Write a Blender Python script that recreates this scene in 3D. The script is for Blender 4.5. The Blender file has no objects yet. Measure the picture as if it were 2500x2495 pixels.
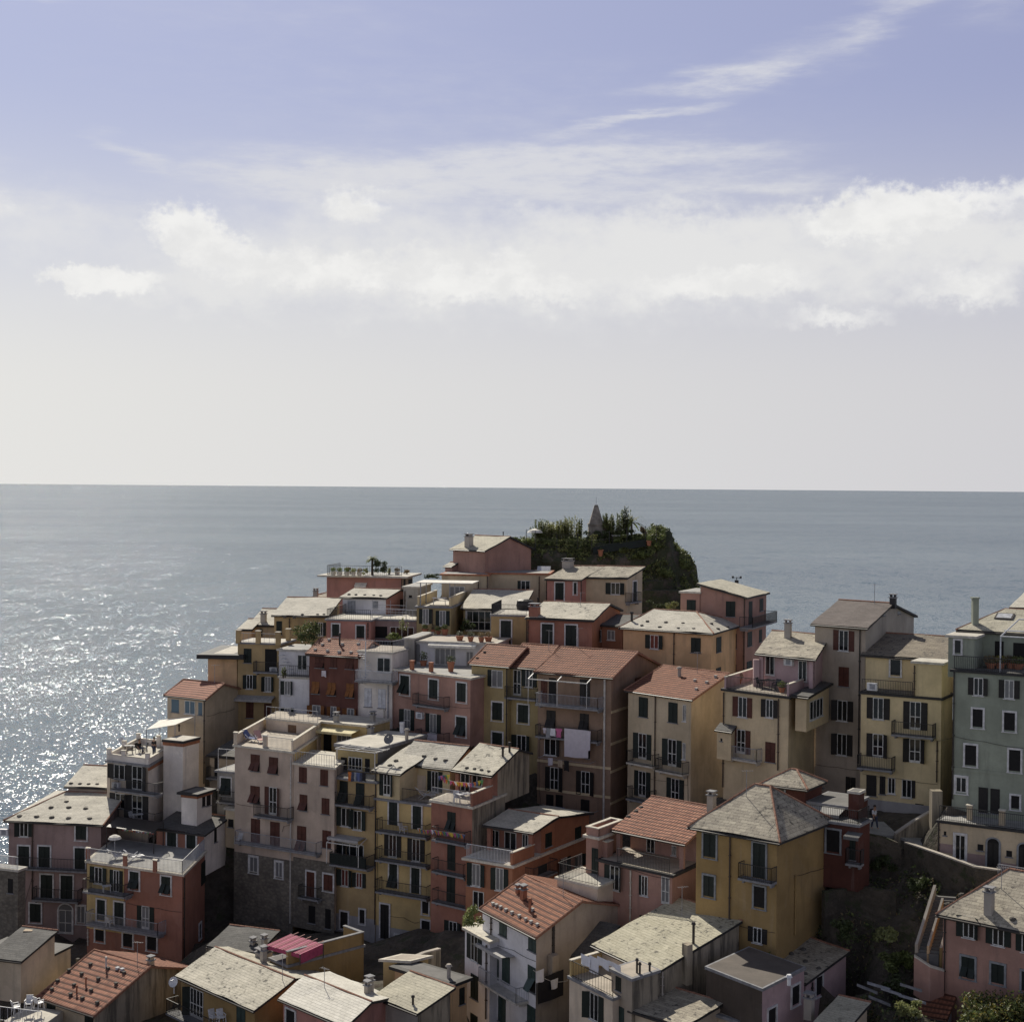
import bpy, math, random
from mathutils import Vector, Matrix
from mathutils import noise as mnoise
from mathutils.geometry import intersect_ray_tri
random.seed(7)
rnd = random.Random(11)
SC = bpy.context.scene
COL = SC.collection
R = math.radians

# ------------------------------------------------------------------ camera, sky, sun, exposure
FPX = 3570.0                                   # focal length in photo pixels (2500 wide)
CAMZ = 80.0
PITCH, ROLL = math.atan(57.2 / FPX), R(0.45)
fw = Vector((0, math.cos(PITCH), -math.sin(PITCH)))
u0 = Vector((0, math.sin(PITCH), math.cos(PITCH)))
cr = Vector((1, 0, 0)) * math.cos(ROLL) + u0 * math.sin(ROLL)
cu = Vector((-1, 0, 0)) * math.sin(ROLL) + u0 * math.cos(ROLL)
CAM = Vector((0, 0, CAMZ))
cam = bpy.data.cameras.new("camera")
cam.sensor_width = 36.0
cam.lens = 36.0 * FPX / 2500.0
cam.clip_start, cam.clip_end = 1.0, 400000.0
camo = bpy.data.objects.new("camera", cam)
COL.objects.link(camo)
m = Matrix((cr, cu, -fw)).transposed().to_4x4()
m.translation = CAM
camo.matrix_world = m
SC.camera = camo

SUN_AZ, SUN_EL = R(-19), R(40)                 # azimuth measured from the view direction, negative = left
SDIR = Vector((math.sin(SUN_AZ) * math.cos(SUN_EL), math.cos(SUN_AZ) * math.cos(SUN_EL), math.sin(SUN_EL)))
sun = bpy.data.lights.new("sun", 'SUN')
sun.energy, sun.angle, sun.color = 5.0, R(0.53), (1.0, 0.93, 0.80)
suno = bpy.data.objects.new("sun", sun)
COL.objects.link(suno)
suno.rotation_euler = SDIR.to_track_quat('Z', 'Y').to_euler()
suno.location = (-60, 150, 160)

SC.view_settings.view_transform = 'Standard'
SC.view_settings.look = 'None'
SC.view_settings.exposure = 0.0
SC.view_settings.gamma = 1.0
SC.view_settings.use_curve_mapping = False
SC.render.engine = 'CYCLES'


class NT:
    """tiny node-tree helper"""
    def __init__(s, tree):
        s.t = tree
        s.n, s.l = tree.nodes, tree.links

    def new(s, kind, **kw):
        nd = s.n.new(kind)
        ins = kw.pop('ins', None)
        for k, v in kw.items():
            setattr(nd, k, v)
        if ins:
            for k, v in ins.items():
                s.put(nd.inputs[k], v)
        return nd

    def put(s, sock, v):
        if isinstance(v, bpy.types.NodeSocket):
            s.l.new(v, sock)
        else:
            sock.default_value = v

    def math(s, op, a, b=0.0, c=None, clamp=False):
        nd = s.n.new('ShaderNodeMath')
        nd.operation = op
        nd.use_clamp = clamp
        s.put(nd.inputs[0], a)
        s.put(nd.inputs[1], b)
        if c is not None:
            s.put(nd.inputs[2], c)
        return nd.outputs[0]

    def vmath(s, op, a, b=None):
        nd = s.n.new('ShaderNodeVectorMath')
        nd.operation = op
        s.put(nd.inputs[0], a)
        if b is not None:
            s.put(nd.inputs[1], b)
        return nd.outputs['Value'] if op in ('LENGTH', 'DOT_PRODUCT') else nd.outputs[0]

    def mapr(s, v, a, b, c=0.0, d=1.0, kind='SMOOTHSTEP'):
        nd = s.n.new('ShaderNodeMapRange')
        nd.interpolation_type = kind
        for i, x in enumerate((v, a, b, c, d)):
            s.put(nd.inputs[i], x)
        return nd.outputs[0]

    def mix(s, f, a, b, blend='MIX'):
        nd = s.n.new('ShaderNodeMix')
        nd.data_type = 'RGBA'
        nd.blend_type = blend
        s.put(nd.inputs[0], f)
        s.put(nd.inputs[6], a)
        s.put(nd.inputs[7], b)
        return nd.outputs[2]

    def noise(s, vec, scale, detail=3.0, rough=0.55, out='Fac', dist=0.0):
        nd = s.n.new('ShaderNodeTexNoise')
        s.put(nd.inputs['Vector'], vec)
        nd.inputs['Scale'].default_value = scale
        nd.inputs['Detail'].default_value = detail
        nd.inputs['Roughness'].default_value = rough
        nd.inputs['Distortion'].default_value = dist
        return nd.outputs[out]


def c4(c):
    return (c[0], c[1], c[2], 1.0)


world = bpy.data.worlds.new("World")
SC.world = world
world.use_nodes = True
W = NT(world.node_tree)
W.n.clear()
wout = W.new('ShaderNodeOutputWorld')
bg = W.new('ShaderNodeBackground')
bg.inputs['Strength'].default_value = 0.105
sky = W.new('ShaderNodeTexSky', sky_type='NISHITA', sun_disc=False, sun_elevation=SUN_EL, sun_rotation=SUN_AZ,
            altitude=80.0, air_density=1.0, dust_density=0.6, ozone_density=2.2)
tc = W.new('ShaderNodeTexCoord')
sep = W.new('ShaderNodeSeparateXYZ')
W.put(sep.inputs[0], tc.outputs['Generated'])
azd = W.math('MULTIPLY', W.math('ARCTAN2', sep.outputs[0], sep.outputs[1]), 57.29578)
eld = W.math('MULTIPLY', W.math('ARCSINE', sep.outputs[2]), 57.29578)
comb = W.new('ShaderNodeCombineXYZ', ins={0: azd, 1: eld})
P0 = comb.outputs[0]
# domain warp for ragged cloud edges
n1 = W.noise(W.vmath('MULTIPLY', P0, (0.8, 1.3, 1)), 0.55, 6.0, 0.5, 'Color')
n2 = W.noise(W.vmath('MULTIPLY', P0, (1, 1.2, 1)), 1.7, 5.0, 0.6, 'Color')
warp = W.vmath('ADD', W.vmath('MULTIPLY', W.vmath('SUBTRACT', n1, (0.5, 0.5, 0.5)), (4.2, 2.6, 0)),
               W.vmath('MULTIPLY', W.vmath('SUBTRACT', n2, (0.5, 0.5, 0.5)), (1.6, 1.3, 0)))
P1 = W.vmath('ADD', P0, warp)
nst = W.noise(W.vmath('MULTIPLY', P0, (0.35, 2.4, 1)), 0.5, 6.0, 0.6, 'Color')
P2 = W.vmath('ADD', P0, W.vmath('MULTIPLY', W.vmath('SUBTRACT', nst, (0.5, 0.5, 0.5)), (5.0, 1.6, 0)))
KD = 1.294 / FPX * 57.29578


def sky_blob(P, cx, cy, rx, ry, w, rot=0.0):
    a, e = (cx - 966) * KD, (919.5 + (cx - 966) * 0.0079 - cy) * KD
    d = W.vmath('SUBTRACT', P, (a, e, 0))
    if rot:
        vr = W.new('ShaderNodeVectorRotate', rotation_type='Z_AXIS')
        W.put(vr.inputs['Vector'], d)
        vr.inputs['Angle'].default_value = rot
        d = vr.outputs[0]
    ln = W.vmath('LENGTH', W.vmath('MULTIPLY', d, (1 / (rx * KD), 1 / (ry * KD), 0)))
    return W.mapr(ln, 1.0, 0.0, 0.0, w)


n3 = W.noise(W.vmath('MULTIPLY', P0, (1, 1.4, 1)), 0.8, 7.0, 0.55)
n5 = W.noise(W.vmath('MULTIPLY', P1, (.8, 1.5, 1)), 0.34, 4.0, 0.5)
n6 = W.noise(W.vmath('MULTIPLY', P0, (1, 1.2, 1)), 3.6, 5.0, 0.62, 'Color')
# puffy cumulus heads
P3 = W.vmath('ADD', P0, W.vmath('ADD', W.vmath('MULTIPLY', W.vmath('SUBTRACT', n1, (.5, .5, .5)), (2.0, 1.4, 0)),
                                W.vmath('ADD', W.vmath('MULTIPLY', W.vmath('SUBTRACT', n2, (.5, .5, .5)), (1.5, 1.2, 0)),
                                        W.vmath('MULTIPLY', W.vmath('SUBTRACT', n6, (.5, .5, .5)), (.55, .5, 0)))))


def blob_sum(P, items):
    tot = None
    for b in items:
        v = sky_blob(P, *b)
        tot = v if tot is None else W.math('ADD', tot, v)
    return tot


puff = blob_sum(P3, ((355, 445, 105, 70, 1), (430, 490, 140, 65, .95), (560, 525, 150, 55, .85), (225, 550, 155, 42, .9), (150, 545, 80, 30, .7), (665, 400, 105, 62, .75), (690, 520, 90, 60, .8), (790, 515, 90, 70, .95),
                     (870, 540, 110, 60, .8), (965, 520, 90, 68, .9), (1060, 555, 110, 48, .8), (1640, 430, 160, 82, 1), (1760, 420, 120, 66, .8), (1890, 400, 130, 50, .6), (1540, 440, 110, 50, .5), (1300, 545, 230, 46, .6),
                     (1440, 540, 160, 50, .6), (1560, 610, 190, 38, .55), (1790, 560, 200, 52, .6), (20, 430, 80, 60, .5), (1000, 410, 120, 40, .35)))
cum = W.mapr(puff, 0.10, 0.72, 0.0, 0.95)
# soft bank the puffs grow out of
bank = blob_sum(P1, ((560, 500, 560, 130, .55), (1100, 490, 520, 120, .65), (1600, 490, 560, 140, .65), (1000, 560, 1100, 110, .40), (700, 400, 380, 90, .35), (1250, 430, 420, 70, .35), (80, 450, 300, 110, .4), (1900, 480, 300, 130, .45), (300, 570, 380, 70, .3)))
bank = W.math('MULTIPLY', bank, W.mapr(n3, 0.25, 0.75, 0.7, 1.2, 'LINEAR'))
bankm = W.mapr(bank, 0.0, 0.78, 0.0, 0.94)
cir = None
for b in ((760, 350, 520, 80, .6), (1150, 312, 560, 50, .6), (1180, 245, 230, 20, .6, -0.19), (1500, 140, 350, 55, .30, -0.28), (1660, 65, 200, 80, .34, -0.8), (1350, 175, 260, 26, .35, -0.1),
          (1850, 60, 160, 100, .34), (200, 425, 300, 50, .4), (250, 320, 120, 34, .45, .4), (1450, 370, 240, 40, .5), (1150, 370, 360, 50, .4),
          (1100, 400, 1100, 110, .32), (500, 350, 420, 80, .4), (0, 400, 160, 110, .4), (60, 66, 130, 14, .3), (800, 170, 1300, 130, .20), (500, 60, 700, 80, .2), (1000, 280, 1300, 110, .2)):
    v = sky_blob(P2, *b)
    cir = v if cir is None else W.math('ADD', cir, v)
n4 = W.noise(W.vmath('MULTIPLY', P0, (0.4, 1.6, 1)), 1.1, 7.0, 0.65)
cir = W.math('MULTIPLY', cir, W.mapr(n4, 0.25, 0.75, 0.35, 1.3, 'LINEAR'))
cirm = W.mapr(cir, 0.02, 0.85, 0.0, 0.85)
SKYK = 1 / 0.105


def sk(r, g, b):
    return (r * SKYK, g * SKYK, b * SKYK, 1)


haze = W.mapr(eld, 3.0, 16.0, 0.97, 0.0)
high = W.mapr(eld, 18.0, 36.0, 0.0, 1.0)
base = W.mix(high, sk(.405, .425, .62), sk(.150, .158, .190))
skc = W.mix(0.84, sky.outputs[0], base)
azf = W.mapr(azd, -24.0, 24.0, 1.08, 0.84, 'LINEAR')
skc = W.mix(haze, skc, sk(.745, .738, .725))
azc = W.new('ShaderNodeCombineColor', ins={0: azf, 1: azf, 2: W.math('MULTIPLY_ADD', azf, .7, .3)})
skc = W.mix(1.0, skc, azc.outputs[0], 'MULTIPLY')
skc = W.mix(cirm, skc, sk(.71, .715, .745))
skc = W.mix(bankm, skc, sk(.785, .783, .778))
ctop = W.mapr(W.math('ADD', W.math('MULTIPLY', n5, .55), W.math('MULTIPLY', n3, .45)), 0.38, 0.62, 0.0, 1.0)
skc = W.mix(cum, skc, W.mix(ctop, sk(.79, .788, .784), sk(.89, .885, .868)))
W.put(bg.inputs['Color'], skc)
W.put(wout.inputs[0], bg.outputs[0])


# ------------------------------------------------------------------ pixel helpers
def ray(u, v):
    d = fw + cr * ((u - 1250) / FPX) + cu * ((1247.5 - v) / FPX)
    return d / d.y


def at(u, v, D):
    return CAM + ray(u, v) * D


def px(Z, x, y):
    return (Z[0] + x / Z[2], Z[1] + y / Z[2])


Z1 = (700, 1200, 3.22)
Z2 = (1200, 1200, 2.76)
Z3 = (1700, 1350, 2.415)
Z4 = (350, 1500, 3.22)
Z5 = (0, 1750, 3.2133)
Z6 = (500, 1700, 2.9662)
Z7 = (1050, 1550, 2.76)
Z8 = (0, 2150, 2.1467)
Z9 = (850, 2050, 2.9723)
Z10 = (1350, 1850, 2.415)
Z11 = (2000, 1850, 2.99)
Z12 = (1200, 1200, 3.5127)


# ------------------------------------------------------------------ mesh building
class MB:
    def __init__(s):
        s.v, s.f, s.m, s.uv = [], [], [], []

    def poly(s, pts, mi=0, uv=None):
        i = len(s.v)
        s.v += [tuple(p) for p in pts]
        s.f.append(tuple(range(i, i + len(pts))))
        s.m.append(mi)
        s.uv.append(uv)

    def obox(s, o, ax, ay, az, mi=0):
        """box from a corner o and three edge vectors"""
        p = [o, o + ax, o + ax + ay, o + ay]
        q = [a + az for a in p]
        flip = ax.cross(ay).dot(az) < 0
        fs = [p[::-1], q] + [[p[k], p[(k + 1) % 4], q[(k + 1) % 4], q[k]] for k in range(4)]
        for f in fs:
            s.poly(f[::-1] if flip else f, mi)

    def box(s, c, sx, sy, sz, mi=0, ux=Vector((1, 0, 0)), uy=Vector((0, 1, 0)), uz=Vector((0, 0, 1))):
        """box standing on c"""
        s.obox(c - ux * sx / 2 - uy * sy / 2, ux * sx, uy * sy, uz * sz, mi)

    def bar(s, a, b, r, n=4, mi=0, r2=None):
        d = b - a
        if d.length < 1e-6:
            return
        d.normalize()
        t = d.cross(Vector((0, 0, 1)))
        if t.length < 1e-3:
            t = d.cross(Vector((1, 0, 0)))
        t.normalize()
        w = d.cross(t)
        r2 = r if r2 is None else r2
        ra, rb = [], []
        for k in range(n):
            an = 2 * math.pi * (k + 0.5) / n
            o = t * math.cos(an) + w * math.sin(an)
            ra.append(a + o * r)
            rb.append(b + o * r2)
        for k in range(n):
            s.poly([ra[k], ra[(k + 1) % n], rb[(k + 1) % n], rb[k]], mi)
        s.poly(ra[::-1], mi)
        s.poly(rb, mi)

    def lathe(s, c, prof, n=10, mi=0):
        rings = []
        for r_, z in prof:
            rings.append([c + Vector((r_ * math.cos(2 * math.pi * k / n), r_ * math.sin(2 * math.pi * k / n), z)) for k in range(n)])
        for a, b in zip(rings, rings[1:]):
            for k in range(n):
                s.poly([a[k], a[(k + 1) % n], b[(k + 1) % n], b[k]], mi)
        s.poly(rings[0][::-1], mi)
        s.poly(rings[-1], mi)

    def leaf(s, p, size, mi=0, up=0.3):
        n = Vector((rnd.gauss(0, 1), rnd.gauss(0, 1), rnd.gauss(up, 1)))
        n.normalize()
        t = n.cross(Vector((rnd.gauss(0, 1), rnd.gauss(0, 1), rnd.gauss(0, 1))))
        if t.length < 1e-3:
            return
        t.normalize()
        b = n.cross(t)
        l, w = size * rnd.uniform(.7, 1.3), size * rnd.uniform(.35, .6)
        s.poly([p - t * l, p + b * w, p + t * l, p - b * w], mi)

    def build(s, name, mats, parent=None, off=None, smooth=False):
        me = bpy.data.meshes.new(name)
        vv = s.v if off is None else [(a - off.x, b - off.y, c - off.z) for a, b, c in s.v]
        me.from_pydata(vv, [], s.f)
        if not isinstance(mats, (list, tuple)):
            mats = [mats]
        for mt in mats:
            me.materials.append(M(mt) if isinstance(mt, str) else mt)
        if len(mats) > 1:
            me.polygons.foreach_set('material_index', s.m)
        if any(u is not None for u in s.uv):
            ul = me.uv_layers.new(name='uv')
            k = 0
            for f, u in zip(s.f, s.uv):
                for j in range(len(f)):
                    if u is not None:
                        ul.data[k].uv = u[j]
                    k += 1
        if smooth:
            me.polygons.foreach_set('use_smooth', [True] * len(s.f))
        me.update()
        o = bpy.data.objects.new(name, me)
        COL.objects.link(o)
        if parent is not None:
            o.parent = parent
        elif off is not None:
            o.location = off
        return o


def tag(o, label, cat, group=None, kind=None):
    if label:
        o['label'] = label
    if cat:
        o['category'] = cat
    if group:
        o['group'] = group
    if kind:
        o['kind'] = kind
    return o


def thing(name, label, cat, loc, group=None):
    o = bpy.data.objects.new(name, None)
    o.empty_display_size = 0.3
    COL.objects.link(o)
    o.location = loc
    return tag(o, label, cat, group)


# ------------------------------------------------------------------ materials
MATS = {}
PAL = dict(cream=(.68, .59, .48), beige=(.56, .48, .37), sand=(.54, .46, .33), ochre=(.44, .33, .17), olive=(.40, .325, .165), yellow=(.56, .43, .20),
           mustard=(.345, .24, .10), paleyellow=(.66, .56, .34), buff=(.62, .52, .34), pink=(.47, .235, .20), rose=(.40, .24, .20), salmon=(.35, .165, .12),
           orange=(.37, .17, .10), darkred=(.15, .066, .054), brick=(.36, .165, .13), brown=(.27, .19, .14), taupe=(.42, .37, .31), green=(.30, .345, .29),
           white=(.76, .73, .70), bluewhite=(.70, .72, .78), lilac=(.47, .345, .37), mauve=(.33, .245, .24), grey=(.36, .355, .34), darkgrey=(.17, .17, .17),
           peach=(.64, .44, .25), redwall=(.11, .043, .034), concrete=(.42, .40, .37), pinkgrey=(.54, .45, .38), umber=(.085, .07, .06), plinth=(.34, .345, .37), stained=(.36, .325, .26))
for k_, c_ in PAL.items():
    g_ = .3 * c_[0] + .55 * c_[1] + .15 * c_[2]
    PAL[k_] = tuple((g_ + (x - g_) * .92) * 1.01 * w_ for x, w_ in zip(c_, (1.03, .98, .92)))


def M(name):
    if name in MATS:
        return MATS[name]
    mt = bpy.data.materials.new(name)
    mt.use_nodes = True
    N = NT(mt.node_tree)
    bs = N.n['Principled BSDF']
    MATS[name] = mt
    geo = N.new('ShaderNodeNewGeometry')
    pos = geo.outputs['Position']

    def bump(h, strength, dist):
        bp = N.new('ShaderNodeBump', ins={'Strength': strength, 'Distance': dist, 'Height': h})
        N.put(bs.inputs['Normal'], bp.outputs[0])
    if name in PAL:
        c = PAL[name]
        a = N.noise(pos, 0.35, 4, .6)
        b = N.noise(N.vmath('MULTIPLY', pos, (1.6, 1.6, .22)), 1.0, 5, .65)
        d = N.noise(pos, 7.0, 4, .7)
        col = N.mix(N.mapr(a, .3, .72), c4([x * .78 for x in c]), c4([min(1, x * 1.14) for x in c]))
        g = sum(c) / 3
        col = N.mix(N.mapr(b, .50, .74, 0, .42), col, c4([x * .30 + g * .14 for x in c]))
        vp = N.new('ShaderNodeTexVoronoi', feature='F1', ins={'Vector': N.vmath('ADD', pos, N.vmath('MULTIPLY', N.noise(pos, 1.8, 4, .6, 'Color'), (.9, .9, .9))), 'Scale': .55})
        sv = N.new('ShaderNodeSeparateColor', ins={0: vp.outputs['Color']})
        col = N.mix(N.mapr(sv.outputs[0], .82, .87, 0, .2, 'LINEAR'), col, c4([x * .72 + .07 for x in c]))
        col = N.mix(N.mapr(sv.outputs[1], .88, .93, 0, .16, 'LINEAR'), col, c4([x * .5 for x in c]))
        col = N.mix(N.mapr(b, .42, .2, 0, .22), col, c4([x * .6 + .28 for x in c]))
        if name == 'stained':
            col = N.mix(N.mapr(N.noise(N.vmath('MULTIPLY', pos, (1.1, 1.1, .12)), 1.3, 5, .7), .44, .62, 0, .85), col, (.085, .078, .065, 1))
        col = N.mix(N.mapr(d, .3, .7, 0, .22), col, c4([x * .66 for x in c]))
        N.put(bs.inputs['Base Color'], col)
        bs.inputs['Roughness'].default_value = .9
        bs.inputs['Specular IOR Level'].default_value = .2
        bump(d, .25, .02)
    elif name == 'stone' or name == 'weathered':
        v = N.new('ShaderNodeTexVoronoi', feature='F1')
        N.put(v.inputs['Vector'], N.vmath('MULTIPLY', pos, (1, 1, 1.5)))
        v.inputs['Scale'].default_value = 3.3
        a = N.noise(pos, .5, 5, .65)
        b = N.noise(N.vmath('MULTIPLY', pos, (1.5, 1.5, .25)), 1.0, 5, .65)
        k = 1.0 if name == 'stone' else 1.05
        col = N.mix(N.mapr(a, .3, .7), (.10 * k, .09 * k, .075 * k, 1), (.22 * k, .195 * k, .16 * k, 1))
        col = N.mix(.35, col, N.mix(N.math('MULTIPLY', v.outputs['Color'], 1.0), (.08, .072, .06, 1), (.32, .285, .23, 1)))
        col = N.mix(N.mapr(v.outputs['Distance'], .42, .62, 0, .35), col, (.07, .063, .055, 1))
        col = N.mix(N.mapr(b, .5, .75, 0, .6), col, (.075, .07, .062, 1))
        N.put(bs.inputs['Base Color'], col)
        bs.inputs['Roughness'].default_value = .95
        bump(v.outputs['Distance'], .35, -.06)
    elif name.startswith('slate') or name.startswith('tile'):
        uv = N.new('ShaderNodeUVMap').outputs[0]
        tile = name.startswith('tile')
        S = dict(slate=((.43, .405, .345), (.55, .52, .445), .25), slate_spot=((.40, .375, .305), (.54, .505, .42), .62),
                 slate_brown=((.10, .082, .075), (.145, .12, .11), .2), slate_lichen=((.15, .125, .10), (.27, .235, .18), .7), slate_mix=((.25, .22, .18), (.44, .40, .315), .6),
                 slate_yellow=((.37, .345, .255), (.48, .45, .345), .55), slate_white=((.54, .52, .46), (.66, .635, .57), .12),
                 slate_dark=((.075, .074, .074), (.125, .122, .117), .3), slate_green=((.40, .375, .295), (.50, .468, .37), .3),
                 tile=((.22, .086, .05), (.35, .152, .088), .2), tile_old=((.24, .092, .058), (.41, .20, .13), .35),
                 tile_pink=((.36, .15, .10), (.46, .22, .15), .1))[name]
        br = N.new('ShaderNodeTexBrick', ins={'Vector': uv, 'Color1': c4(S[0]), 'Color2': c4(S[1]), 'Mortar': c4([x * .45 for x in S[0]]),
                                               'Scale': 1.0, 'Mortar Size': .012 if not tile else .02, 'Mortar Smooth': .3, 'Bias': 0.0,
                                               'Brick Width': .5 if not tile else .25, 'Row Height': .27 if not tile else .5})
        a = N.noise(pos, .6, 5, .65)
        b = N.noise(pos, 2.6, 4, .7)
        d = N.noise(pos, 9.0, 3, .6)
        col = N.mix(N.mapr(a, .3, .7, 0, .45), br.outputs[0], c4([x * .62 for x in S[0]]))
        col = N.mix(N.mapr(d, .35, .65, 0, .3), col, c4([min(1, x * 1.3) for x in S[1]]))
        spot = N.math('MULTIPLY', N.mapr(b, .54, .62), N.mapr(a, .42, .56))
        col = N.mix(N.math('MULTIPLY', spot, S[2] * 1.5, clamp=True), col, (.062, .058, .052, 1))
        sx = N.new('ShaderNodeSeparateXYZ', ins={0: uv})
        rowh = .5 if tile else .27
        fr = N.math('FRACT', N.math('DIVIDE', sx.outputs[1], rowh))
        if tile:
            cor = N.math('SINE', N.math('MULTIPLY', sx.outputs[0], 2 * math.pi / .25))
            col = N.mix(N.mapr(cor, .2, -1, 0, .45, 'LINEAR'), col, c4([x * .5 for x in S[0]]))  # groove shade of the corrugation painted into the colour
            col = N.mix(N.mapr(fr, .5, .2, 0, .92, 'LINEAR'), col, (.06, .025, .019, 1))  # shade under each tile row painted in as a dark band
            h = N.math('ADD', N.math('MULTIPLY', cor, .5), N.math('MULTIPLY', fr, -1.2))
            bump(h, .6, .05)
        else:
            col = N.mix(N.mapr(fr, .14, .0, 0, .35, 'LINEAR'), col, (.12, .11, .10, 1))
            h = N.math('ADD', N.math('MULTIPLY', fr, -1.0), N.math('MULTIPLY', d, .7))
            bump(h, .5, .03)
        N.put(bs.inputs['Base Color'], col)
        bs.inputs['Roughness'].default_value = .85
        bs.inputs['Specular IOR Level'].default_value = .3
    elif name in ('deck', 'deck_pale', 'deck_dark', 'deck_grey', 'deck_brown'):
        c = dict(deck=(.45, .395, .325), deck_pale=(.58, .545, .47), deck_dark=(.16, .155, .15), deck_grey=(.36, .355, .34), deck_brown=(.12, .10, .085))[name]
        a = N.noise(pos, .8, 5, .65)
        b = N.noise(pos, 5.0, 4, .65)
        col = N.mix(N.mapr(a, .3, .7), c4([x * .7 for x in c]), c4(c))
        col = N.mix(N.mapr(b, .45, .75, 0, .4), col, c4([x * .55 for x in c]))
        N.put(bs.inputs['Base Color'], col)
        bs.inputs['Roughness'].default_value = .85
        bump(b, .2, .02)
    elif name.startswith('glass'):
        N.put(bs.inputs['Base Color'], dict(glass=(.012, .014, .016, 1), glass_curtain=(.16, .16, .165, 1), glass_blue=(.10, .15, .19, 1), glass_red=(.13, .04, .035, 1))[name])
        bs.inputs['Roughness'].default_value = .08 if name != 'glass_curtain' else .3
    elif name.startswith('leaf'):
        c = dict(leaf=(.12, .15, .048), leaf_dark=(.055, .074, .029), leaf_pale=(.22, .24, .10), leaf_yellow=(.16, .14, .035), leaf_dry=(.19, .15, .085), leaf_grey=(.10, .11, .075))[name]
        ob = N.new('ShaderNodeNewGeometry')
        a = N.noise(pos, 1.4, 4, .6)
        col = N.mix(N.mapr(a, .3, .7), c4([x * .5 for x in c]), c4([x * 1.6 for x in c]))
        col = N.mix(N.mapr(N.noise(pos, 14.0, 2, .6), .5, .7, 0, .5), col, c4([c[0] * 1.9, c[1] * 1.5, c[2]]))
        N.put(bs.inputs['Base Color'], col)
        bs.inputs['Roughness'].default_value = .6
        bs.inputs['Subsurface Weight'].default_value = 0.0
        tr = N.new('ShaderNodeBsdfTranslucent', ins={'Color': col})
        mx = N.new('ShaderNodeMixShader', ins={0: .3, 1: bs.outputs[0], 2: tr.outputs[0]})
        N.put(N.n['Material Output'].inputs[0], mx.outputs[0])
    elif name == 'rock' or name == 'earth':
        a = N.noise(pos, .35, 6, .65)
        b = N.noise(pos, 2.2, 6, .7)
        v = N.new('ShaderNodeTexVoronoi', feature='DISTANCE_TO_EDGE', ins={'Vector': N.vmath('ADD', pos, N.vmath('MULTIPLY', N.noise(pos, 1.2, 4, .6, 'Color'), (1.2, 1.2, 1.2))), 'Scale': .8})
        col = N.mix(N.mapr(a, .35, .65), (.045, .039, .031, 1), (.12, .10, .078, 1))
        col = N.mix(N.mapr(b, .48, .72, 0, .6), col, (.125, .108, .085, 1))
        col = N.mix(N.mapr(N.noise(pos, .9, 5, .7), *((.40, .53) if name == 'rock' else (.54, .64)), 0, .8), col, (.040, .052, .022, 1))
        N.put(bs.inputs['Base Color'], col)
        bs.inputs['Roughness'].default_value = .95
        bump(N.math('ADD', b, N.math('MULTIPLY', v.outputs[0], .6)), .9, .35)
    elif name == 'sea':
        tcn = N.new('ShaderNodeTexCoord').outputs['Object']
        def slope(sc, k, st=(1, .5, 1), det=2):
            q = N.noise(N.vmath('MULTIPLY', tcn, st), sc, det, .5, 'Color')
            return N.vmath('MULTIPLY', N.vmath('SUBTRACT', q, (.5, .5, .5)), (k, k, 0))
        sl = N.vmath('ADD', slope(.05, .30), N.vmath('ADD', slope(.40, .50), slope(2.1, 1.45, (1, .6, 1), 3)))
        calm = N.mapr(N.noise(N.vmath('MULTIPLY', tcn, (.30, 1.0, 1)), .0025, 4, .55), .35, .65, .9, 1.05)
        cc = N.new('ShaderNodeCombineXYZ', ins={0: calm, 1: calm, 2: 1.0})
        nrm = N.vmath('NORMALIZE', N.vmath('ADD', N.vmath('MULTIPLY', sl, cc.outputs[0]), (0, 0, 1)))
        big = N.noise(N.vmath('MULTIPLY', tcn, (.35, 1.0, 1)), .0016, 4, .55)
        mid = N.noise(N.vmath('MULTIPLY', tcn, (.5, 1.0, 1)), .02, 4, .6)
        col = N.mix(N.mapr(big, .38, .62), (.050, .084, .112, 1), (.088, .126, .150, 1))
        col = N.mix(N.mapr(mid, .4, .65, 0, .5), col, (.062, .104, .126, 1))
        foam = N.math('MULTIPLY', N.mapr(N.noise(N.vmath('MULTIPLY', tcn, (.45, 1, 1)), .22, 5, .7), .70, .76), .55)
        col = N.mix(foam, col, (.5, .53, .55, 1))
        body = N.new('ShaderNodeBsdfDiffuse', ins={'Color': col})
        gl = N.new('ShaderNodeBsdfGlossy', ins={'Color': (.97, .98, 1, 1), 'Roughness': .10, 'Normal': nrm})
        fr_ = N.new('ShaderNodeFresnel', ins={'IOR': 1.33, 'Normal': nrm})
        mx = N.new('ShaderNodeMixShader', ins={0: N.math('MULTIPLY_ADD', fr_.outputs[0], .60, .02), 1: body.outputs[0], 2: gl.outputs[0]})
        N.put(N.n['Material Output'].inputs[0], mx.outputs[0])
    elif name == 'pyramid':
        a = N.noise(pos, 1.5, 5, .65)
        b = N.noise(N.vmath('MULTIPLY', pos, (3, 3, .6)), 1.5, 4, .6)
        col = N.mix(N.mapr(a, .3, .7), (.15, .135, .115, 1), (.33, .30, .26, 1))
        col = N.mix(N.mapr(b, .5, .75, 0, .6), col, (.10, .09, .08, 1))
        N.put(bs.inputs['Base Color'], col)
        bs.inputs['Roughness'].default_value = .95
        bump(a, .5, .1)
    else:
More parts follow.
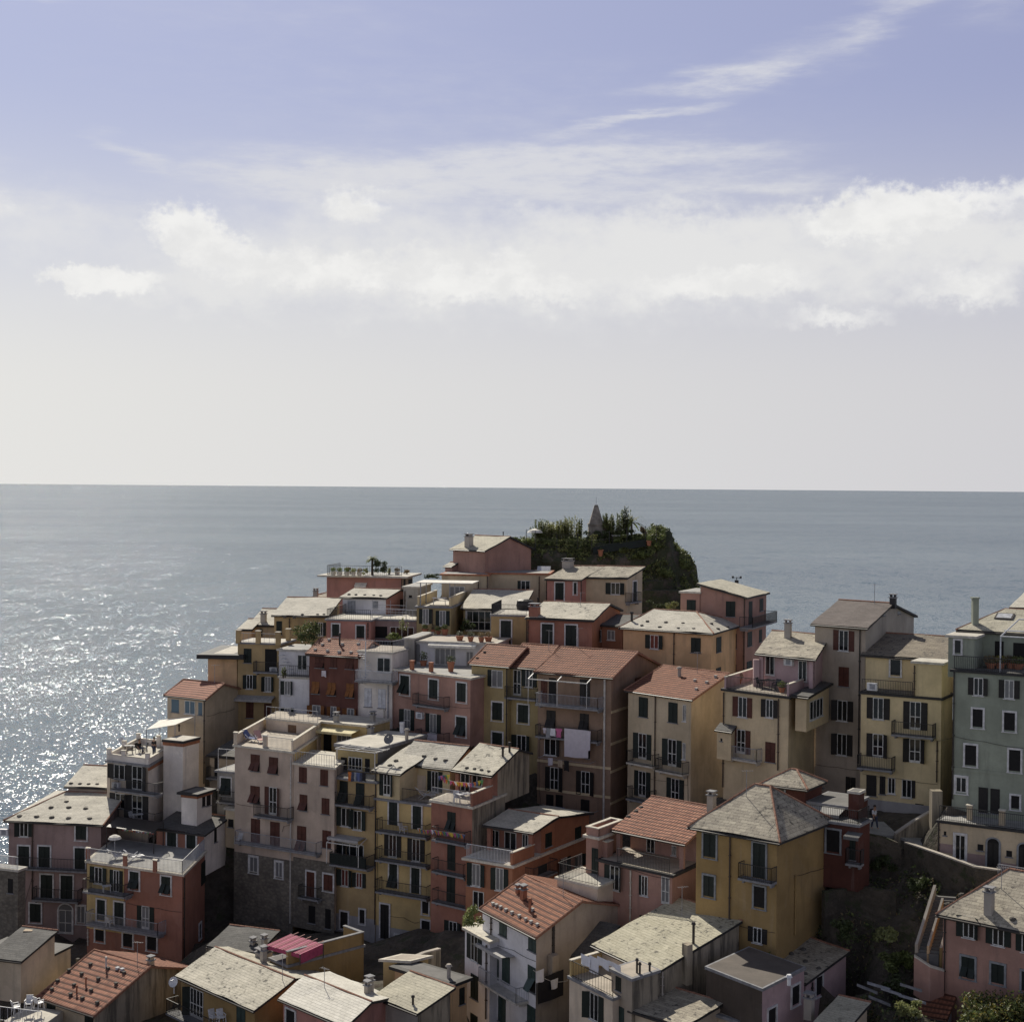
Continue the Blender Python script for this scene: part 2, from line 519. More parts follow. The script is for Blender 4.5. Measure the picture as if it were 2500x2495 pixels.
        SIM = dict(shutter_green=((.012, .019, .016), .6), shutter_brown=((.085, .028, .018), .6), shutter_red=((.13, .035, .025), .6), shutter_dark=((.018, .016, .015), .6),
                   shutter_orange=((.22, .085, .022), .6), shutter_grey=((.30, .31, .33), .6), shutter_mid=((.03, .055, .05), .55), shutter_white=((.62, .62, .64), .6),
                   trim=((.62, .61, .60), .7), trim_grey=((.26, .27, .28), .7), frame_white=((.60, .59, .56), .45), iron=((.03, .03, .032), .5), rail_white=((.62, .63, .65), .45),
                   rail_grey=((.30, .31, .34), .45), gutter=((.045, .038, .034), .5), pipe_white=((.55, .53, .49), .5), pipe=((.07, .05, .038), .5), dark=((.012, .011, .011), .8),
                   slab=((.24, .24, .25), .85), slab_pale=((.52, .49, .43), .85), fascia=((.035, .034, .035), .7), fascia_orange=((.30, .125, .065), .8), cap=((.60, .555, .465), .85),
                   terracotta=((.36, .15, .085), .8), ridge=((.30, .155, .105), .85), canvas=((.72, .69, .62), .8), magenta=((.33, .055, .12), .75), awning_yellow=((.66, .58, .34), .8),
                   awning_stripe=((.40, .39, .38), .8), plastic=((.70, .70, .71), .4), metal=((.32, .32, .33), .35), dish=((.16, .16, .165), .45), cloth_white=((.72, .72, .76), .85),
                   cloth_blue=((.11, .14, .27), .85), cloth_lilac=((.57, .53, .57), .85), cloth_pink=((.50, .14, .27), .85), cloth_red=((.42, .07, .05), .85), cloth_palered=((.50, .30, .27), .85), cloth_black=((.022, .02, .022), .85),
                   cloth_grey=((.28, .29, .31), .85), cloth_beige=((.45, .36, .26), .85), cloth_orange=((.62, .20, .05), .8), cloth_green=((.14, .33, .12), .8), cloth_yellow=((.65, .50, .08), .8),
                   skin=((.42, .25, .17), .6), hair=((.02, .015, .012), .6), denim=((.06, .07, .11), .85), wood=((.20, .12, .07), .7), blackcover=((.02, .02, .021), .5), bark=((.09, .07, .05), .9),
                   vent=((.095, .088, .078), .9), vent_pale=((.42, .41, .38), .85), solar=((.55, .56, .58), .2), net=((.012, .02, .018), .7), soil=((.06, .045, .035), .95))
        c, r_ = SIM[name]
        a = N.noise(pos, 3.0, 4, .65)
        lo_ = .93 if name.startswith('cloth') else .75
        N.put(bs.inputs['Base Color'], N.mix(N.mapr(a, .3, .7), c4([x * lo_ for x in c]), c4([min(1, x * (1.12 if lo_ < .9 else 1.03)) for x in c])))
        bs.inputs['Roughness'].default_value = r_
        bs.inputs['Specular IOR Level'].default_value = .35
    return mt


UPZ = Vector((0, 0, 1))


def railing(mb, a, b, h=1.0, step=.13, r=.016, rail=.03, ends=True):
    """bars, posts and two rails between a and b"""
    d = b - a
    n = max(2, int(d.length / step))
    mb.bar(a + UPZ * h, b + UPZ * h, rail)
    mb.bar(a + UPZ * .08, b + UPZ * .08, rail * .7)
    for k in range(n + 1):
        p = a + d * (k / n)
        mb.bar(p + UPZ * .0, p + UPZ * h, r * (1.9 if k in (0, n) else 1))


# ------------------------------------------------------------------ houses
GROUND = []                                     # control points for the hillside


class Face:
    def __init__(s, vol, O, u, n, W_):
        s.v, s.O, s.u, s.n, s.W = vol, O, u, n, W_

    def prj(s, Z, x, y, off=0.0):
        r_ = ray(*px(Z, x, y))
        O = s.O + s.n * off
        k = (O - CAM).dot(s.n) / r_.dot(s.n)
        P = CAM + r_ * k
        return P

    def loc(s, Z, x, y, off=0.0):
        P = s.prj(Z, x, y, off)
        return (P - s.O).dot(s.u), P.z

    def pt(s, a, z, off=0.0):
        p = s.O + s.u * a + s.n * off
        return Vector((p.x, p.y, z))


class Vol:
    def __init__(s, root, Z, C, L, D=None, a=None, xr=None, T=None, base=None, on=None, col='cream', scol=None, roof='flat', rmat='slate',
                 apex=None, hipl=0, hipr=0, rise=None, over=.35, sh='shutter_green', trim=False, wallname='wall', deck='deck_pale', cap='slab_pale', capt=.18,
                 up=None, ground=False, ridge=True, gut=True, b=None, recess=0.0, pitch=None, lcol=None):
        s.root, s.Z, s.sh, s.trim = root, Z, sh, trim
        s.up = up
        cu_, cv_ = px(Z, *C)
        if on:
            fc, off = on
            P = fc.prj(Z, C[0], C[1], off)
            s.C = P
        else:
            s.C = at(cu_, cv_, D)
        zc = s.C.z
        if isinstance(L, tuple) and a is None and up is None:
            r_ = ray(*px(Z, *L))
            k = (zc - CAM.z) / r_.z
            P = CAM + r_ * k
            d = P - s.C
            a = math.degrees(math.atan2(d.y, -d.x))
        elif a is None and up is not None:
            a = up.a
        s.a = a
        ca, sa = math.cos(R(a)), math.sin(R(a))
        s.e1 = Vector((-ca, sa, 0))
        if isinstance(xr, tuple):
            r_ = ray(*px(Z, *xr))
            d = CAM + r_ * ((zc - CAM.z) / r_.z) - s.C
            b, T, xr = math.degrees(math.atan2(d.x, d.y)), Vector((d.x, d.y)).length, None
        if pitch is not None:
            n_ = Vector((-sa, -ca, 0)) * math.sin(R(pitch)) + Vector((0, 0, 1)) * math.cos(R(pitch))
            r_ = ray(*px(Z, *apex))
            d = CAM + r_ * ((s.C - CAM).dot(n_) / r_.dot(n_)) - s.C
            b = math.degrees(math.atan2(d.x, d.y))
        b = (up.b if up is not None and up.b != up.a else a) if b is None else b
        s.b = b
        cb, sb = math.cos(R(b)), math.sin(R(b))
        s.e2 = Vector((sb, cb, 0))
        s.nF, s.nS = Vector((-sa, -ca, 0)), Vector((cb, -sb, 0))
        s.recess = recess
        if ground and isinstance(L, tuple):
            r_ = ray(*px(Z, *L))
            d = CAM + r_ * ((zc - CAM.z) / r_.z) - s.C
        lx, ly = L if isinstance(L, tuple) else (L, C[1])
        s.W = s.along(Z, lx, ly, s.e1)
        if xr is not None:
            s.T = s.along(Z, xr, C[1], s.e2)
        elif T is not None:
            s.T = T
        else:
            s.T = 6.0
        s.z1 = zc
        if base is None:
            s.z0 = up.z0 if up is not None else zc - 6
        else:
            s.z0 = at(*px(Z, C[0], base), s.C.y).z
        s.F = Face(s, s.C.copy() + s.e2 * recess, s.e1, s.nF, s.W)
        s.S = Face(s, s.C.copy(), s.e2, s.nS, s.T)
        if root is not None and root.location.length == 0:
            root.location = Vector((s.C.x, s.C.y, s.z0)) + (s.e1 * s.W + s.e2 * s.T) * .5
        if ground:
            for q in ((0, 0), (1, 0), (0, 1), (1, 1)):
                p = s.C + s.e1 * s.W * q[0] + s.e2 * s.T * q[1]
                GROUND.append((p.x, p.y, s.z0))
        s.pitch, s.lcol = pitch, lcol
        s.roof(roof, rmat, apex, hipl, hipr, rise, over, deck, cap, capt, L, ly, ridge, gut, col, scol, wallname, ground)

    def along(s, Z, x, y, e):
        r_ = ray(*px(Z, x, y))
        # solve C + t e = CAM + k r in xy
        det = e.x * (-r_.y) - e.y * (-r_.x)
        bx, by = CAM.x - s.C.x, CAM.y - s.C.y
        return (bx * (-r_.y) - by * (-r_.x)) / det

    def P(s, a, t, z):
        p = s.C + s.e1 * a + s.e2 * t
        return Vector((p.x, p.y, z))

    def roof(s, kind, rmat, apex, hipl, hipr, rise, over, deck, cap, capt, L, ly, ridge, gut, col, scol, wallname, ground):
        W_, T, z1 = s.W, s.T, s.z1
        pitch_ = s.pitch
        P = s.P
        polys = []
        ridges = []
        o = over
        zt = {}
        if kind == 'flat':
            zf = lambda a, t: z1
            side_top = lambda a: [P(a, 0, z1), P(a, T, z1)]
            front_top = lambda t: [P(0, t, z1), P(W_, t, z1)]
        elif kind in ('plane', 'rake'):
            k = 0.0
            if apex is not None:
                ta, za = s.S.loc(s.Z, *apex)
                k = (za - z1) / T
            elif rise is not None:
                k = rise / T
            mm = 0.0
            if kind == 'rake':
                _, zl = s.F.loc(s.Z, *L)
                mm = (zl - z1) / W_
            zf = lambda a, t: z1 + k * t + mm * a
            side_top = lambda a: [P(a, 0, zf(a, 0)), P(a, T, zf(a, T))]
            front_top = lambda t: [P(0, t, zf(0, t)), P(W_, t, zf(W_, t))]
            polys.append([(-o, -o), (W_ + o, -o), (W_ + o, T + o), (-o, T + o)])
            polys = [[P(a, t, zf(a, t) + .05) for a, t in polys[0]]]
            if k > 0.02:
                ridges.append((polys[0][2], polys[0][3]))
        elif kind == 'gable':
            ta, za = s.S.loc(s.Z, *apex) if apex is not None else (T / 2, z1 + rise)
            if rise is not None:
                za = z1 + rise
            T = max(T, ta + 1.0) if pitch_ is None else ta * 2
            s.T = T
            k = (za - z1) / ta
            zb = max(z1 - .5, za - k * (T - ta))
            kb = (za - zb) / (T - ta)
            side_top = lambda a: [P(a, 0, z1), P(a, ta, za), P(a, T, zb)]
            front_top = lambda t: [P(0, t, z1 if t < ta else zb), P(W_, t, z1 if t < ta else zb)]
            rl, rr = W_ + o - hipl, -o + hipr
            e = .05
            polys = [[P(-o, -o, z1 - k * o + e), P(W_ + o, -o, z1 - k * o + e), P(rl, ta, za + e), P(rr, ta, za + e)],
                     [P(W_ + o, T + o, zb - kb * o + e), P(-o, T + o, zb - kb * o + e), P(rr, ta, za + e), P(rl, ta, za + e)]]
            ridges.append((P(rl, ta, za + e), P(rr, ta, za + e)))
            if hipl:
                polys.append([P(W_ + o, -o, z1 - k * o + e), P(W_ + o, T + o, zb - kb * o + e), P(rl, ta, za + e)])
                side_l = [P(W_, 0, z1), P(W_, T, zb)]
            if hipr:
                polys.append([P(-o, T + o, zb - kb * o + e), P(-o, -o, z1 - k * o + e), P(rr, ta, za + e)])
            _st = side_top
            side_top = lambda a: ([P(a, 0, z1), P(a, T, zb)] if (hipl and a > 0) or (hipr and a == 0) else _st(a))
            for a_ in ((-o, rr), (W_ + o, rl)) if (rmat.startswith('tile') or hipl) else ():
                ridges.append((P(a_[0], -o, z1 - k * o + e), P(a_[1], ta, za + e)))
        elif kind == 'gablef':                    # ridge runs back, gable on the front
            sa_, za = s.F.loc(s.Z, *apex)
            k = (za - z1) / sa_
            zl = za - k * (W_ - sa_)
            e = .05
            side_top = lambda a: [P(a, 0, z1 if a == 0 else zl), P(a, T, z1 if a == 0 else zl)]
            front_top = lambda t: [P(0, t, z1), P(sa_, t, za), P(W_, t, zl)]
            polys = [[P(-o, T + o, z1 - k * o + e), P(-o, -o, z1 - k * o + e), P(sa_, -o, za + e), P(sa_, T + o, za + e)],
                     [P(W_ + o, -o, zl - k * o + e), P(W_ + o, T + o, zl - k * o + e), P(sa_, T + o, za + e), P(sa_, -o, za + e)]]
            ridges.append((P(sa_, -o, za + e), P(sa_, T + o, za + e)))
        elif kind == 'hip':
            i1, i2 = hipr or W_ * .5, hipl or W_ * .5
            if i1 + i2 > W_ + 2 * o - .2:
                f_ = (W_ + 2 * o - .2) / (i1 + i2)
                i1, i2 = i1 * f_, i2 * f_
            za = z1 + rise
            ta = T / 2
            ze = z1 - rise * o / (ta + o) * 0.0
            e = .05
            side_top = lambda a: [P(a, 0, z1), P(a, T, z1)]
            front_top = lambda t: [P(0, t, z1), P(W_, t, z1)]
            c = [P(-o, -o, ze + e), P(W_ + o, -o, ze + e), P(W_ + o, T + o, ze + e), P(-o, T + o, ze + e)]
            r1, r2 = P(-o + i1, ta, za), P(W_ + o - i2, ta, za)
            polys = [[c[0], c[1], r2, r1], [c[1], c[2], r2], [c[2], c[3], r1, r2], [c[3], c[0], r1]]
            ridges += [(r1, r2), (c[0], r1), (c[1], r2), (c[3], r1)]
        s.polys = polys
        # walls
        mb = MB()
        z0 = s.z0 - (2.5 if ground else 0.0)
        fr = front_top(0)
        rc = s.recess
        if rc:
            k_ = k if kind != 'flat' else 0
            mb.poly([P(0, rc, z0), P(0, rc, z1 + k_ * rc), P(W_, rc, z1 + k_ * rc), P(W_, rc, z0)], 0)
        else:
            mb.poly([P(0, 0, z0), *fr, P(W_, 0, z0)], 0)
        bk = front_top(T)
        mb.poly([P(W_, T, z0), *bk[::-1], P(0, T, z0)], 0)
        st = side_top(0)
        if rc:
            st[0] = P(0, rc, z1 + k_ * rc)
            for q_ in (0, W_ - .35):
                mb.obox(P(q_, 0, z0), s.e1 * .35, s.e2 * .3, UPZ * (z1 - z0))
        mb.poly([P(0, T, z0), *st[::-1], P(0, rc, z0)], 1)
        st = side_top(W_)
        if rc:
            st[0] = P(W_, rc, z1 + k_ * rc)
        mb.poly([P(W_, rc, z0), *st, P(W_, T, z0)], 2 if s.lcol else 0)
        s.wall = mb.build(wallname, [col, scol or col] + ([s.lcol] if s.lcol else []), s.root, s.root.location)
        if kind == 'flat':
            mb = MB()
            oo = over if over != .35 else .12
            mb.obox(P(-oo, -oo, z1), s.e1 * (W_ + 2 * oo), s.e2 * (T + 2 * oo), UPZ * capt, 1)
            # deck surface, slightly inset
            mb.poly([P(oo * .5, oo * .5, z1 + capt + .004), P(oo * .5, T, z1 + capt + .004), P(W_ - oo * .5, T, z1 + capt + .004), P(W_ - oo * .5, oo * .5, z1 + capt + .004)][::-1], 0)
            s.roofo = mb.build('roof_terrace' if capt < .2 else 'flat_roof', [deck, cap], s.root, s.root.location)
            s.ztop = z1 + capt + .004
            s.polys = [[P(-oo, -oo, s.ztop), P(W_ + oo, -oo, s.ztop), P(W_ + oo, T + oo, s.ztop), P(-oo, T + oo, s.ztop)]]
        else:
            mb = MB()
            th = .14
            for pl in polys:
                n = (pl[1] - pl[0]).cross(pl[2] - pl[0])
                if n.z < 0:
                    pl = pl[::-1]
                    n = -n
                n.normalize()
                uu = UPZ.cross(n)
                if uu.length < 1e-4:
                    uu = s.e1.copy()
                uu.normalize()
                vv = n.cross(uu)
                top = [p + UPZ * .02 for p in pl]
                if len(top) == 4:
                    g1 = max(2, min(16, int((top[1] - top[0]).length / .8)))
                    g2 = max(2, min(12, int((top[2] - top[1]).length / .8)))

                    def gp(i_, j_):
                        f_, g_ = i_ / g1, j_ / g2
                        p_ = (top[0] * (1 - f_) + top[1] * f_) * (1 - g_) + (top[3] * (1 - f_) + top[2] * f_) * g_
                        return p_ + UPZ * (.012 + .10 * max(-.1, mnoise.noise(p_ * .45)) + .035 * max(-.3, mnoise.noise(p_ * 1.7)))
                    for i_ in range(g1):
                        for j_ in range(g2):
                            q_ = [gp(i_, j_), gp(i_ + 1, j_), gp(i_ + 1, j_ + 1), gp(i_, j_ + 1)]
                            mb.poly(q_, 0, [(p.dot(uu), p.dot(vv)) for p in q_])
                else:
                    mb.poly(top, 0, [(p.dot(uu), p.dot(vv)) for p in top])
                bot = [p - UPZ * th for p in pl]
                mb.poly(bot[::-1], 1)
                for q in range(len(pl)):
                    q2 = (q + 1) % len(pl)
                    mb.poly([bot[q], bot[q2], top[q2], top[q]], 1)
            s.roofo = mb.build('roof', [rmat, 'fascia' if not rmat.startswith('tile') else 'ridge'], s.root, s.root.location)
            if ridge:
                mb = MB()
                for a_, b_ in ridges:
                    d = b_ - a_
                    n = max(2, int(d.length / .42))
                    for q in range(n):
                        p, p2 = a_ + d * (q / n), a_ + d * ((q + .93) / n)
                        mb.bar(p + UPZ * .03, p2 + UPZ * .045, .085, 6, 0, .07)
                if mb.f:
                    mb.build('ridge_tiles', 'ridge', s.roofo, s.root.location)
            if gut and kind != 'gablef' and polys:
                mb = MB()
                a_, b_ = polys[0][0], polys[0][1]
                mb.bar(a_ - UPZ * .10 - s.e2 * .05, b_ - UPZ * .10 - s.e2 * .05, .07, 6)
                mb.build('gutter', 'gutter', s.root, s.root.location)
            s.ztop = z1

    def hit(s, x, y, Z=None):
        r_ = ray(*px(Z or s.Z, x, y))
        best = None
        for pl in s.polys:
            for k in range(1, len(pl) - 1):
                h = intersect_ray_tri(pl[0], pl[k], pl[k + 1], r_, CAM, True)
                if h is not None and (best is None or (h - CAM).length < (best - CAM).length):
                    best = h
        if best is None:
            k = (s.ztop - CAM.z) / r_.z
            best = CAM + r_ * k
        return best

    # -------------------------------------------------------------- features
    def sub(s, mb, name, mats, parent=None):
        return mb.build(name, mats, parent or s.root, s.root.location)

    def feats(s, face, items, Z=None):
        Z = Z or s.Z
        for it in items:
            k = it[0]
            kw = it[-1] if isinstance(it[-1], dict) else {}
            if k in 'ocapxwv':
                s.window(face, Z, k, *it[1:5], **kw)
            elif k == 'b':
                s.balcony(face, Z, *it[1:4], **kw)
            elif k == 'pipe':
                s.pipe(face, Z, *it[1:4], **kw)
            elif k == 'band':
                _, z = face.loc(Z, it[1], it[2])
                mb = MB()
                mb.obox(face.pt(-.02, z - .1), face.u * (face.W + .04), face.n * .05, UPZ * .22)
                s.sub(mb, 'string_course', kw.get('m', 'buff'))
            elif k == 'panel':
                a0, z0 = face.loc(Z, it[1], it[2])
                a1, z1 = face.loc(Z, it[3], it[4])
                mb = MB()
                mb.obox(face.pt(min(a0, a1), min(z0, z1)), face.u * abs(a1 - a0), face.n * kw.get('d', .03), UPZ * abs(z1 - z0))
                s.sub(mb, kw.get('name', 'wall_panel'), it[5])
            elif k == 'plinth':
                _, z = face.loc(Z, it[1], it[2])
                mb = MB()
                mb.obox(face.pt(-.01, s.z0 - 1.5), face.u * (face.W + .02), face.n * .025, UPZ * (z - s.z0 + 1.5))
                s.sub(mb, 'plinth', it[3])
            elif k == 'awn':
                a0, zt = face.loc(Z, it[1], it[2])
                a1, _ = face.loc(Z, it[3], it[2])
                d = kw.get('d', 1.2)
                zb = face.loc(Z, (it[1] + it[3]) / 2, it[4], d)[1]
                mb = MB()
                A, B = face.pt(a0, zt, .03), face.pt(a1, zt, .03)
                C_, D_ = face.pt(a1, zb, d), face.pt(a0, zb, d)
                dn = UPZ * -.03
                mb.poly([A, B, C_, D_])
                mb.poly([A + dn, D_ + dn, C_ + dn, B + dn])
                mb.poly([D_, C_, C_ - UPZ * .22, D_ - UPZ * .22])
                mb.poly([D_ + face.n * -.01, D_ + face.n * -.01 - UPZ * .22, C_ + face.n * -.01 - UPZ * .22, C_ + face.n * -.01])
                s.sub(mb, 'awning', kw.get('m', 'awning_stripe'))
            elif k == 'ac':
                a0, z = face.loc(Z, it[1], it[2])
                mb = MB()
                mb.obox(face.pt(a0 - .4, z - .3), face.u * .8, face.n * .32, UPZ * .58)
                mb.obox(face.pt(a0 - .25, z - .2, .321), face.u * .42, face.n * .012, UPZ * .4, 1)
                s.sub(mb, 'air_conditioner', ['plastic', 'rail_grey'])

    def window(s, f, Z, k, x0, y0, x1, y1, sh=None, tr=None, glass=None, split=None, name=None, arch=False, left=False, right=False, off=0.0):
        if y1 < y0:
            y0, y1 = y1, y0
        xm, ym = (x0 + x1) / 2, (y0 + y1) / 2
        aL, _ = f.loc(Z, x0, ym, off)
        aR, _ = f.loc(Z, x1, ym, off)
        _, zt = f.loc(Z, xm, y0, off)
        _, zb = f.loc(Z, xm, y1, off)
        a0, a1 = min(aL, aR), max(aL, aR)
        w, h = a1 - a0, zt - zb
        sh = sh or s.sh
        tr = s.trim if tr is None else tr
        tall = h > 1.85
        nm = name or ('french_door' if tall and k in 'op' else 'door' if tall else 'window')
        glass = glass or rnd.choice(['glass', 'glass', 'glass', 'glass', 'glass_curtain'])
        ldir = 1 if (f.u.x < 0) else -1          # +u points towards picture left on the front face
        mb = MB()
        if k == 'o':
            sw = w * .27
            il, ir = (0 if left else sw), (0 if right else sw)   # left/right flag: no shutter on that side
            if ldir > 0:
                c0, c1 = a0 + ir, a1 - il
            else:
                c0, c1 = a0 + il, a1 - ir
        else:
            c0, c1 = a0, a1
        cw = c1 - c0
        t = .045
        # recessed-looking pane or opening with its own reveal
        if k in 'op':
            mb.obox(f.pt(c0, zb, off), f.u * cw, f.n * .012, UPZ * h)
            root = s.sub(mb, nm, glass)
            fr = MB()
            b = .06
            for (q, z, dw, dh) in ((c0, zb, b, h), (c1 - b, zb, b, h), (c0 + b, zt - b, cw - 2 * b, b), (c0 + b, zb, cw - 2 * b, b * (3.2 if tall else 1))):
                fr.obox(f.pt(q, z, off), f.u * dw, f.n * .04, UPZ * dh)
            nmul = split or (1 if cw < 1.5 else 3)
            for q in range(nmul):
                c = c0 + cw * (q + 1) / (nmul + 1)
                fr.obox(f.pt(c - .032, zb + b, off), f.u * .064, f.n * .045, UPZ * (h - 2 * b))
            if tall:
                fr.obox(f.pt(c0 + b, zb + h * .45, off), f.u * (cw - 2 * b), f.n * .038, UPZ * .06)
            s.sub(fr, 'frame', 'frame_white', root)
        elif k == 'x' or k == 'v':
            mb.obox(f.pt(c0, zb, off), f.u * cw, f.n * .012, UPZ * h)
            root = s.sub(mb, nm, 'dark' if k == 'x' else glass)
        elif k == 'w':                              # plain door leaf in shutter colour with panels
            mb.obox(f.pt(c0, zb, off), f.u * cw, f.n * .04, UPZ * h)
            mb.obox(f.pt(c0 + cw * .15, zb + h * .08, off), f.u * cw * .7, f.n * .055, UPZ * h * .36)
            mb.obox(f.pt(c0 + cw * .15, zb + h * .52, off), f.u * cw * .7, f.n * .055, UPZ * h * .4)
            root = s.sub(mb, nm, sh)
        else:                                       # closed shutters / hinged blinds
            mb.obox(f.pt(c0, zb, off), f.u * cw, f.n * .01, UPZ * h)
            root = s.sub(mb, nm, 'dark')
            for q in (0, 1):
                lf = MB()
                A = c0 + q * cw / 2 + (.012 if q else 0)
                lw = cw / 2 - .012
                lo = zb
                if k == 'a':
                    lo = zb + h * rnd.choice((.45, .5, .55))
                # stiles and slats
                lf.obox(f.pt(A, lo, off + .012), f.u * lw, f.n * .025, UPZ * (zt - lo))
                for z in (lo, (lo + zt) / 2 - .03, zt - .07):
                    lf.obox(f.pt(A, z, off + .036), f.u * lw, f.n * .014, UPZ * .07)
                lf.obox(f.pt(A, lo + .07, off + .037), f.u * .06, f.n * .013, UPZ * (zt - lo - .15))
                lf.obox(f.pt(A + lw - .06, lo + .07, off + .037), f.u * .06, f.n * .013, UPZ * (zt - lo - .15))
                if k == 'a':
                    hl = lo - zb
                    ang = R(rnd.uniform(22, 36))
                    d_ = f.n * math.sin(ang) - UPZ * math.cos(ang)
                    nn = f.n * math.cos(ang) + UPZ * math.sin(ang)
                    lf.obox(f.pt(A, lo, off + .03), f.u * lw, d_ * hl, nn * .03)
                s.sub(lf, 'shutter', sh, root)
        if k == 'o':
            for side in (0, 1):
                if (side == 0 and (right if ldir > 0 else left)) or (side == 1 and (left if ldir > 0 else right)):
                    continue
                lf = MB()
                A, lw = (a0, c0 - a0) if side == 0 else (c1, a1 - c1)
                A += .01
                lw -= .02
                if rnd.random() < .35:                # ajar, swung off the wall round its hinge
                    an = R(rnd.uniform(12, 48))
                    hg = A + lw if side == 0 else A
                    dv = f.u * (math.cos(an) * (-1 if side == 0 else 1)) + f.n * math.sin(an)
                    tv = f.u * (math.sin(an) * (1 if side == 0 else -1)) + f.n * math.cos(an)
                    q0 = f.pt(hg, zb + .02, off + .012)
                    lf.obox(q0, dv * lw, tv * .03, UPZ * (h - .04))
                    for z in (.0, h * .5 - .06, h - .12):
                        lf.obox(q0 + tv * .03 + UPZ * z, dv * lw, tv * .014, UPZ * .08)
                    s.sub(lf, 'shutter', sh, root)
                    continue
                lf.obox(f.pt(A, zb + .02, off + .012), f.u * lw, f.n * .03, UPZ * (h - .04))
                for z in (zb + .02, zb + h * .5 - .04, zt - .1):
                    lf.obox(f.pt(A, z, off + .041), f.u * lw, f.n * .014, UPZ * .08)
                lf.obox(f.pt(A, zb + .1, off + .042), f.u * .06, f.n * .013, UPZ * (h - .2))
                lf.obox(f.pt(A + lw - .06, zb + .1, off + .042), f.u * .06, f.n * .013, UPZ * (h - .2))
                s.sub(lf, 'shutter', sh, root)
        if tr:
            mt = tr if isinstance(tr, str) else 'trim'
            b = .13
            fr = MB()
            fr.obox(f.pt(c0 - b, zb - (0 if tall else b), off), f.u * b, f.n * .08, UPZ * (h + (0 if tall else b)))
            fr.obox(f.pt(c1, zb - (0 if tall else b), off), f.u * b, f.n * .08, UPZ * (h + (0 if tall else b)))
            if arch:
                cx, r_ = (c0 + c1) / 2, cw / 2
                for q in range(8):
                    t0, t1 = math.pi * q / 8, math.pi * (q + 1) / 8
                    pts = [f.pt(cx + (r_ + e) * math.cos(t_), zt + (r_ + e) * math.sin(t_) * .8, off + .05) for t_, e in ((t0, 0), (t1, 0), (t1, b), (t0, b))]
                    fr.poly(pts)
            else:
                fr.obox(f.pt(c0 - b, zt, off), f.u * (cw + 2 * b), f.n * .08, UPZ * b)
            if not tall:
                fr.obox(f.pt(c0 - b - .04, zb - b - .04, off), f.u * (cw + 2 * b + .08), f.n * .11, UPZ * .06)
            s.sub(fr, 'surround', mt, root)
        elif not tall:
            fr = MB()
            fr.obox(f.pt(c0 - .08, zb - .07, off), f.u * (cw + .16), f.n * .12, UPZ * .06)
            s.sub(fr, 'sill', 'trim' if k in 'op' else 'slab', root)
        if arch:
            am = MB()
            cx, r_ = (c0 + c1) / 2, cw / 2
            pts = [f.pt(cx + r_ * math.cos(math.pi * q / 10), zt + r_ * .8 * math.sin(math.pi * q / 10), off + .014) for q in range(11)]
            if ldir > 0:
                pts = pts[::-1]
            am.poly(pts)
            s.sub(am, 'fanlight', 'dark' if k in 'xc' else glass, root)
        return root

    def balcony(s, f, Z, x0, x1, y, d=.85, h=1.0, m='iron', solid=None, slab='slab'):
        P0 = f.prj(Z, x0, y, d)
        P1 = f.prj(Z, x1, y, d)
        z = (P0.z + P1.z) / 2
        a0, a1 = sorted(((P0 - f.O).dot(f.u), (P1 - f.O).dot(f.u)))
        mb = MB()
        mb.obox(f.pt(a0, z), f.u * (a1 - a0), f.n * d, UPZ * .14)
        for q in (a0 + .15, a1 - .27):
            mb.obox(f.pt(q, z - .22), f.u * .12, f.n * d * .6, UPZ * .22)
        b = s.sub(mb, 'balcony', slab)
        r_ = MB()
        zz = z + .14
        c = [f.pt(a0 + .03, zz), f.pt(a0 + .03, zz, d - .04), f.pt(a1 - .03, zz, d - .04), f.pt(a1 - .03, zz)]
        for p, q in zip(c, c[1:]):
            railing(r_, p, q, h)
        s.sub(r_, 'railing', m, b)
        if solid:
            pm = MB()
            pm.obox(f.pt(a0 + .05, zz + .05, d - .07), f.u * (a1 - a0 - .1), f.n * .015, UPZ * (h - .12))
            s.sub(pm, 'screen', solid, b)
        return b

    def pipe(s, f, Z, x, y0, y1, m='pipe', r=.055):
        a0, z0 = f.loc(Z, x, y0)
        _, z1 = f.loc(Z, x, y1)
        mb = MB()
        mb.bar(f.pt(a0, z1, .09), f.pt(a0, z0, .09), r, 6)
        for q in range(1, 4):
            z = z0 + (z1 - z0) * q / 4
            mb.obox(f.pt(a0 - .08, z, .0), f.u * .16, f.n * .16, UPZ * .05)
        s.sub(mb, 'downpipe', m)

    # -------------------------------------------------------------- roof furniture
    def vents(s, pts, Z=None, size=.34, m='vent', stone=None):
        for x, y in pts:
            p = s.hit(x, y, Z)
            mb = MB()
            if stone or (stone is None and m == 'vent' and size > .33):
                r_ = size * .52
                rings = [[p + (s.e1 * math.cos(q * .785) + s.e2 * math.sin(q * .785)) * r_ * f_ * rnd.uniform(.8, 1.15) + UPZ * (z_ + rnd.uniform(-.02, .02)) for q in range(8)] for f_, z_ in ((1, -.12), (1.02, .06), (.7, .13))]
                for a_, b_ in zip(rings, rings[1:]):
                    for q in range(8):
                        mb.poly([a_[q], a_[(q + 1) % 8], b_[(q + 1) % 8], b_[q]])
                mb.poly(rings[-1])
                s.sub(mb, 'roof_stone', m, s.roofo)
                continue
            mb.box(p - UPZ * .05, size * rnd.uniform(.8, 1.2), size * rnd.uniform(.9, 1.3), .22, 0, s.e1, s.e2)
            mb.box(p + UPZ * .16, size * 1.25, size * 1.3, .05, 0, s.e1, s.e2)
            s.sub(mb, 'roof_vent', m, s.roofo)

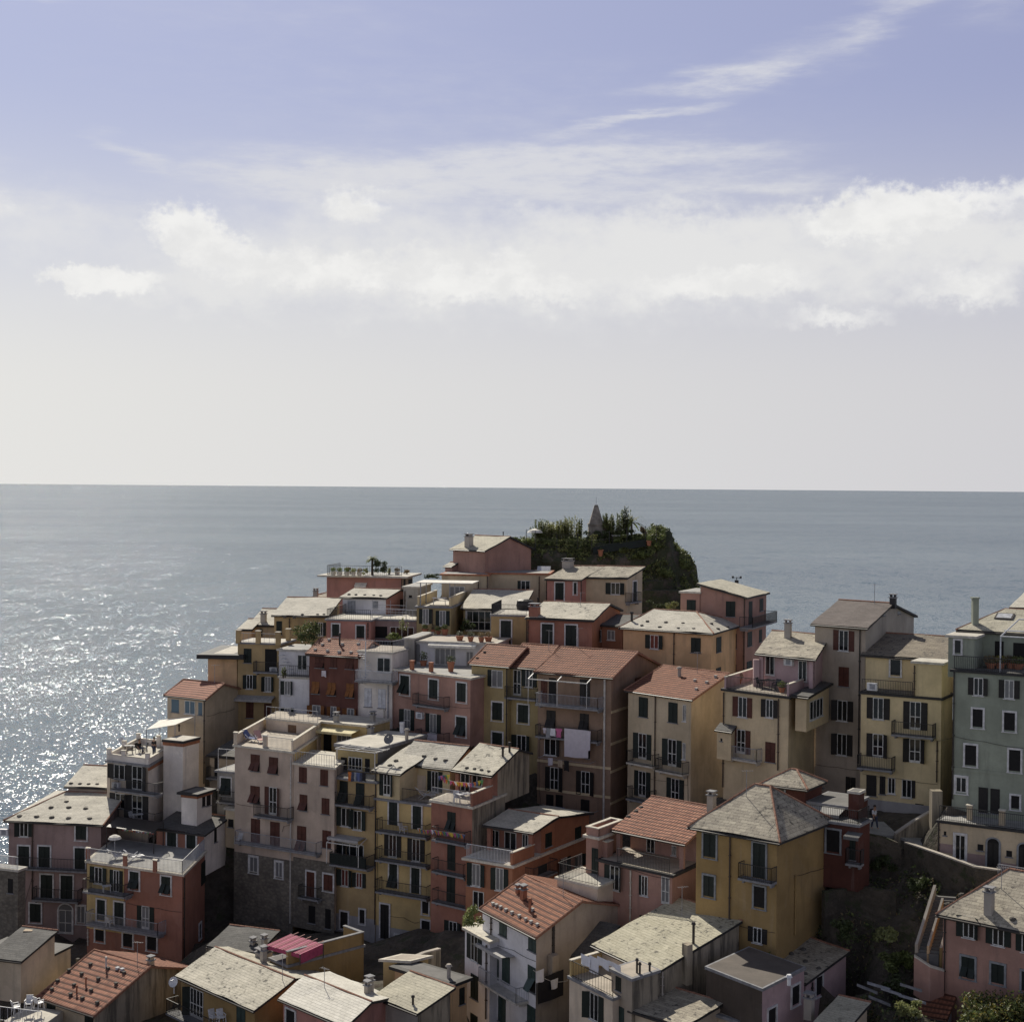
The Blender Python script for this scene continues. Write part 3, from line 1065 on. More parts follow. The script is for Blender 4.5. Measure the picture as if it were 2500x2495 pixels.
    def chimney(s, x, y, w=.6, h=1.0, m='concrete', Z=None, pots=0, d=None):
        p = s.hit(x, y, Z)
        mb = MB()
        mb.box(p - UPZ * .4, w, d or w, h + .4, 0, s.e1, s.e2)
        mb.box(p + UPZ * h, w + .16, (d or w) + .16, .08, 1, s.e1, s.e2)
        for q in (-1, 1):
            mb.box(p + UPZ * (h + .08) + s.e1 * q * w * .35, .12, (d or w) * .8, .2, 0, s.e1, s.e2)
        mb.box(p + UPZ * (h + .28), w + .12, (d or w) + .12, .07, 1, s.e1, s.e2)
        s.sub(mb, 'chimney', [m, 'slab'], s.roofo)

    def flue(s, x, y, h=.8, r=.07, m='gutter', Z=None, capr=1.8):
        p = s.hit(x, y, Z)
        mb = MB()
        mb.bar(p - UPZ * .1, p + UPZ * h, r, 8)
        mb.bar(p + UPZ * h, p + UPZ * (h + .16), r * capr, 8, 0, r * 1.1)
        s.sub(mb, 'flue', m, s.roofo)

    def dish(s, x, y, r=.42, Z=None, m='dish', up=.7):
        p = s.hit(x, y, Z)
        mb = MB()
        mb.bar(p, p + UPZ * up, .03, 6)
        c = p + UPZ * (up + .1)
        n = Vector((-.35, -.85, .4)).normalized()
        t = n.cross(UPZ).normalized()
        w = n.cross(t)
        pr = None
        for q in range(5):
            rr = r * q / 4
            ring = [c + n * (.12 * (q / 4) ** 2) + (t * math.cos(2 * math.pi * k / 14) + w * math.sin(2 * math.pi * k / 14)) * rr for k in range(14)]
            if pr:
                for k in range(14):
                    mb.poly([pr[k], pr[(k + 1) % 14], ring[(k + 1) % 14], ring[k]])
            pr = ring
        mb.bar(c - w * r * .8, c + n * .4, .015)
        mb.box(c + n * .4, .08, .08, .08)
        s.sub(mb, 'satellite_dish', m, s.roofo)

    def aerial(s, x, y, h=1.8, Z=None):
        p = s.hit(x, y, Z)
        mb = MB()
        mb.bar(p - UPZ * .1, p + UPZ * h, .022, 5)
        an = rnd.uniform(-.7, .7)
        d = Vector((math.cos(an), math.sin(an), 0))
        e = Vector((-d.y, d.x, 0))
        z = h - .06
        mb.bar(p + UPZ * z - d * .3, p + UPZ * z + d * .45, .012)
        for q in range(5):
            c = p + UPZ * z + d * (-.28 + q * .17)
            mb.bar(c - e * (.2 - q * .02), c + e * (.2 - q * .02), .008)
        s.sub(mb, 'aerial', 'metal', s.roofo)

    def cable(s, f, pts, Z=None, r=.016, m='gutter'):
        mb = MB()
        pr = None
        for x, y in pts:
            p = f.prj(Z or s.Z, x, y, .05)
            if pr is not None:
                for q in range(5):
                    sag = lambda t_: -UPZ * (.10 * math.sin(math.pi * t_) * (pr - p).length / 4)
                    mb.bar(pr + (p - pr) * (q / 5) + sag(q / 5), pr + (p - pr) * ((q + 1) / 5) + sag((q + 1) / 5), r)
            pr = p
        s.sub(mb, 'cable', m)

    def rail(s, edges, h=1.0, m='iron', inset=.05, step=.13, z=None, base=0.0):
        """railings round a terrace: edges f, s, b, l or (corner pairs in s,t metres)"""
        z = (s.ztop if z is None else z) + base
        i = inset
        E = dict(f=((i, i), (s.W - i, i)), s=((i, i), (i, s.T - i)), b=((i, s.T - i), (s.W - i, s.T - i)), l=((s.W - i, i), (s.W - i, s.T - i)))
        mb = MB()
        for e in edges:
            a_, b_ = E[e] if isinstance(e, str) else e
            railing(mb, s.P(a_[0], a_[1], z), s.P(b_[0], b_[1], z), h, step)
        s.sub(mb, 'railing', m)

    def parapet(s, edges, h=.9, m='cream', th=.2, capm='cap'):
        z = s.ztop
        E = dict(f=((0, 0), (s.W, 0)), s=((0, 0), (0, s.T)), b=((0, s.T - th), (s.W, s.T - th)), l=((s.W - th, 0), (s.W - th, s.T)))
        mb = MB()
        for e in edges:
            (a0, t0), (a1, t1) = E[e] if isinstance(e, str) else e
            if abs(a1 - a0) > abs(t1 - t0):
                lo, hi = min(a0, a1), max(a0, a1)
                mb.obox(s.P(lo, t0, z), s.e1 * (hi - lo), s.e2 * th, UPZ * h, 0)
                mb.obox(s.P(lo - .04, t0 - .04, z + h), s.e1 * (hi - lo + .08), s.e2 * (th + .08), UPZ * .07, 1)
            else:
                lo, hi = min(t0, t1), max(t0, t1)
                mb.obox(s.P(a0, lo + .003, z - .003), s.e1 * th, s.e2 * (hi - lo - .006), UPZ * (h - .003), 0)
                mb.obox(s.P(a0 - .037, lo - .037, z + h - .006), s.e1 * (th + .074), s.e2 * (hi - lo + .074), UPZ * .07, 1)
        s.sub(mb, 'parapet', [m, capm])

    def pillar(s, pts, h=1.0, w=.35, m='cream', Z=None, capm='cap'):
        for x, y in pts:
            p = s.hit(x, y, Z)
            mb = MB()
            mb.box(p - UPZ * .1, w, w, h + .1, 0, s.e1, s.e2)
            mb.box(p + UPZ * h, w + .1, w + .1, .07, 1, s.e1, s.e2)
            s.sub(mb, 'pillar', [m, capm])


def house(label, Z, C, L, name='house', cat='house', group=None, **kw):
    root = thing(name, label, cat, (0, 0, 0), group)
    kw.setdefault('ground', True)
    return Vol(root, Z, C, L, **kw)


def add(parent, Z, C, L, **kw):
    kw.setdefault('col', 'cream')
    return Vol(parent.root, Z, C, L, up=parent, **kw)

# ------------------------------------------------------------------ the houses, back of the village first
# ---- crown of the village
h1 = house('brick pink gabled house with pale slate roof, highest beside the rock garden', Z1, (1560, 462), 1308, D=162, a=44, xr=1836, base=700, col='rose', pitch=18, roof='gable', apex=(1745, 360), rmat='slate_green', over=.3)
h1.chimney(1432, 432, .75, 1.1, 'concrete')
h1.flue(1702, 352, .5)
v = add(h1, Z1, (1300, 590), 1245, on=(h1.F, .9), xr=1340, base=700, col='rose', roof='plane', rise=.3, rmat='slate', over=.15)

h6 = house('salmon terrace house with planters and railing round its flat roof', Z1, (905, 678), 315, D=169, a=9, xr=990, base=960, col='pink', scol='taupe', deck='deck_grey', over=.9, capt=.2)
h6.rail(['f', 'l'], 1.1, 'iron', step=.25)
h6.feats(h6.F, [('awn', 540, 715, 632, 740, dict(d=.5, m='canvas')), ('pipe', 905, 690, 900)])
h6.feats(h6.S, [('x', 918, 690, 934, 750), ('x', 955, 690, 985, 745)])
h10 = house('little dusky pink house at the seaward edge, low gable to the front', Z1, (305, 868), 50, D=172, a=10, T=6, base=980, col='pink', roof='gablef', apex=(222, 820), rmat='slate', over=.25)
h10.chimney(228, 822, .5, .6, 'concrete')

h2 = house('long low cream house with tiled parapet below the rock garden', Z2, (385, 562), -30, D=161, a=6, T=6, base=790, col='sand', cap='terracotta', deck='deck_grey', over=.2)
h2.feats(h2.F, [('o', 175, 600, 260, 672, dict(right=True)), ('pipe', 322, 570, 760), ('pipe', 372, 590, 760)])
v = add(h2, Z1, (1580, 664), 1218, D=160, xr=1640, base=930, col='sand', cap='terracotta', deck='deck_grey', over=.2)
v.feats(v.F, [('p', 1278, 745, 1398, 832, dict(split=2, tr=False)), ('pipe', 1578, 665, 820), ('pipe', 1508, 700, 840)])
# solar panel
p = h2.hit(360, 535)
mb = MB()
mb.obox(p - h2.e1 * .6, h2.e1 * 1.5, h2.e2 * .7 + UPZ * .45, UPZ * .05)
h2.sub(mb, 'solar_panel', 'solar')

h23 = house('cream cottage with pink wing and long slate roof just under the rock garden', Z2, (910, 582), (605, 574), D=158.5, a=12, xr=1016, base=830, col='sand', pitch=14, roof='plane', apex=(1016, 516), rmat='slate_mix', over=.25)
h23.feats(h23.F, [('o', 768, 614, 902, 694)])
h23.feats(h23.S, [('c', 951, 606, 975, 744, dict(tr=True)), ('b', 940, 1012, 752, dict(d=.7))])
v = add(h23, Z2, (600, 594), 375, on=(h23.F, 1.2), T=5.0, base=830, col='pink', roof='plane', rise=1.1, rmat='slate_mix', over=.22)
v.feats(v.F, [('c', 430, 614, 487, 728, dict(tr=True)), ('c', 555, 614, 573, 690, dict(tr=True)), ('pipe', 606, 600, 730)])
v.chimney(515, 512, .9, .7, 'concrete')

h28 = house('dusky pink corner house with sloping slate roof and weather vane, above the sea', Z2, (1712, 712), (1408, 626), D=141, a=26, xr=1852, base=1300, col='rose', roof='rake', rmat='slate_green', over=.3)
h28.feats(h28.F, [('c', 1580, 740, 1642, 842)])
h28.feats(h28.S, [('c', 1733, 740, 1755, 892), ('c', 1806, 722, 1829, 804), ('b', 1760, 1925, 905, dict(d=1.3)), ('c', 1724, 945, 1753, 1040), ('c', 1802, 930, 1820, 1012), ('c', 1720, 1142, 1752, 1198)])
h28.feats(h28.F, [('pipe', 1706, 720, 1240)])
v = add(h28, Z2, (1403, 688), 1274, on=(h28.F, .1), T=5, base=900, col='rose', over=.15, deck='deck_grey')
v.feats(v.F, [('c', 1316, 730, 1376, 818)])
p = h28.hit(1652, 618)
mb = MB()
mb.bar(p, p + UPZ * .35, .22, 6)
mb.bar(p + UPZ * .35, p + UPZ * .7, .05)
mb.bar(p + UPZ * .62 - h28.e1 * .45, p + UPZ * .62 + h28.e1 * .45, .04)
for q in (-.45, .45):
    mb.box(p + UPZ * .55 + h28.e1 * q, .2, .2, .24)
h28.sub(mb, 'weather_vane', 'fascia', h28.roofo)

# ---- upper terraces
h3 = house('ochre house with open roof terrace, white pergola and two shuttered windows', Z1, (1290, 918), 1022, D=150, a=8, xr=1420, base=1130, col='olive', deck='deck_pale', cap='slab', over=.2)
h3.feats(h3.F, [('o', 1040, 922, 1145, 1040, dict(glass='glass_curtain')), ('o', 1170, 936, 1282, 1056, dict(glass='glass_curtain')), ('pipe', 1146, 925, 1100)])
h3.parapet(['s'], .9, 'paleyellow', .2)
h3.parapet([((h3.W - .2, .3), (h3.W - .2, h3.T))], .9, 'paleyellow', .2)
mb = MB()
for q in (.2, h3.W - .3):
    for t in (.4, 3.4):
        mb.box(h3.P(q, t, h3.ztop), .1, .1, 2.35)
mb.obox(h3.P(-2.2, .2, h3.ztop + 2.35), h3.e1 * (h3.W + 2.4), h3.e2 * 4.2, UPZ * .07, 1)
h3.sub(mb, 'pergola', ['rail_grey', 'canvas'])

h4 = house('lean-to house with striped slate roof half in shadow and dark glazed front', Z1, (1838, 925), 1390, D=152, a=10, T=6.4, base=1140, col='olive', roof='plane', apex=(1905, 792), rmat='slate', over=.3)
h4.feats(h4.F, [('p', 1415, 940, 1605, 1100, dict(split=3, tr='trim', glass='glass')), ('panel', 1400, 925, 1610, 938, 'slab_pale')])
mb = MB()
mb.box(h4.P(3.4, 2.0, h4.hit(1560, 850).z), .01, .01, .01)

h5 = house('ochre house with tall green door and railed terrace carrying a covered grill', Z1, (1890, 985), 1606, D=144, a=9, T=6, base=1260, col='ochre', deck='deck_pale', cap='slab', over=.1)
h5.rail(['f', 'l'], 1.0, 'iron')
h5.feats(h5.F, [('c', 1683, 1014, 1764, 1200, dict(tr=True)), ('pipe', 1888, 990, 1220)])

h9 = house('plain grey rendered block with pale roof slab between two terraces', Z1, (1035, 760), 918, D=158, a=10, T=6, base=980, col='grey', deck='deck_grey', over=.15)
h9.feats(h9.F, [('pipe', 930, 780, 940), ('x', 960, 815, 985, 835)])

h7 = house('whitewashed cottage with pale slate roof and two grey shutters', Z1, (780, 836), (440, 826), D=157, a=12, xr=912, base=1010, col='bluewhite', scol='pink', pitch=12, roof='gable', apex=(885, 772), rmat='slate', over=.25, sh='shutter_grey')
h7.vents([(490, 812), (545, 814), (615, 816), (685, 820), (738, 822)])
h7.feats(h7.F, [('c', 480, 858, 540, 944, dict(sh='shutter_grey')), ('c', 680, 862, 718, 922, dict(sh='shutter_grey'))])
h7.feats(h7.S, [('x', 890, 845, 914, 905)])

h8 = house('rose pink house with two tall green doors under a railed roof terrace', Z1, (660, 1022), 312, D=150, a=10, T=7, base=1180, col='pink', deck='deck_pale', cap='slab', over=.15)
h8.rail(['f', 'l'], 1.0, 'iron', step=.2)
h8.feats(h8.F, [('c', 358, 1042, 414, 1136, dict(tr=True)), ('c', 549, 1054, 612, 1150, dict(tr=True)), ('pipe', 640, 1030, 1150)])
v = add(h8, Z1, (1020, 1022), 662, D=151, T=7, base=1180, col='mauve', deck='deck_pale', cap='slab', over=.15)
v.rail(['f', 's'], 1.0, 'rail_white', step=.35)
v.feats(v.F, [('p', 812, 1064, 1000, 1150, dict(split=3, glass='glass')), ('x', 680, 1060, 790, 1150)])
mb = MB()
for zz in (.35, .7, 1.05, 1.4):
    mb.bar(v.P(v.W * .25, .4, v.ztop + zz), v.P(v.W, 1.0, v.ztop + zz), .03)
for q in (.25, .6, 1.0):
    mb.bar(v.P(v.W * q, .5, v.ztop), v.P(v.W * q, .5, v.ztop + 1.9), .035)
v.sub(mb, 'terrace_frame', 'rail_grey')

h11 = house('sandy house with stepped slate roofs and a green door beside tall plants', Z4, (1440, 12), 1028, D=153, a=6, T=6, base=300, col='ochre', roof='plane', rise=1.3, rmat='slate', over=.25)
h11.feats(h11.F, [('c', 1046, 52, 1090, 160), ('o', 1350, 62, 1436, 168), ('pipe', 1150, 30, 160)])
h11.vents([(1112, 18), (1186, 22), (1250, 4), (1370, 4), (1420, 4)])
h12 = house('small sand coloured house with chimney, lowest roof at the seaward corner', Z4, (1030, 86), 846, D=156, a=6, T=5, base=260, col='sand', roof='plane', rise=1.2, rmat='slate', over=.25)
h12.chimney(945, 62, .55, .9, 'concrete')
h12.feats(h12.F, [('c', 915, 112, 936, 165)])
v = add(h12, Z4, (850, 122), 745, D=154, T=4, base=260, col='peach', over=.1, roof='plane', rise=.7, rmat='slate')

h25 = house('salmon red house with speckled slate roof and two tall green doors', Z2, (678, 866), (250, 848), D=139, a=20, apex=(785, 760), xr=866, base=1080, col='salmon', scol='orange', roof='gable', rmat='slate_spot', over=.28)
h25.feats(h25.F, [('c', 340, 892, 414, 1052, dict(tr=True)), ('c', 500, 900, 574, 1044, dict(tr=True)), ('pipe', 248, 870, 1040)])
h25.feats(h25.S, [('o', 720, 930, 757, 1006)])
h25.chimney(290, 838, .9, .9, 'salmon')
h25.flue(312, 762, .6)

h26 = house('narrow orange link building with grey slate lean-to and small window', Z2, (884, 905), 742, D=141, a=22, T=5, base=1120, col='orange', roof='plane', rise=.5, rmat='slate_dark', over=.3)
h26.feats(h26.F, [('p', 780, 934, 832, 1000)])
h26.rail([((0.05, -.9), (2.2, -.9))], 1.0, z=h26.z1 - 3.3)

h27 = house('golden yellow house with pale hipped slate roof and roof stones', Z2, (1480, 958), (888, 916), D=134, a=32, b=25, xr=1694, base=1260, col='peach', roof='hip', rise=1.45, hipr=3.6, hipl=1.6, rmat='slate', over=.35)
h27.feats(h27.F, [('o', 1036, 966, 1160, 1060, dict(glass='glass_red')), ('c', 1345, 985, 1410, 1086), ('pipe', 1232, 955, 1240)])
h27.feats(h27.S, [('c', 1514, 980, 1546, 1080), ('c', 1646, 955, 1676, 1052), ('c', 1513, 1186, 1543, 1240), ('c', 1646, 1160, 1672, 1206), ('pipe', 1694, 930, 1240)])
h27.vents([(1050, 878), (1175, 884), (1290, 890), (1012, 906), (1135, 916), (1260, 924), (1362, 928), (1480, 893), (1525, 928), (1590, 916)], size=.4)
h27.flue(945, 876, .8, .12)

# ---- right hand row above the lane
h30 = house('pale yellow house with lilac penthouse and railed corner terrace', Z3, (545, 858), (165, 790), D=114, a=44, b=29, xr=700, base=1500, col='buff', scol='buff', deck='deck', cap='fascia', over=.25)
h30.sh = 'shutter_brown'
h30.feats(h30.F, [('o', 218, 848, 330, 968), ('o', 385, 862, 480, 970, dict(sh='shutter_dark', glass='glass')), ('o', 210, 1040, 320, 1182), ('b', 182, 354, 1230, dict(d=.8, m='rail_grey', slab='slab_pale')),
                  ('c', 408, 1115, 466, 1232), ('pipe', 488, 860, 1280), ('pipe', 165, 820, 1380)])
h30.rail(['f'], 1.05, 'iron')
h30.parapet(['s'], .9, 'lilac', .18)
h30.parapet(['l'], .9, 'lilac', .18)
v = add(h30, Z3, (688, 622), 372, on=(h30.F, -3.0), T=5.5, base=860, col='lilac', roof='plane', pitch=14, apex=(760, 500), rmat='slate_mix', over=.35, sh='shutter_dark', recess=.7)
v.feats(v.F, [('p', 408, 606, 462, 718, dict(tr=False)), ('p', 602, 634, 652, 756), ('ac', 552, 640), ('pipe', 690, 640, 780)])
v.chimney(540, 500, .6, 1.2, 'concrete')
mb = MB()
mb.box(v.P(v.W + .25, -.2, v.z0), .45, .45, 2.7)
v.sub(mb, 'chimney_stack', 'lilac')
# little projecting closet
v = add(h30, Z3, (205, 1052), 122, on=(h30.F, .9), T=.9, base=1225, col='buff', roof='plane', rise=.25, rmat='slate_dark', over=.15, ridge=False)
v.feats(v.F, [('x', 143, 1092, 153, 1108)])
# oriel
v = add(h30, Z3, (650, 850), 585, on=(h30.S, 1.5), xr=782, base=1055, col='buff', roof='plane', rise=.35, rmat='slate_dark', over=.3, ridge=False)
v.feats(v.S, [('p', 668, 862, 744, 972, dict(split=3))])

h31 = house('grey beige tower house with dark slate gable, tallest on the right slope', Z3, (998, 440), (700, 412), D=117, a=42, b=31, xr=1282, base=1500, col='taupe', scol='grey', roof='gable', apex=(1146, 300), rmat='slate_brown', over=.3, sh='shutter_brown')
h31.feats(h31.F, [('o', 808, 455, 932, 577), ('c', 840, 672, 900, 786), ('o', 798, 868, 926, 990, dict(sh='shutter_dark')), ('o', 797, 1065, 922, 1192, dict(sh='shutter_dark')),
                  ('x', 718, 1290, 756, 1380), ('c', 882, 1320, 940, 1420, dict(arch=True, sh='shutter_dark')), ('pipe', 968, 440, 1240, dict(m='gutter')), ('plinth', 800, 1268, 'taupe')])
h31.chimney(1160, 300, .5, .5, 'fascia')
h31.feats(h31.S, [('v', 1095, 345, 1112, 370, dict(glass='glass_curtain')), ('v', 1188, 342, 1204, 360, dict(glass='glass_curtain'))])

h32 = house('butter yellow house with bowed balconies and a shaded roof terrace', Z3, (1445, 868), (972, 832), D=111, a=31, xr=1512, base=1540, col='paleyellow', deck='deck_dark', cap='fascia', over=.15, sh='shutter_dark')
h32.feats(h32.F, [('o', 1005, 853, 1142, 980), ('o', 1220, 876, 1364, 1042), ('b', 1148, 1394, 1090, dict(d=.95)), ('o', 1003, 1065, 1140, 1205), ('b', 946, 1152, 1285, dict(d=.95)),
                  ('o', 1217, 1094, 1362, 1236), ('w', 1003, 1308, 1062, 1430), ('c', 1082, 1315, 1114, 1420), ('p', 1130, 1324, 1174, 1418), ('o', 1212, 1336, 1292, 1442, dict(left=True)),
                  ('pipe', 1422, 1105, 1350), ('x', 1290, 1478, 1340, 1540), ('plinth', 1200, 1470, 'plinth')])
h32.rail([((h32.W * .36, .05), (h32.W - .05, .05))], 1.0, 'iron')
v = add(h32, Z3, (1470, 628), 998, on=(h32.F, -2.6), T=5.5, base=868, col='paleyellow', roof='plane', apex=(1560, 516), rmat='slate_lichen', over=.35)
v.feats(v.F, [('v', 1146, 628, 1204, 720, dict(tr=True, glass='glass'))])
v = add(h32, Z3, (1448, 660), 1282, on=(h32.F, -.02), T=2.6, base=868, col='paleyellow', over=.2, deck='deck_pale', cap='slab_pale')
v.feats(v.F, [('pipe', 1288, 662, 850)])
p = h32.hit(1045, 800)
h32.feats(h32.F, [('ac', 1042, 785)], Z3)

h33 = house('grey green house with planted terrace and white awning frame, right edge', Z3, (2100, 740), (1516, 690), D=100, a=31, T=8, base=1500, col='green', deck='deck_dark', cap='fascia', over=.2, sh='shutter_dark')
h33.feats(h33.F, [('o', 1602, 735, 1726, 840), ('o', 1783, 748, 1908, 858), ('x', 1630, 920, 1690, 1024, dict(tr=True)), ('x', 1815, 940, 1880, 1045, dict(tr=True)), ('x', 1585, 1132, 1652, 1250, dict(tr=True)),
                  ('x', 1844, 1160, 1912, 1284, dict(tr=True)), ('p', 1530, 1320, 1594, 1410, dict(tr=True)), ('pipe', 1522, 700, 1450, dict(m='gutter')), ('band', 1700, 1290, dict(m='green'))])
h33.feats(h33.F, [('w', 1163, 215, 1232, 398, dict(sh='shutter_dark')), ('w', 1250, 225, 1318, 405, dict(sh='shutter_dark')), ('x', 1402, 275, 1462, 368, dict(tr=True))], Z11)
h33.rail(['f'], .95, 'iron')
v = add(h33, Z3, (2100, 478), 1562, on=(h33.F, -3.2), T=7, base=740, col='green', roof='gable', rise=1.25, hipl=2.6, rmat='slate_green', over=.3, sh='shutter_dark')
v.feats(v.F, [('x', 1760, 520, 1812, 640), ('x', 1868, 530, 1935, 640), ('x', 1672, 520, 1690, 680)])
mb = MB()
uu, vv = v.e1 * -1.3, (v.e2 * 1.0 + UPZ * (1.25 / 3.5))
mb.obox(v.hit(1755, 392) + UPZ * .02, uu, vv * .9, UPZ * .1, 0)
mb.obox(v.hit(1755, 392) + UPZ * .02 + uu * .1 + vv * .1, uu * .8, vv * .7, UPZ * .112, 1)
v.sub(mb, 'skylight', ['gutter', 'solar'], v.roofo)
v2 = add(h33, Z3, (1640, 505), 1486, on=(h33.F, -.6), T=3.2, base=740, col='green', over=.2, deck='deck_pale')
v2.feats(v2.F, [('v', 1525, 515, 1560, 588, dict(tr=True, glass='glass'))])
mb = MB()
mb.box(v2.P(v2.W * .42, 3.3, v2.z1 - 1), .42, .42, 3.6)
mb.box(v2.P(v2.W * .42, 3.3, v2.z1 + 2.6), .55, .55, .1)
v2.sub(mb, 'chimney', 'green')
mb = MB()
zt = h33.ztop
A, B = h33.P(h33.W - 3.2, .1, zt + 2.5), h33.P(0, .1, zt + 2.5)
A2, B2 = h33.P(h33.W - 3.8, 3.1, zt + 3.5), h33.P(0, 3.1, zt + 3.5)
for a_, b_ in ((A, B), (A + h33.e2 * 1.0 + UPZ * .33, B + h33.e2 * 1.0 + UPZ * .33), (A, A2), (A2, B2), (A, A - UPZ * 2.5)):
    mb.bar(a_, b_, .05, 6)
h33.sub(mb, 'awning_frame', 'rail_white')
h35 = house('cream house showing only its roof corner at the far right edge', Z3, (2050, 330), (1872, 290), D=112, a=30, T=6, base=520, col='paleyellow', roof='plane', rise=.8, rmat='slate', over=.3)

h34 = house('cream ground floor building with arched doors below the green house', Z11, (1800, 585), (872, 462), D=97, a=31, T=6, base=920, col='sand', deck='deck_grey', cap='fascia', over=.15, sh='shutter_dark')
h34.rail(['f'], 1.0, 'iron')
h34.pillar([(1098, 452), (1335, 490)], 1.0, .36, 'sand')
h34.feats(h34.F, [('p', 992, 560, 1068, 745, dict(tr=True, arch=False, glass='glass')), ('c', 1228, 620, 1312, 808, dict(arch=True, tr='trim_grey')), ('c', 1456, 655, 1530, 860, dict(arch=True, tr='trim_grey')),
                  ('x', 1156, 630, 1198, 674), ('x', 1366, 676, 1408, 720), ('x', 910, 535, 928, 564), ('panel', 873, 620, 988, 700, 'mauve'), ('panel', 1074, 692, 1222, 795, 'mauve'), ('panel', 1318, 760, 1452, 860, 'mauve'),
                  ('pipe', 876, 470, 690, dict(m='gutter'))])

# ---- middle left
h13 = house('ochre house with pillared roof terrace, striped awning and green shutters', Z4, (1075, 240), (742, 228), D=145, a=12, xr=1188, base=860, col='ochre', deck='deck_pale', cap='slab', over=.15)
h13.pillar([(748, 216), (903, 222), (1060, 232), (1140, 205)], 1.15, .42, 'ochre')
h13.rail(['f'], .9, 'rail_grey', step=.5)
h13.feats(h13.F, [('c', 790, 268, 850, 380), ('x', 956, 272, 1050, 452), ('b', 862, 1058, 466, dict(d=.9)), ('ac', 1030, 435), ('o', 782, 474, 890, 585), ('o', 925, 488, 1034, 606),
                  ('awn', 740, 630, 1036, 672, dict(d=1.0)), ('c', 808, 688, 866, 812, dict(sh='shutter_brown')), ('c', 950, 700, 1008, 820, dict(sh='shutter_brown'))])
h14 = house('plain yellow annex with flat white roof and thick dark fascia', Z4, (735, 345), 508, D=146, a=5, T=7, base=660, col='peach', over=.9, capt=.42, cap='fascia', deck='deck_pale')
h15 = house('narrow white house with bush topped roof and glazed upper loggia', Z4, (1305, 508), 1068, D=141, a=14, T=6, base=880, col='bluewhite', deck='deck_grey', over=.12)
h15.rail(['f'], 1.05, 'iron', step=.2)
h15.feats(h15.F, [('o', 1080, 522, 1186, 632, dict(glass='glass_curtain')), ('o', 1080, 730, 1190, 830, dict(glass='glass_curtain')), ('pipe', 1074, 510, 840, dict(m='pipe_white'))])
v = add(h15, Z4, (1305, 292), 1066, on=(h15.F, -1.6), T=4.4, base=510, col='bluewhite', scol='bluewhite', deck='deck_grey', over=.2)
v.feats(v.F, [('p', 1212, 318, 1286, 436, dict(glass='glass'))])
mb = MB()
for q in range(8):
    mb.obox(v.P(v.W * .75 - q * .22, -.9, v.z1 - .4 - q * .34), v.e1 * .5, v.e2 * .6, UPZ * .05)
v.sub(mb, 'outdoor_stair', 'rail_white')

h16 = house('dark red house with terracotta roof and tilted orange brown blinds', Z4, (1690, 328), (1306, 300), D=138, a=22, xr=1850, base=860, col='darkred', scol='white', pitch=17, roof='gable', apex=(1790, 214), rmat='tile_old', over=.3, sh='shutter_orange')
h16.feats(h16.F, [('a', 1352, 338, 1420, 420, dict(sh='shutter_brown')), ('c', 1470, 338, 1520, 418, dict(sh='shutter_brown')), ('a', 1592, 345, 1652, 428, dict(sh='shutter_brown')),
                  ('a', 1326, 528, 1384, 622), ('a', 1450, 535, 1512, 636), ('a', 1596, 542, 1656, 652), ('o', 1290, 712, 1432, 832, dict(glass='glass_curtain')), ('o', 1444, 722, 1546, 836, dict(glass='glass_curtain')), ('o', 1568, 738, 1692, 836, dict(glass='glass_curtain'))])
h16.vents([(1352, 285), (1448, 293), (1540, 301), (1632, 305), (1408, 244), (1460, 206), (1690, 240), (1565, 240)], m='vent_pale', size=.24)
h16.flue(1543, 238, 1.0, .09)

h17 = house('white house with round railed terrace and spiral ladder next to the dark red house', Z1, (830, 1278), 562, D=137, a=20, T=5, base=1830, col='white', deck='deck', cap='slab_pale', over=.12, sh='shutter_white')
h17.rail(['f', 's'], 1.0, 'rail_grey', step=.16)
h17.feats(h17.F, [('p', 712, 1306, 816, 1422, dict(split=1, glass='glass')), ('b', 532, 828, 1506, dict(d=1.3, m='rail_white')), ('c', 612, 1545, 668, 1690), ('c', 720, 1552, 778, 1700), ('pipe', 800, 1520, 1800, dict(m='rail_grey'))])
mb = MB()
fc = h17.F
zt, zb = h17.ztop + 1.0, h17.F.loc(Z1, 650, 1500)[1]
a_ = fc.loc(Z1, 648, 1300)[0]
mb.bar(fc.pt(a_, zb, .8), fc.pt(a_, zt, .8), .05, 6)
for q in range(14):
    an = q * .5
    z = zb + (h17.ztop - zb) * q / 14
    c = fc.pt(a_, z, .8)
    mb.obox(c, (fc.u * math.cos(an) + fc.n * math.sin(an)) * .65, (fc.u * -math.sin(an) + fc.n * math.cos(an)) * .22, UPZ * .03)
h17.sub(mb, 'spiral_stair', 'rail_white')

h18 = house('white house with small arched door and a row of four tall glass doors', Z1, (1640, 1205), 1004, D=139, a=14, T=6, base=1470, col='bluewhite', deck='deck', cap='slab_pale', over=.25)
h18.feats(h18.F, [('p', 1165, 1232, 1328, 1362, dict(split=3, glass='glass_curtain')), ('p', 1410, 1256, 1468, 1384, dict(glass='glass_curtain')), ('v', 1014, 1210, 1048, 1330, dict(glass='glass_curtain', arch=True)), ('awn', 1125, 1180, 1500, 1212, dict(d=.7, m='canvas'))])
v = add(h18, Z1, (1005, 1165), 925, on=(h18.F, .6), T=6, base=1470, col='grey', scol='darkgrey', over=.1, deck='deck_grey')

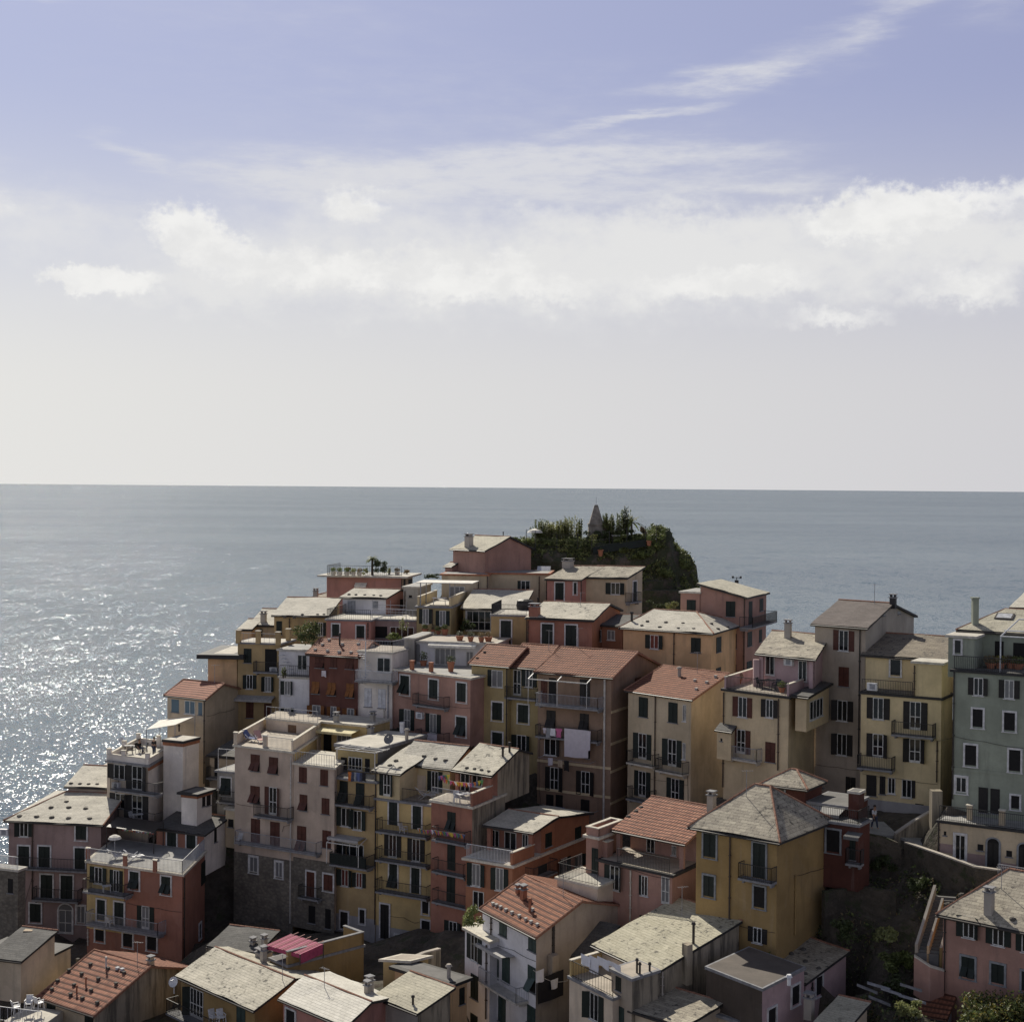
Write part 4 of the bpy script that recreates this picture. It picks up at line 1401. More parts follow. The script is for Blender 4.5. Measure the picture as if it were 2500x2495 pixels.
h19 = house('rose pink house with terracotta chimney pots along its roof terrace', Z1, (1445, 1478), (832, 1402), D=131, a=40, b=30, T=7, base=1960, col='rose', deck='deck_grey', cap='cap', over=.2)
h19.feats(h19.F, [('a', 896, 1446, 966, 1592, dict(tr=True)), ('c', 1122, 1478, 1190, 1625, dict(tr=True)), ('c', 1340, 1504, 1412, 1650, dict(tr=True))])
h19.feats(h19.F, [('b', -120, 92, 492, dict(d=.8)), ('a', 178, 552, 242, 680, dict(tr=True)), ('o', -30, 530, 74, 660), ('b', -100, 92, 735, dict(d=.8)), ('o', -200, 500, -105, 640), ('ac', -60, 540)], Z7)
h19.pillar([(985, 1400), (1135, 1415)], .8, .34, 'terracotta', capm='terracotta')

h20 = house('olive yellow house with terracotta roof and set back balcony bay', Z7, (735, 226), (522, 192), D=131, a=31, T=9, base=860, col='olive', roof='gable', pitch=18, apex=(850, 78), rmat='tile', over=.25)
h20.feats(h20.F, [('p', 562, 235, 614, 408, dict(glass='glass')), ('o', 618, 230, 720, 350), ('b', 500, 720, 440, dict(d=.9)), ('c', 594, 470, 664, 590, dict(tr=True)), ('o', 548, 674, 686, 792)])
v = add(h20, Z7, (524, 210), (280, 188), on=(h20.F, .8), T=10, base=860, col='olive', roof='gable', pitch=18, rmat='tile', over=.25, apex=(640, 84))
v.feats(v.F, [('o', 388, 236, 490, 350, dict(right=True)), ('c', 420, 454, 488, 572, dict(tr=True)), ('c', 420, 656, 488, 772, dict(tr=True)), ('pipe', 520, 220, 850, dict(m='gutter'))])
v.vents([(318, 158), (368, 118)])
v.dish(750, 180, .42)

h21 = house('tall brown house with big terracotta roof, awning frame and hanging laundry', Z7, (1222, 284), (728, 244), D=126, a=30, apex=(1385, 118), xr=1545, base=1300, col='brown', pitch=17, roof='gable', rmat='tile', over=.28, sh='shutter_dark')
h21.feats(h21.F, [('c', 748, 295, 790, 470, dict(sh='shutter_brown')), ('x', 800, 290, 850, 470), ('c', 1010, 300, 1078, 474), ('b', 706, 1130, 496, dict(d=1.3, m='rail_grey')), ('a', 785, 508, 846, 626), ('a', 1010, 530, 1070, 640),
                  ('b', 706, 1126, 712, dict(d=.9)), ('o', 770, 700, 880, 812, dict(left=True)), ('c', 1052, 760, 1078, 832), ('band', 950, 870), ('o', 776, 890, 900, 1052), ('o', 984, 918, 1112, 1080), ('band', 950, 1062),
                  ('x', 782, 1074, 832, 1180), ('x', 846, 1076, 894, 1186), ('c', 1016, 1108, 1074, 1250), ('pipe', 1180, 292, 1260, dict(m='pipe_white', r=.09))])
h21.feats(h21.S, [('c', 1380, 286, 1420, 330, dict(sh='shutter_brown')), ('band', 1300, 496), ('band', 1300, 706), ('band', 1300, 890), ('band', 1300, 1098)])
mb = MB()
fc = h21.F
a0, zt = fc.loc(Z7, 708, 285)
a1, _ = fc.loc(Z7, 1100, 290)
for q in (a0, (a0 + a1) / 2, a1):
    mb.bar(fc.pt(q, zt + .5, 0), fc.pt(q, zt, 1.25), .05)
    mb.bar(fc.pt(q, zt, 1.25), fc.pt(q, fc.loc(Z7, 900, 470)[1], 1.25), .035)
mb.bar(fc.pt(a0, zt, 1.25), fc.pt(a1, zt, 1.25), .06)
h21.sub(mb, 'awning_frame', 'frame_white')
h21.flue(870, 82, .9, .06)

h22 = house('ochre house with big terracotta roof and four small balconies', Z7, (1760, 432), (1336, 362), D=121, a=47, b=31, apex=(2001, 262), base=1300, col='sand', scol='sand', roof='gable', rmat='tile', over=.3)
h22.feats(h22.F, [('c', 1408, 420, 1468, 552), ('c', 1607, 455, 1668, 590), ('p', 1704, 470, 1726, 582, dict(split=0, glass='glass')), ('o', 1373, 662, 1492, 836), ('b', 1320, 1498, 884, dict(d=.85, slab='slab_pale')),
                  ('o', 1570, 702, 1696, 884), ('b', 1516, 1700, 938, dict(d=.85, slab='slab_pale')), ('p', 1702, 728, 1722, 838, dict(split=0, glass='glass')), ('o', 1376, 916, 1486, 1090), ('b', 1316, 1480, 1128, dict(d=.85)),
                  ('o', 1594, 966, 1712, 1140), ('pipe', 1522, 400, 1150)])
h22.flue(1680, 280, .7, .16, 'concrete')
h22.vents([(1785, 314), (1795, 372), (1865, 326), (1925, 288)], m='vent_pale', size=.24)

h36 = house('beige house with terracotta gable and three sea blue panes, left of the ochre house', Z4, (485, 662), (190, 622), D=139, a=31, b=20, apex=(622, 546), xr=735, base=1380, col='beige', scol='sand', pitch=15, roof='gable', rmat='tile_pink', over=.28)
h36.feats(h36.F, [('v', 221, 667, 280, 768, dict(glass='glass_blue')), ('p', 326, 678, 408, 782, dict(glass='glass_blue')), ('v', 432, 692, 463, 790, dict(glass='glass_blue')), ('band', 330, 858, dict(m='beige')), ('pipe', 483, 670, 1330, dict(m='gutter'))])

# ---- left: the white tower and the houses round it
h37 = house('white tower house with parapet roof terrace and stacked balconies, left', Z5, (1165, 392), (840, 352), D=129, b=4, T=8.5, base=900, col='cream', scol='white', deck='deck_pale', cap='slab', over=.18, sh='shutter_dark')
h37.parapet(['f', 's', 'l', 'b'], .5, 'white', .2)
for q_, t_ in ((.0, 0), (.62, 0), (1, 0), (1, .5), (1, 1), (.45, 1)):
    pm_ = MB()
    pm_.box(h37.P(.18 + q_ * (h37.W - .36), .18 + t_ * (h37.T - .36), h37.ztop), .36, .36, .95)
    pm_.box(h37.P(.18 + q_ * (h37.W - .36), .18 + t_ * (h37.T - .36), h37.ztop + .95), .44, .44, .07, 1)
    h37.sub(pm_, 'pillar', ['white', 'cap'])
h37.feats(h37.F, [('o', 846, 372, 1030, 488, dict(glass='glass')), ('o', 990, 384, 1166, 578, dict(glass='glass')), ('b', 862, 1214, 604, dict(d=1.1, m='iron')), ('ac', 922, 535), ('o', 862, 600, 1030, 718, dict(glass='glass')),
                  ('o', 990, 612, 1166, 808, dict(glass='glass')), ('b', 862, 1214, 838, dict(d=1.1, m='iron'))])
mb = MB()
mb.obox(h37.P(-.2, -.2, h37.z1 - .28), h37.e1 * .0 + h37.e2 * (h37.T + .2), h37.e1 * .18, UPZ * .26)
h37.sub(mb, 'orange_fascia', 'fascia_orange')
v = add(h37, Z5, (1435, 208), (1283, 190), D=130.5, a=24, b=24, xr=1560, base=900, col='white', scol='white', deck='deck_pale', cap='fascia', over=.35, capt=.22)
mb = MB()
mb.obox(v.P(-.06, -.06, v.z1 - .3), v.e1 * (v.W + .12), v.e2 * (v.T + .12), UPZ * .28)
v.sub(mb, 'orange_fascia', 'fascia_orange')
v.flue(1405, 105, .4)
v = add(h37, Z5, (1545, 618), 1424, D=126.5, a=24, b=24, xr=1662, base=900, col='white', deck='deck_dark', cap='fascia', over=.3, capt=.2)
v.feats(v.S, [('x', 1586, 612, 1610, 700), ('x', 1620, 592, 1652, 694)])
mb = MB()
mb.obox(v.P(-.05, -.05, v.z1 - .26), v.e1 * (v.W + .1), v.e2 * (v.T + .1), UPZ * .24)
v.sub(mb, 'orange_fascia', 'fascia_orange')
# sail over the terrace
mb = MB()
z = h37.ztop
q = [h37.P(h37.W * .45, h37.T * .55, z + 2.2), h37.P(-1.2, h37.T * .55, z + 2.9), h37.P(-1.6, h37.T + 1.4, z + 2.9), h37.P(h37.W * .55, h37.T + 1.4, z + 2.2)]
mb.poly(q, 1)
mb.poly([a_ - UPZ * .03 for a_ in q[::-1]], 1)
for a_ in q:
    mb.bar(Vector((a_.x, a_.y, z)), a_, .04)
h37.sub(mb, 'shade_canopy', ['rail_grey', 'canvas'])
v = add(h37, Z5, (830, 420), 775, D=141, T=3, base=520, col='peach', deck='deck_pale', over=.1)

h38 = house('mauve house with wide pale slate roof weighted by stones, left edge', Z5, (792, 838), (68, 812), D=126, a=9, b=3, T=12, base=1760, col='mauve', roof='gable', rise=1.25, hipl=3.4, rmat='slate', over=.35)
h38.feats(h38.F, [('o', 115, 818, 262, 938, dict(glass='glass')), ('c', 596, 836, 680, 960, dict(tr=True)), ('c', 146, 1012, 232, 1186, dict(tr=True)), ('c', 304, 1014, 394, 1190, dict(tr=True)), ('c', 588, 1026, 668, 1200, dict(tr=True)),
                  ('b', 120, 690, 1214, dict(d=.9)), ('c', 322, 1236, 414, 1425, dict(tr=True)), ('c', 479, 1242, 572, 1432, dict(tr=True)), ('b', 246, 610, 1456, dict(d=.9)), ('c', 236, 1463, 323, 1605, dict(tr=True)),
                  ('p', 462, 1512, 568, 1700, dict(tr=True, arch=True, glass='glass_curtain')), ('p', 603, 1480, 668, 1615, dict(tr=True, glass='glass_curtain')), ('x', 228, 1660, 334, 1745, dict(tr=True)), ('pipe', 258, 820, 1440), ('ac', 40, 900)])
h38.vents([(152, 780), (286, 784), (408, 790), (540, 796), (704, 800), (402, 712), (522, 668), (540, 712), (672, 722)], size=.5)
v = add(h38, Z5, (834, 552), 536, on=(h38.F, -6.2), T=4.5, base=690, col='pinkgrey', roof='plane', rise=.85, rmat='slate', over=.3)
v.vents([(556, 524), (628, 528), (696, 530), (762, 530)], size=.4)

h39 = house('salmon red house with yellow balcony front and two level roof terrace', Z5, (1430, 1246), (684, 1140), D=117, b=2, T=7.4, base=1960, col='salmon', scol='salmon', deck='deck_grey', cap='cap', over=.2)
h39.feats(h39.F, [('panel', 684, 1150, 972, 1700, 'yellow'), ('a', 1020, 1212, 1092, 1346, dict(tr=True)), ('a', 1268, 1250, 1340, 1386, dict(tr=True)),
                  ('o', 706, 1176, 842, 1306, dict(off=.03)), ('o', 862, 1200, 965, 1370, dict(off=.03)), ('b', 646, 972, 1404, dict(d=1.2)), ('c', 764, 1432, 828, 1590, dict(tr=True, off=.03)), ('c', 900, 1452, 974, 1642, dict(tr=True, off=.03)),
                  ('b', 664, 1236, 1684, dict(d=1.1, m='rail_grey')), ('o', 1076, 1482, 1210, 1662, dict(glass='glass_curtain')), ('x', 750, 1662, 820, 1756, dict(tr=True)), ('x', 968, 1696, 1042, 1800, dict(tr=True)), ('x', 1156, 1722, 1230, 1826, dict(tr=True)),
                  ('pipe', 695, 1660, 1790, dict(m='pipe_white'))])
h39.feats(h39.S, [('c', 1577, 1136, 1607, 1310), ('c', 1628, 1100, 1650, 1215), ('pipe', 1440, 1260, 1900), ('x', 1560, 1620, 1575, 1730, dict(tr=True))])
h39.rail(['f', 's'], 1.0, 'rail_grey')
h39.pillar([(690, 1110), (982, 1165), (1216, 1205)], .85, .36, 'salmon')
v = add(h39, Z5, (1602, 918), 1228, on=(h39.S, -.1), b=15, T=4.2, base=1250, col='salmon', scol='white', roof='plane', rise=.45, rmat='slate_dark', over=.3)
v.feats(v.F, [('c', 1313, 900, 1386, 1076, dict(tr=True)), ('c', 1466, 916, 1538, 1030, dict(tr=True))])
v.feats(v.S, [('x', 1680, 880, 1700, 980)])
mb = MB()
z = h39.ztop
q = [h39.P(h39.W * .45, 4.4, z + 1.8), h39.P(h39.W * .97, 4.4, z + 1.8), h39.P(h39.W * .97, 7.3, z + 2.05), h39.P(h39.W * .45, 7.3, z + 2.05)]
mb.poly(q, 1)
mb.poly([a_ - UPZ * .04 for a_ in q[::-1]], 1)
for a_ in q:
    mb.bar(Vector((a_.x, a_.y, z)), a_, .05)
h39.sub(mb, 'veranda_awning', ['gutter', 'gutter'])

h40 = house('rough stone building with terrace in the shade at the left edge', Z5, (140, 1214), (-220, 1190), D=119, a=20, xr=200, base=1800, col='stone', over=.12, deck='deck_grey', cap='slab_pale')
h40.feats(h40.F, [('x', 62, 1268, 102, 1380)])
h40.rail(['f'], 1.0, 'rail_white')
h41 = house('low beige houses with dark flat roofs and a slim chimney, bottom left corner', Z8, (275, 395), (-60, 385), D=109, a=18, xr=370, base=640, col='beige', deck='deck_dark', cap='fascia', over=.15)
h41.feats(h41.F, [('x', 180, 396, 212, 420, dict(tr=True)), ('o', 0, 414, 60, 470, dict(glass='glass_curtain'))])
mb = MB()
pc = h41.F.prj(Z8, 150, 530, .25)
mb.box(pc, .5, .45, h41.ztop + 1.6 - pc.z)
mb.box(Vector((pc.x, pc.y, h41.ztop + 1.6)), .65, .6, .1)
h41.sub(mb, 'chimney', 'beige')
v = add(h41, Z8, (110, 418), (-60, 412), on=(h41.F, 4.0), T=4, base=640, col='beige', roof='plane', rise=.9, rmat='slate_dark', over=.2)

h42 = house('cream house with terracotta roof dotted with vents, bottom left', Z8, (495, 692), (222, 610), D=101, a=35, b=40, apex=(778, 446), xr=962, base=860, col='sand', scol='stained', pitch=18, roof='gable', rmat='tile_old', over=.3)
h42.feats(h42.F, [('c', 247, 626, 291, 726), ('c', 446, 690, 490, 790)])
h42.vents([(272, 575), (370, 602), (432, 622), (510, 645), (302, 530), (388, 552), (478, 580), (608, 546), (362, 475), (428, 494), (515, 520), (408, 420), (474, 444), (566, 466), (650, 488)], size=.2)
h42.vents([(616, 466), (640, 472)], size=.22, m='solar')
h42.flue(556, 462, .75, .06, 'pipe_white')
h42.flue(450, 546, .45, .06, 'terracotta')
h42.flue(402, 590, .45, .06, 'terracotta')
h42.chimney(790, 440, .4, .35, 'sand')

h43 = house('mustard house with spotted slate roof and glazed balcony door', Z8, (1335, 664), (948, 530), D=98, a=45, apex=(1530, 512), xr=1750, base=900, col='mustard', pitch=14, roof='gable', rmat='slate_spot', over=.35)
h43.feats(h43.F, [('o', 974, 562, 1066, 712, dict(right=True, glass='glass')), ('c', 1242, 656, 1286, 770, dict(sh='shutter_mid')), ('b', 868, 1120, 760, dict(d=1.0))])
h43.chimney(1382, 405, 1.0, .45, 'concrete')
h43.chimney(1385, 380, .4, 1.1, 'concrete')
h43.chimney(1326, 366, .4, .7, 'concrete')
h43.dish(912, 590, .36, m='plastic')
h44 = house('pale pink house with bright white slate roof, bottom edge', Z8, (1812, 752), (1485, 640), D=93, a=45, xr=2090, apex=(1935, 632), base=900, col='pink', pitch=13, roof='gable', rmat='slate_white', over=.3)
h44.feats(h44.F, [('x', 1502, 676, 1548, 770, dict(tr=True))])
h44.chimney(1925, 590, .38, .55, 'concrete')
h45 = house('small house with beige shingle roof and bare grey gable, bottom edge', Z9, (505, 1246), (210, 1110), D=95, a=45, xr=742, base=1500, col='concrete', scol='stained', roof='plane', apex=(742, 1084), rmat='slate_green', over=.25)
h45.flue(470, 1195, .5, .08)
h45.chimney(155, 1105, .42, .8, 'concrete')
h46 = house('peach house under a dark flat slab roof, behind the beige shingle roof', Z9, (748, 1062), (338, 972), D=99, a=40, xr=862, base=1500, col='peach', deck='deck_dark', cap='fascia', over=.3, capt=.22)
h46.feats(h46.S, [('c', 806, 1072, 842, 1190)])
h46.flue(730, 1000, .8, .14, 'concrete')
h47 = house('small yellow shed with narrow pale roof strip in the shaded lane', Z9, (450, 890), (255, 905), D=103, a=8, b=50, T=1.6, base=1060, col='yellow', deck='deck', cap='cap', over=.2)
h49 = house('orange walled roof terrace building under a magenta canopy', Z6, (600, 1960), (470, 1830), D=104, a=46, xr=1150, base=2200, col='mustard', deck='deck_dark', cap='slab', over=.1)
h49.parapet(['s', 'b'], .9, 'mustard', .2, 'slab')
h49.chimney(425, 1900, .36, .6, 'concrete', Z6)
h50 = house('low building with rough grey slate roof in the shaded lane', Z6, (380, 1850), (40, 1830), D=108, a=20, xr=520, base=2100, col='stone', roof='plane', rise=.6, rmat='slate_dark', over=.2)

# ---- centre
h51 = house('dusty pink apartment house on a stone base with russet blinds', Z6, (640, 412), (218, 362), D=124, xr=(840, 276), base=1700, col='pinkgrey', scol='yellow', deck='deck', cap='cap', over=.2, sh='shutter_brown')
h51.wall['label'] = 'dusty pink plaster walls with yellow flank'
h51.parapet(['s', 'l'], .85, 'cream', .22)
h51.rail([((.1, .1), (h51.W * .52, .1))], 1.0, 'rail_grey')
h51.pillar([(438, 365), (225, 345)], 1.0, .38, 'cream')
h51.feats(h51.F, [('a', 334, 420, 398, 540), ('a', 466, 440, 530, 560), ('a', 332, 648, 398, 774), ('o', 434, 656, 556, 856, dict(glass='glass')), ('b', 350, 596, 892, dict(d=.9)), ('c', 336, 886, 400, 1066), ('c', 475, 908, 542, 1096),
                  ('b', 216, 806, 1112, dict(d=.8, m='rail_grey')), ('pipe', 628, 430, 1640, dict(m='pipe_white'))])
h51.feats(h51.F, [('panel', 214, 1120, 638, 1720, 'stone', dict(d=.06, name='stone_base'))])
v = add(h51, Z6, (940, 528), (642, 488), on=(h51.F, -.02), T=6, base=1700, col='pinkgrey', deck='deck_pale', cap='cap', over=.15, sh='shutter_brown')
v.rail(['f'], .95, 'rail_grey', step=.25)
v.feats(v.F, [('c', 684, 512, 739, 622), ('c', 838, 530, 892, 645), ('a', 688, 710, 742, 826), ('c', 848, 736, 902, 852), ('a', 670, 938, 734, 1130), ('c', 853, 970, 914, 1096),
              ('panel', 644, 1160, 938, 1720, 'stone', dict(d=.06, name='stone_base'))])
v.feats(v.F, [('c', 739, 1268, 798, 1450, dict(tr=True, off=.06)), ('b', 672, 818, 1476, dict(d=.7)), ('c', 862, 1288, 930, 1402, dict(tr=True, off=.06)), ('x', 752, 1516, 800, 1640, dict(off=.06)), ('x', 872, 1538, 912, 1680, dict(off=.06))])
h51.feats(h51.F, [('p', 325, 1160, 384, 1270, dict(tr=True, off=.06, glass='glass_curtain')), ('p', 513, 1197, 564, 1308, dict(tr=True, off=.06)), ])
v = add(h51, Z6, (216, 828), 150, on=(h51.F, -.5), T=5, base=1100, col='sand', deck='deck_pale', over=.15)
v.feats(v.F, [('x', 170, 888, 208, 945)])
v = add(h51, Z6, (820, 205), (442, 168), on=(h51.F, -7.5), T=4, base=420, col='cream', deck='deck', cap='cap', over=.1, sh='wood')
v.feats(v.F, [('w', 604, 206, 662, 305)])
v.rail(['f'], 1.0, 'rail_grey', step=.5)

h52 = house('small yellow house with white flat roof and pale yellow awning', Z6, (1172, 222), (828, 184), D=131, a=26, xr=1340, base=480, col='yellow', deck='deck_pale', cap='cap', over=.15)
h52.feats(h52.F, [('awn', 792, 210, 1126, 262, dict(d=1.5, m='awning_yellow')), ('x', 860, 250, 918, 392), ('p', 958, 262, 1062, 330, dict(split=2, glass='glass_curtain'))])
h52.chimney(952, 182, .4, .55, 'grey')
h52.chimney(1216, 182, .38, .6, 'grey')
h52.flue(1300, 150, .6, .1, 'concrete')

h53 = house('narrow yellow house with laundry balcony, white pergola and flat grey roof', Z6, (1240, 628), (937, 588), D=121, a=28, T=5, base=1720, col='ochre', deck='deck_pale', cap='slab', over=.3)
h53.rail(['f', 's'], 1.0, 'iron')
h53.feats(h53.F, [('a', 978, 612, 1036, 768), ('a', 1095, 628, 1156, 790), ('b', 912, 1190, 806, dict(d=.8)), ('o', 950, 806, 1096, 940, dict(glass='glass')), ('o', 1042, 826, 1172, 965, dict(glass='glass')),
                  ('awn', 944, 990, 1166, 1042, dict(d=1.2, m='awning_stripe')), ('p', 948, 1062, 1152, 1190, dict(split=3, glass='glass')), ('b', 900, 1166, 1246, dict(d=1.3, solid='net')), ('o', 960, 1252, 1072, 1372, dict(glass='glass_red')), ('o', 1070, 1275, 1168, 1382, dict(glass='glass_red')),
                  ('plinth', 1100, 1592, 'plinth'), ('c', 984, 1558, 1038, 1676, dict(tr=True, sh='shutter_dark', off=.025)), ('x', 1123, 1542, 1160, 1640, dict(tr=True, off=.025)), ('pipe', 950, 610, 1660, dict(m='gutter'))])
mb = MB()
fc = h53.F
a0, zt = fc.loc(Z6, 880, 1055, 1.3)
a1, _ = fc.loc(Z6, 1110, 1055, 1.3)
zb = fc.loc(Z6, 1000, 1225, 1.3)[1]
for q in (a0, a1):
    mb.bar(fc.pt(q, zb, 1.25), fc.pt(q, zt, 1.25), .045)
    mb.bar(fc.pt(q, zt, 1.25), fc.pt(q, zt + .4, 0), .04)
mb.bar(fc.pt(a0, zt, 1.25), fc.pt(a1, zt, 1.25), .05)
h53.sub(mb, 'awning_frame', 'frame_white')
v = add(h53, Z6, (1252, 396), (948, 350), on=(h53.F, -2.2), xr=1602, base=640, col='olive', scol='darkgrey', deck='deck_pale', cap='slab', over=.35, capt=.28)
v.feats(v.F, [('x', 985, 440, 1030, 530), ('p', 1042, 440, 1140, 530, dict(split=3, glass='glass')), ('x', 1160, 450, 1195, 545)])
v.flue(1428, 262, .8, .22, 'plastic', capr=1.1)
v.flue(1462, 312, .8, .16, 'concrete')
v.dish(1335, 378, .45)
v.chimney(1200, 262, .45, .4, 'concrete')
mb = MB()
z = h53.ztop
for q in (.2, h53.W - .2):
    mb.bar(h53.P(q, .1, z), h53.P(q, .1, z + 2.3), .05)
for t in (.1, .9, 1.7):
    mb.bar(h53.P(0, t, z + 2.3), h53.P(h53.W, t, z + 2.3), .05)
for q in (.1, h53.W * .5, h53.W - .1):
    mb.bar(h53.P(q, 0, z + 2.34), h53.P(q, 2.2, z + 2.34), .05)
h53.sub(mb, 'pergola', 'frame_white')

h54 = house('yellow house with four stacked balconies and L shaped pale slate roof', Z6, (1655, 800), (1240, 742), D=118.5, a=28, T=6, base=1860, col='yellow', deck='deck', cap='slab', over=.15)
h54.feats(h54.F, [('c', 1336, 762, 1398, 930, dict(tr=True)), ('c', 1508, 792, 1570, 962, dict(tr=True)), ('b', 1234, 1600, 1012, dict(d=1.0)), ('o', 1300, 1000, 1424, 1160, dict(sh='shutter_dark', glass='glass')), ('o', 1468, 1030, 1594, 1192, dict(sh='shutter_dark', glass='glass')),
                  ('b', 1232, 1602, 1222, dict(d=1.0)), ('a', 1338, 1206, 1396, 1386, dict(tr=True)), ('c', 1498, 1240, 1558, 1424, dict(tr=True)), ('b', 1232, 1602, 1452, dict(d=1.0)), ('plinth', 1450, 1690, 'plinth'), ('x', 1577, 1482, 1622, 1570, dict(tr=True)),
                  ('c', 1274, 1504, 1336, 1752, dict(tr=True, sh='shutter_dark', off=.025)), ('x', 1380, 1728, 1432, 1812, dict(tr=True, off=.025)), ('x', 1572, 1622, 1632, 1832, dict(tr=True, off=.025)), ('pipe', 1242, 560, 1650, dict(m='gutter'))])
h54.rail([((.1, .1), (h54.W * .55, .1))], 1.0, 'iron')
v = add(h54, Z6, (1775, 512), (1420, 460), on=(h54.F, -2.8), T=5.5, base=800, col='paleyellow', roof='gable', rise=1.3, rmat='slate', over=.35)
v.feats(v.F, [('o', 1612, 540, 1722, 692), ('panel', 1466, 560, 1600, 690, 'cream')])
v.vents([(1588, 436), (1672, 454), (1745, 466)], size=.42)
v = add(h54, Z6, (1412, 556), (1240, 524), on=(h54.F, -.02), T=6.5, base=760, col='paleyellow', roof='plane', rise=1.35, rmat='slate', over=.3)
v.feats(v.F, [('o', 1265, 548, 1376, 722)])
v.vents([(1252, 494), (1342, 502), (1415, 520), (1385, 468)], size=.42)

h55 = house('narrow salmon house with weathered grey flank and roof terrace with bunting', Z7, (285, 1172), (8, 1112), D=114, a=37, b=26, xr=505, base=1990, col='salmon', scol='stained', deck='deck', cap='cap', over=.15)
h55.feats(h55.F, [('a', 118, 1192, 172, 1320), ('b', 8, 232, 1408, dict(d=.8)), ('c', 118, 1412, 170, 1582), ('b', 8, 226, 1624, dict(d=.8))])
h55.feats(h55.F, [('c', 717, 265, 776, 450), ('b', 604, 862, 488, dict(d=.8)), ('o', 698, 590, 826, 714), ('x', 656, 728, 704, 830)], Z9)
h55.rail(['f'], 1.0, 'rail_grey')
h55.parapet([((0, 0), (0, 3.5))], 1.0, 'salmon', .2)
v = add(h55, Z7, (410, 945), (170, 908), on=(h55.S, -.02), xr=668, base=1172, col='salmon', scol='stained', roof='gable', apex=(585, 772), rmat='slate_spot', over=.25, recess=1.2)
v.feats(v.F, [('p', 178, 930, 268, 1050, dict(split=2, glass='glass')), ('p', 282, 945, 352, 1020, dict(glass='glass'))])
v.vents([(248, 898), (300, 905), (348, 914), (396, 922)], size=.36)
v.flue(490, 820, .7, .1)
v.flue(535, 790, .7, .1)

h56 = house('orange house with half shaded slate roof and white railed balcony', Z7, (555, 1566), (242, 1505), D=110, a=32, xr=1075, base=2010, col='orange', scol='orange', deck='deck_pale', cap='cap', over=.25)
h56.rail(['f'], 1.05, 'rail_white')
h56.feats(h56.F, [('o', 248, 1540, 374, 1690, dict(glass='glass_curtain')), ('o', 412, 1568, 528, 1720, dict(glass='glass_curtain'))])
h56.feats(h56.F, [('p', 906, 372, 986, 502, dict(glass='glass')), ('c', 868, 165, 900, 330)], Z9)
v = add(h56, Z7, (690, 1326), (384, 1270), on=(h56.S, -.01), xr=1072, base=1570, col='salmon', scol='orange', roof='gable', apex=(850, 1226), rmat='slate', over=.28, recess=1.3)
v.feats(v.F, [('p', 412, 1312, 466, 1436, dict(glass='glass')), ('p', 502, 1326, 582, 1452, dict(glass='glass')), ('p', 622, 1340, 662, 1432, dict(glass='glass'))])
h56.feats(v.S, [('c', 776, 1332, 818, 1424), ('c', 976, 1292, 1016, 1380), ('x', 728, 1548, 788, 1650), ('o', 852, 1502, 945, 1602, dict(glass='glass_curtain')), ('o', 952, 1482, 1044, 1560, dict(glass='glass_curtain'))], Z7)
h56.parapet([((0, 0), (0, 3.2))], .9, 'orange', .2)
h56.balcony(v.S, Z7, 700, 860, 1640, .8)

h57 = house('dusky pink house with terracotta roof over a deep loggia terrace', Z10, (702, 702), (270, 604), D=101, a=41, b=34, xr=856, base=1100, col='rose', scol='rose', deck='deck', cap='fascia', over=.2)
h57.rail([((.3, .1), (h57.W * .75, .1))], 1.0, 'iron')
h57.feats(h57.F, [('o', 304, 634, 426, 778), ('o', 508, 692, 560, 810, dict(right=True)), ('p', 640, 700, 688, 862, dict(glass='glass_curtain')), ('c', 512, 930, 560, 990), ('pipe', 462, 660, 960, dict(m='cap'))])
h57.pillar([(310, 575)], 1.1, .8, 'rose')
v = add(h57, Z10, (770, 500), (374, 408), on=(h57.S, -.02), base=706, col='rose', roof='plane', pitch=17, apex=(905, 340), rmat='tile_old', over=.3, recess=2.3)
v.feats(v.F, [('p', 552, 458, 602, 560, dict(glass='glass')), ('p', 702, 516, 728, 574, dict(split=0, glass='glass'))])
v.vents([(445, 348), (490, 318), (520, 294)], size=.4)
v2 = add(h57, Z10, (268, 480), (196, 462), on=(h57.F, -.02), T=3.5, base=1100, col='rose', deck='deck', cap='cap', over=.2)
v2.feats(v2.F, [('c', 230, 532, 266, 682)])
v2.parapet(['f', 's', 'l', 'b'], .55, 'rose', .2)
v3 = add(h57, Z10, (262, 770), (25, 720), on=(h57.F, 2.2), T=3.4, base=1100, col='cream', deck='deck_pale', cap='cap', over=.15)
v3.rail(['f', 'l'], 1.0, 'iron')

h58 = house('mustard yellow house with big hipped slate roof and one iron balcony', Z10, (1322, 492), (846, 400), D=95, a=38, xr=1612, base=1110, col='mustard', roof='hip', rise=2.7, hipr=2.9, hipl=2.9, rmat='slate_mix', over=.45, lcol='taupe')  # unseen left wall made taupe to keep orange bounce off the pink house
h58.feats(h58.F, [('c', 889, 446, 962, 582, dict(tr='trim_grey')), ('c', 889, 694, 952, 814, dict(tr='trim_grey')), ('c', 1181, 502, 1254, 706, dict(tr='trim_grey')), ('b', 1088, 1286, 738, dict(d=.8)), ('x', 1186, 758, 1250, 880, dict(tr='trim_grey')), ('o', 1150, 998, 1264, 1090, dict(sh='shutter_dark')), ('pipe', 1048, 450, 950)])
h58.feats(h58.S, [('pipe', 1606, 440, 950), ('pipe', 1425, 690, 1040, dict(m='mustard'))])
h58.chimney(935, 290, .5, .85, 'concrete')

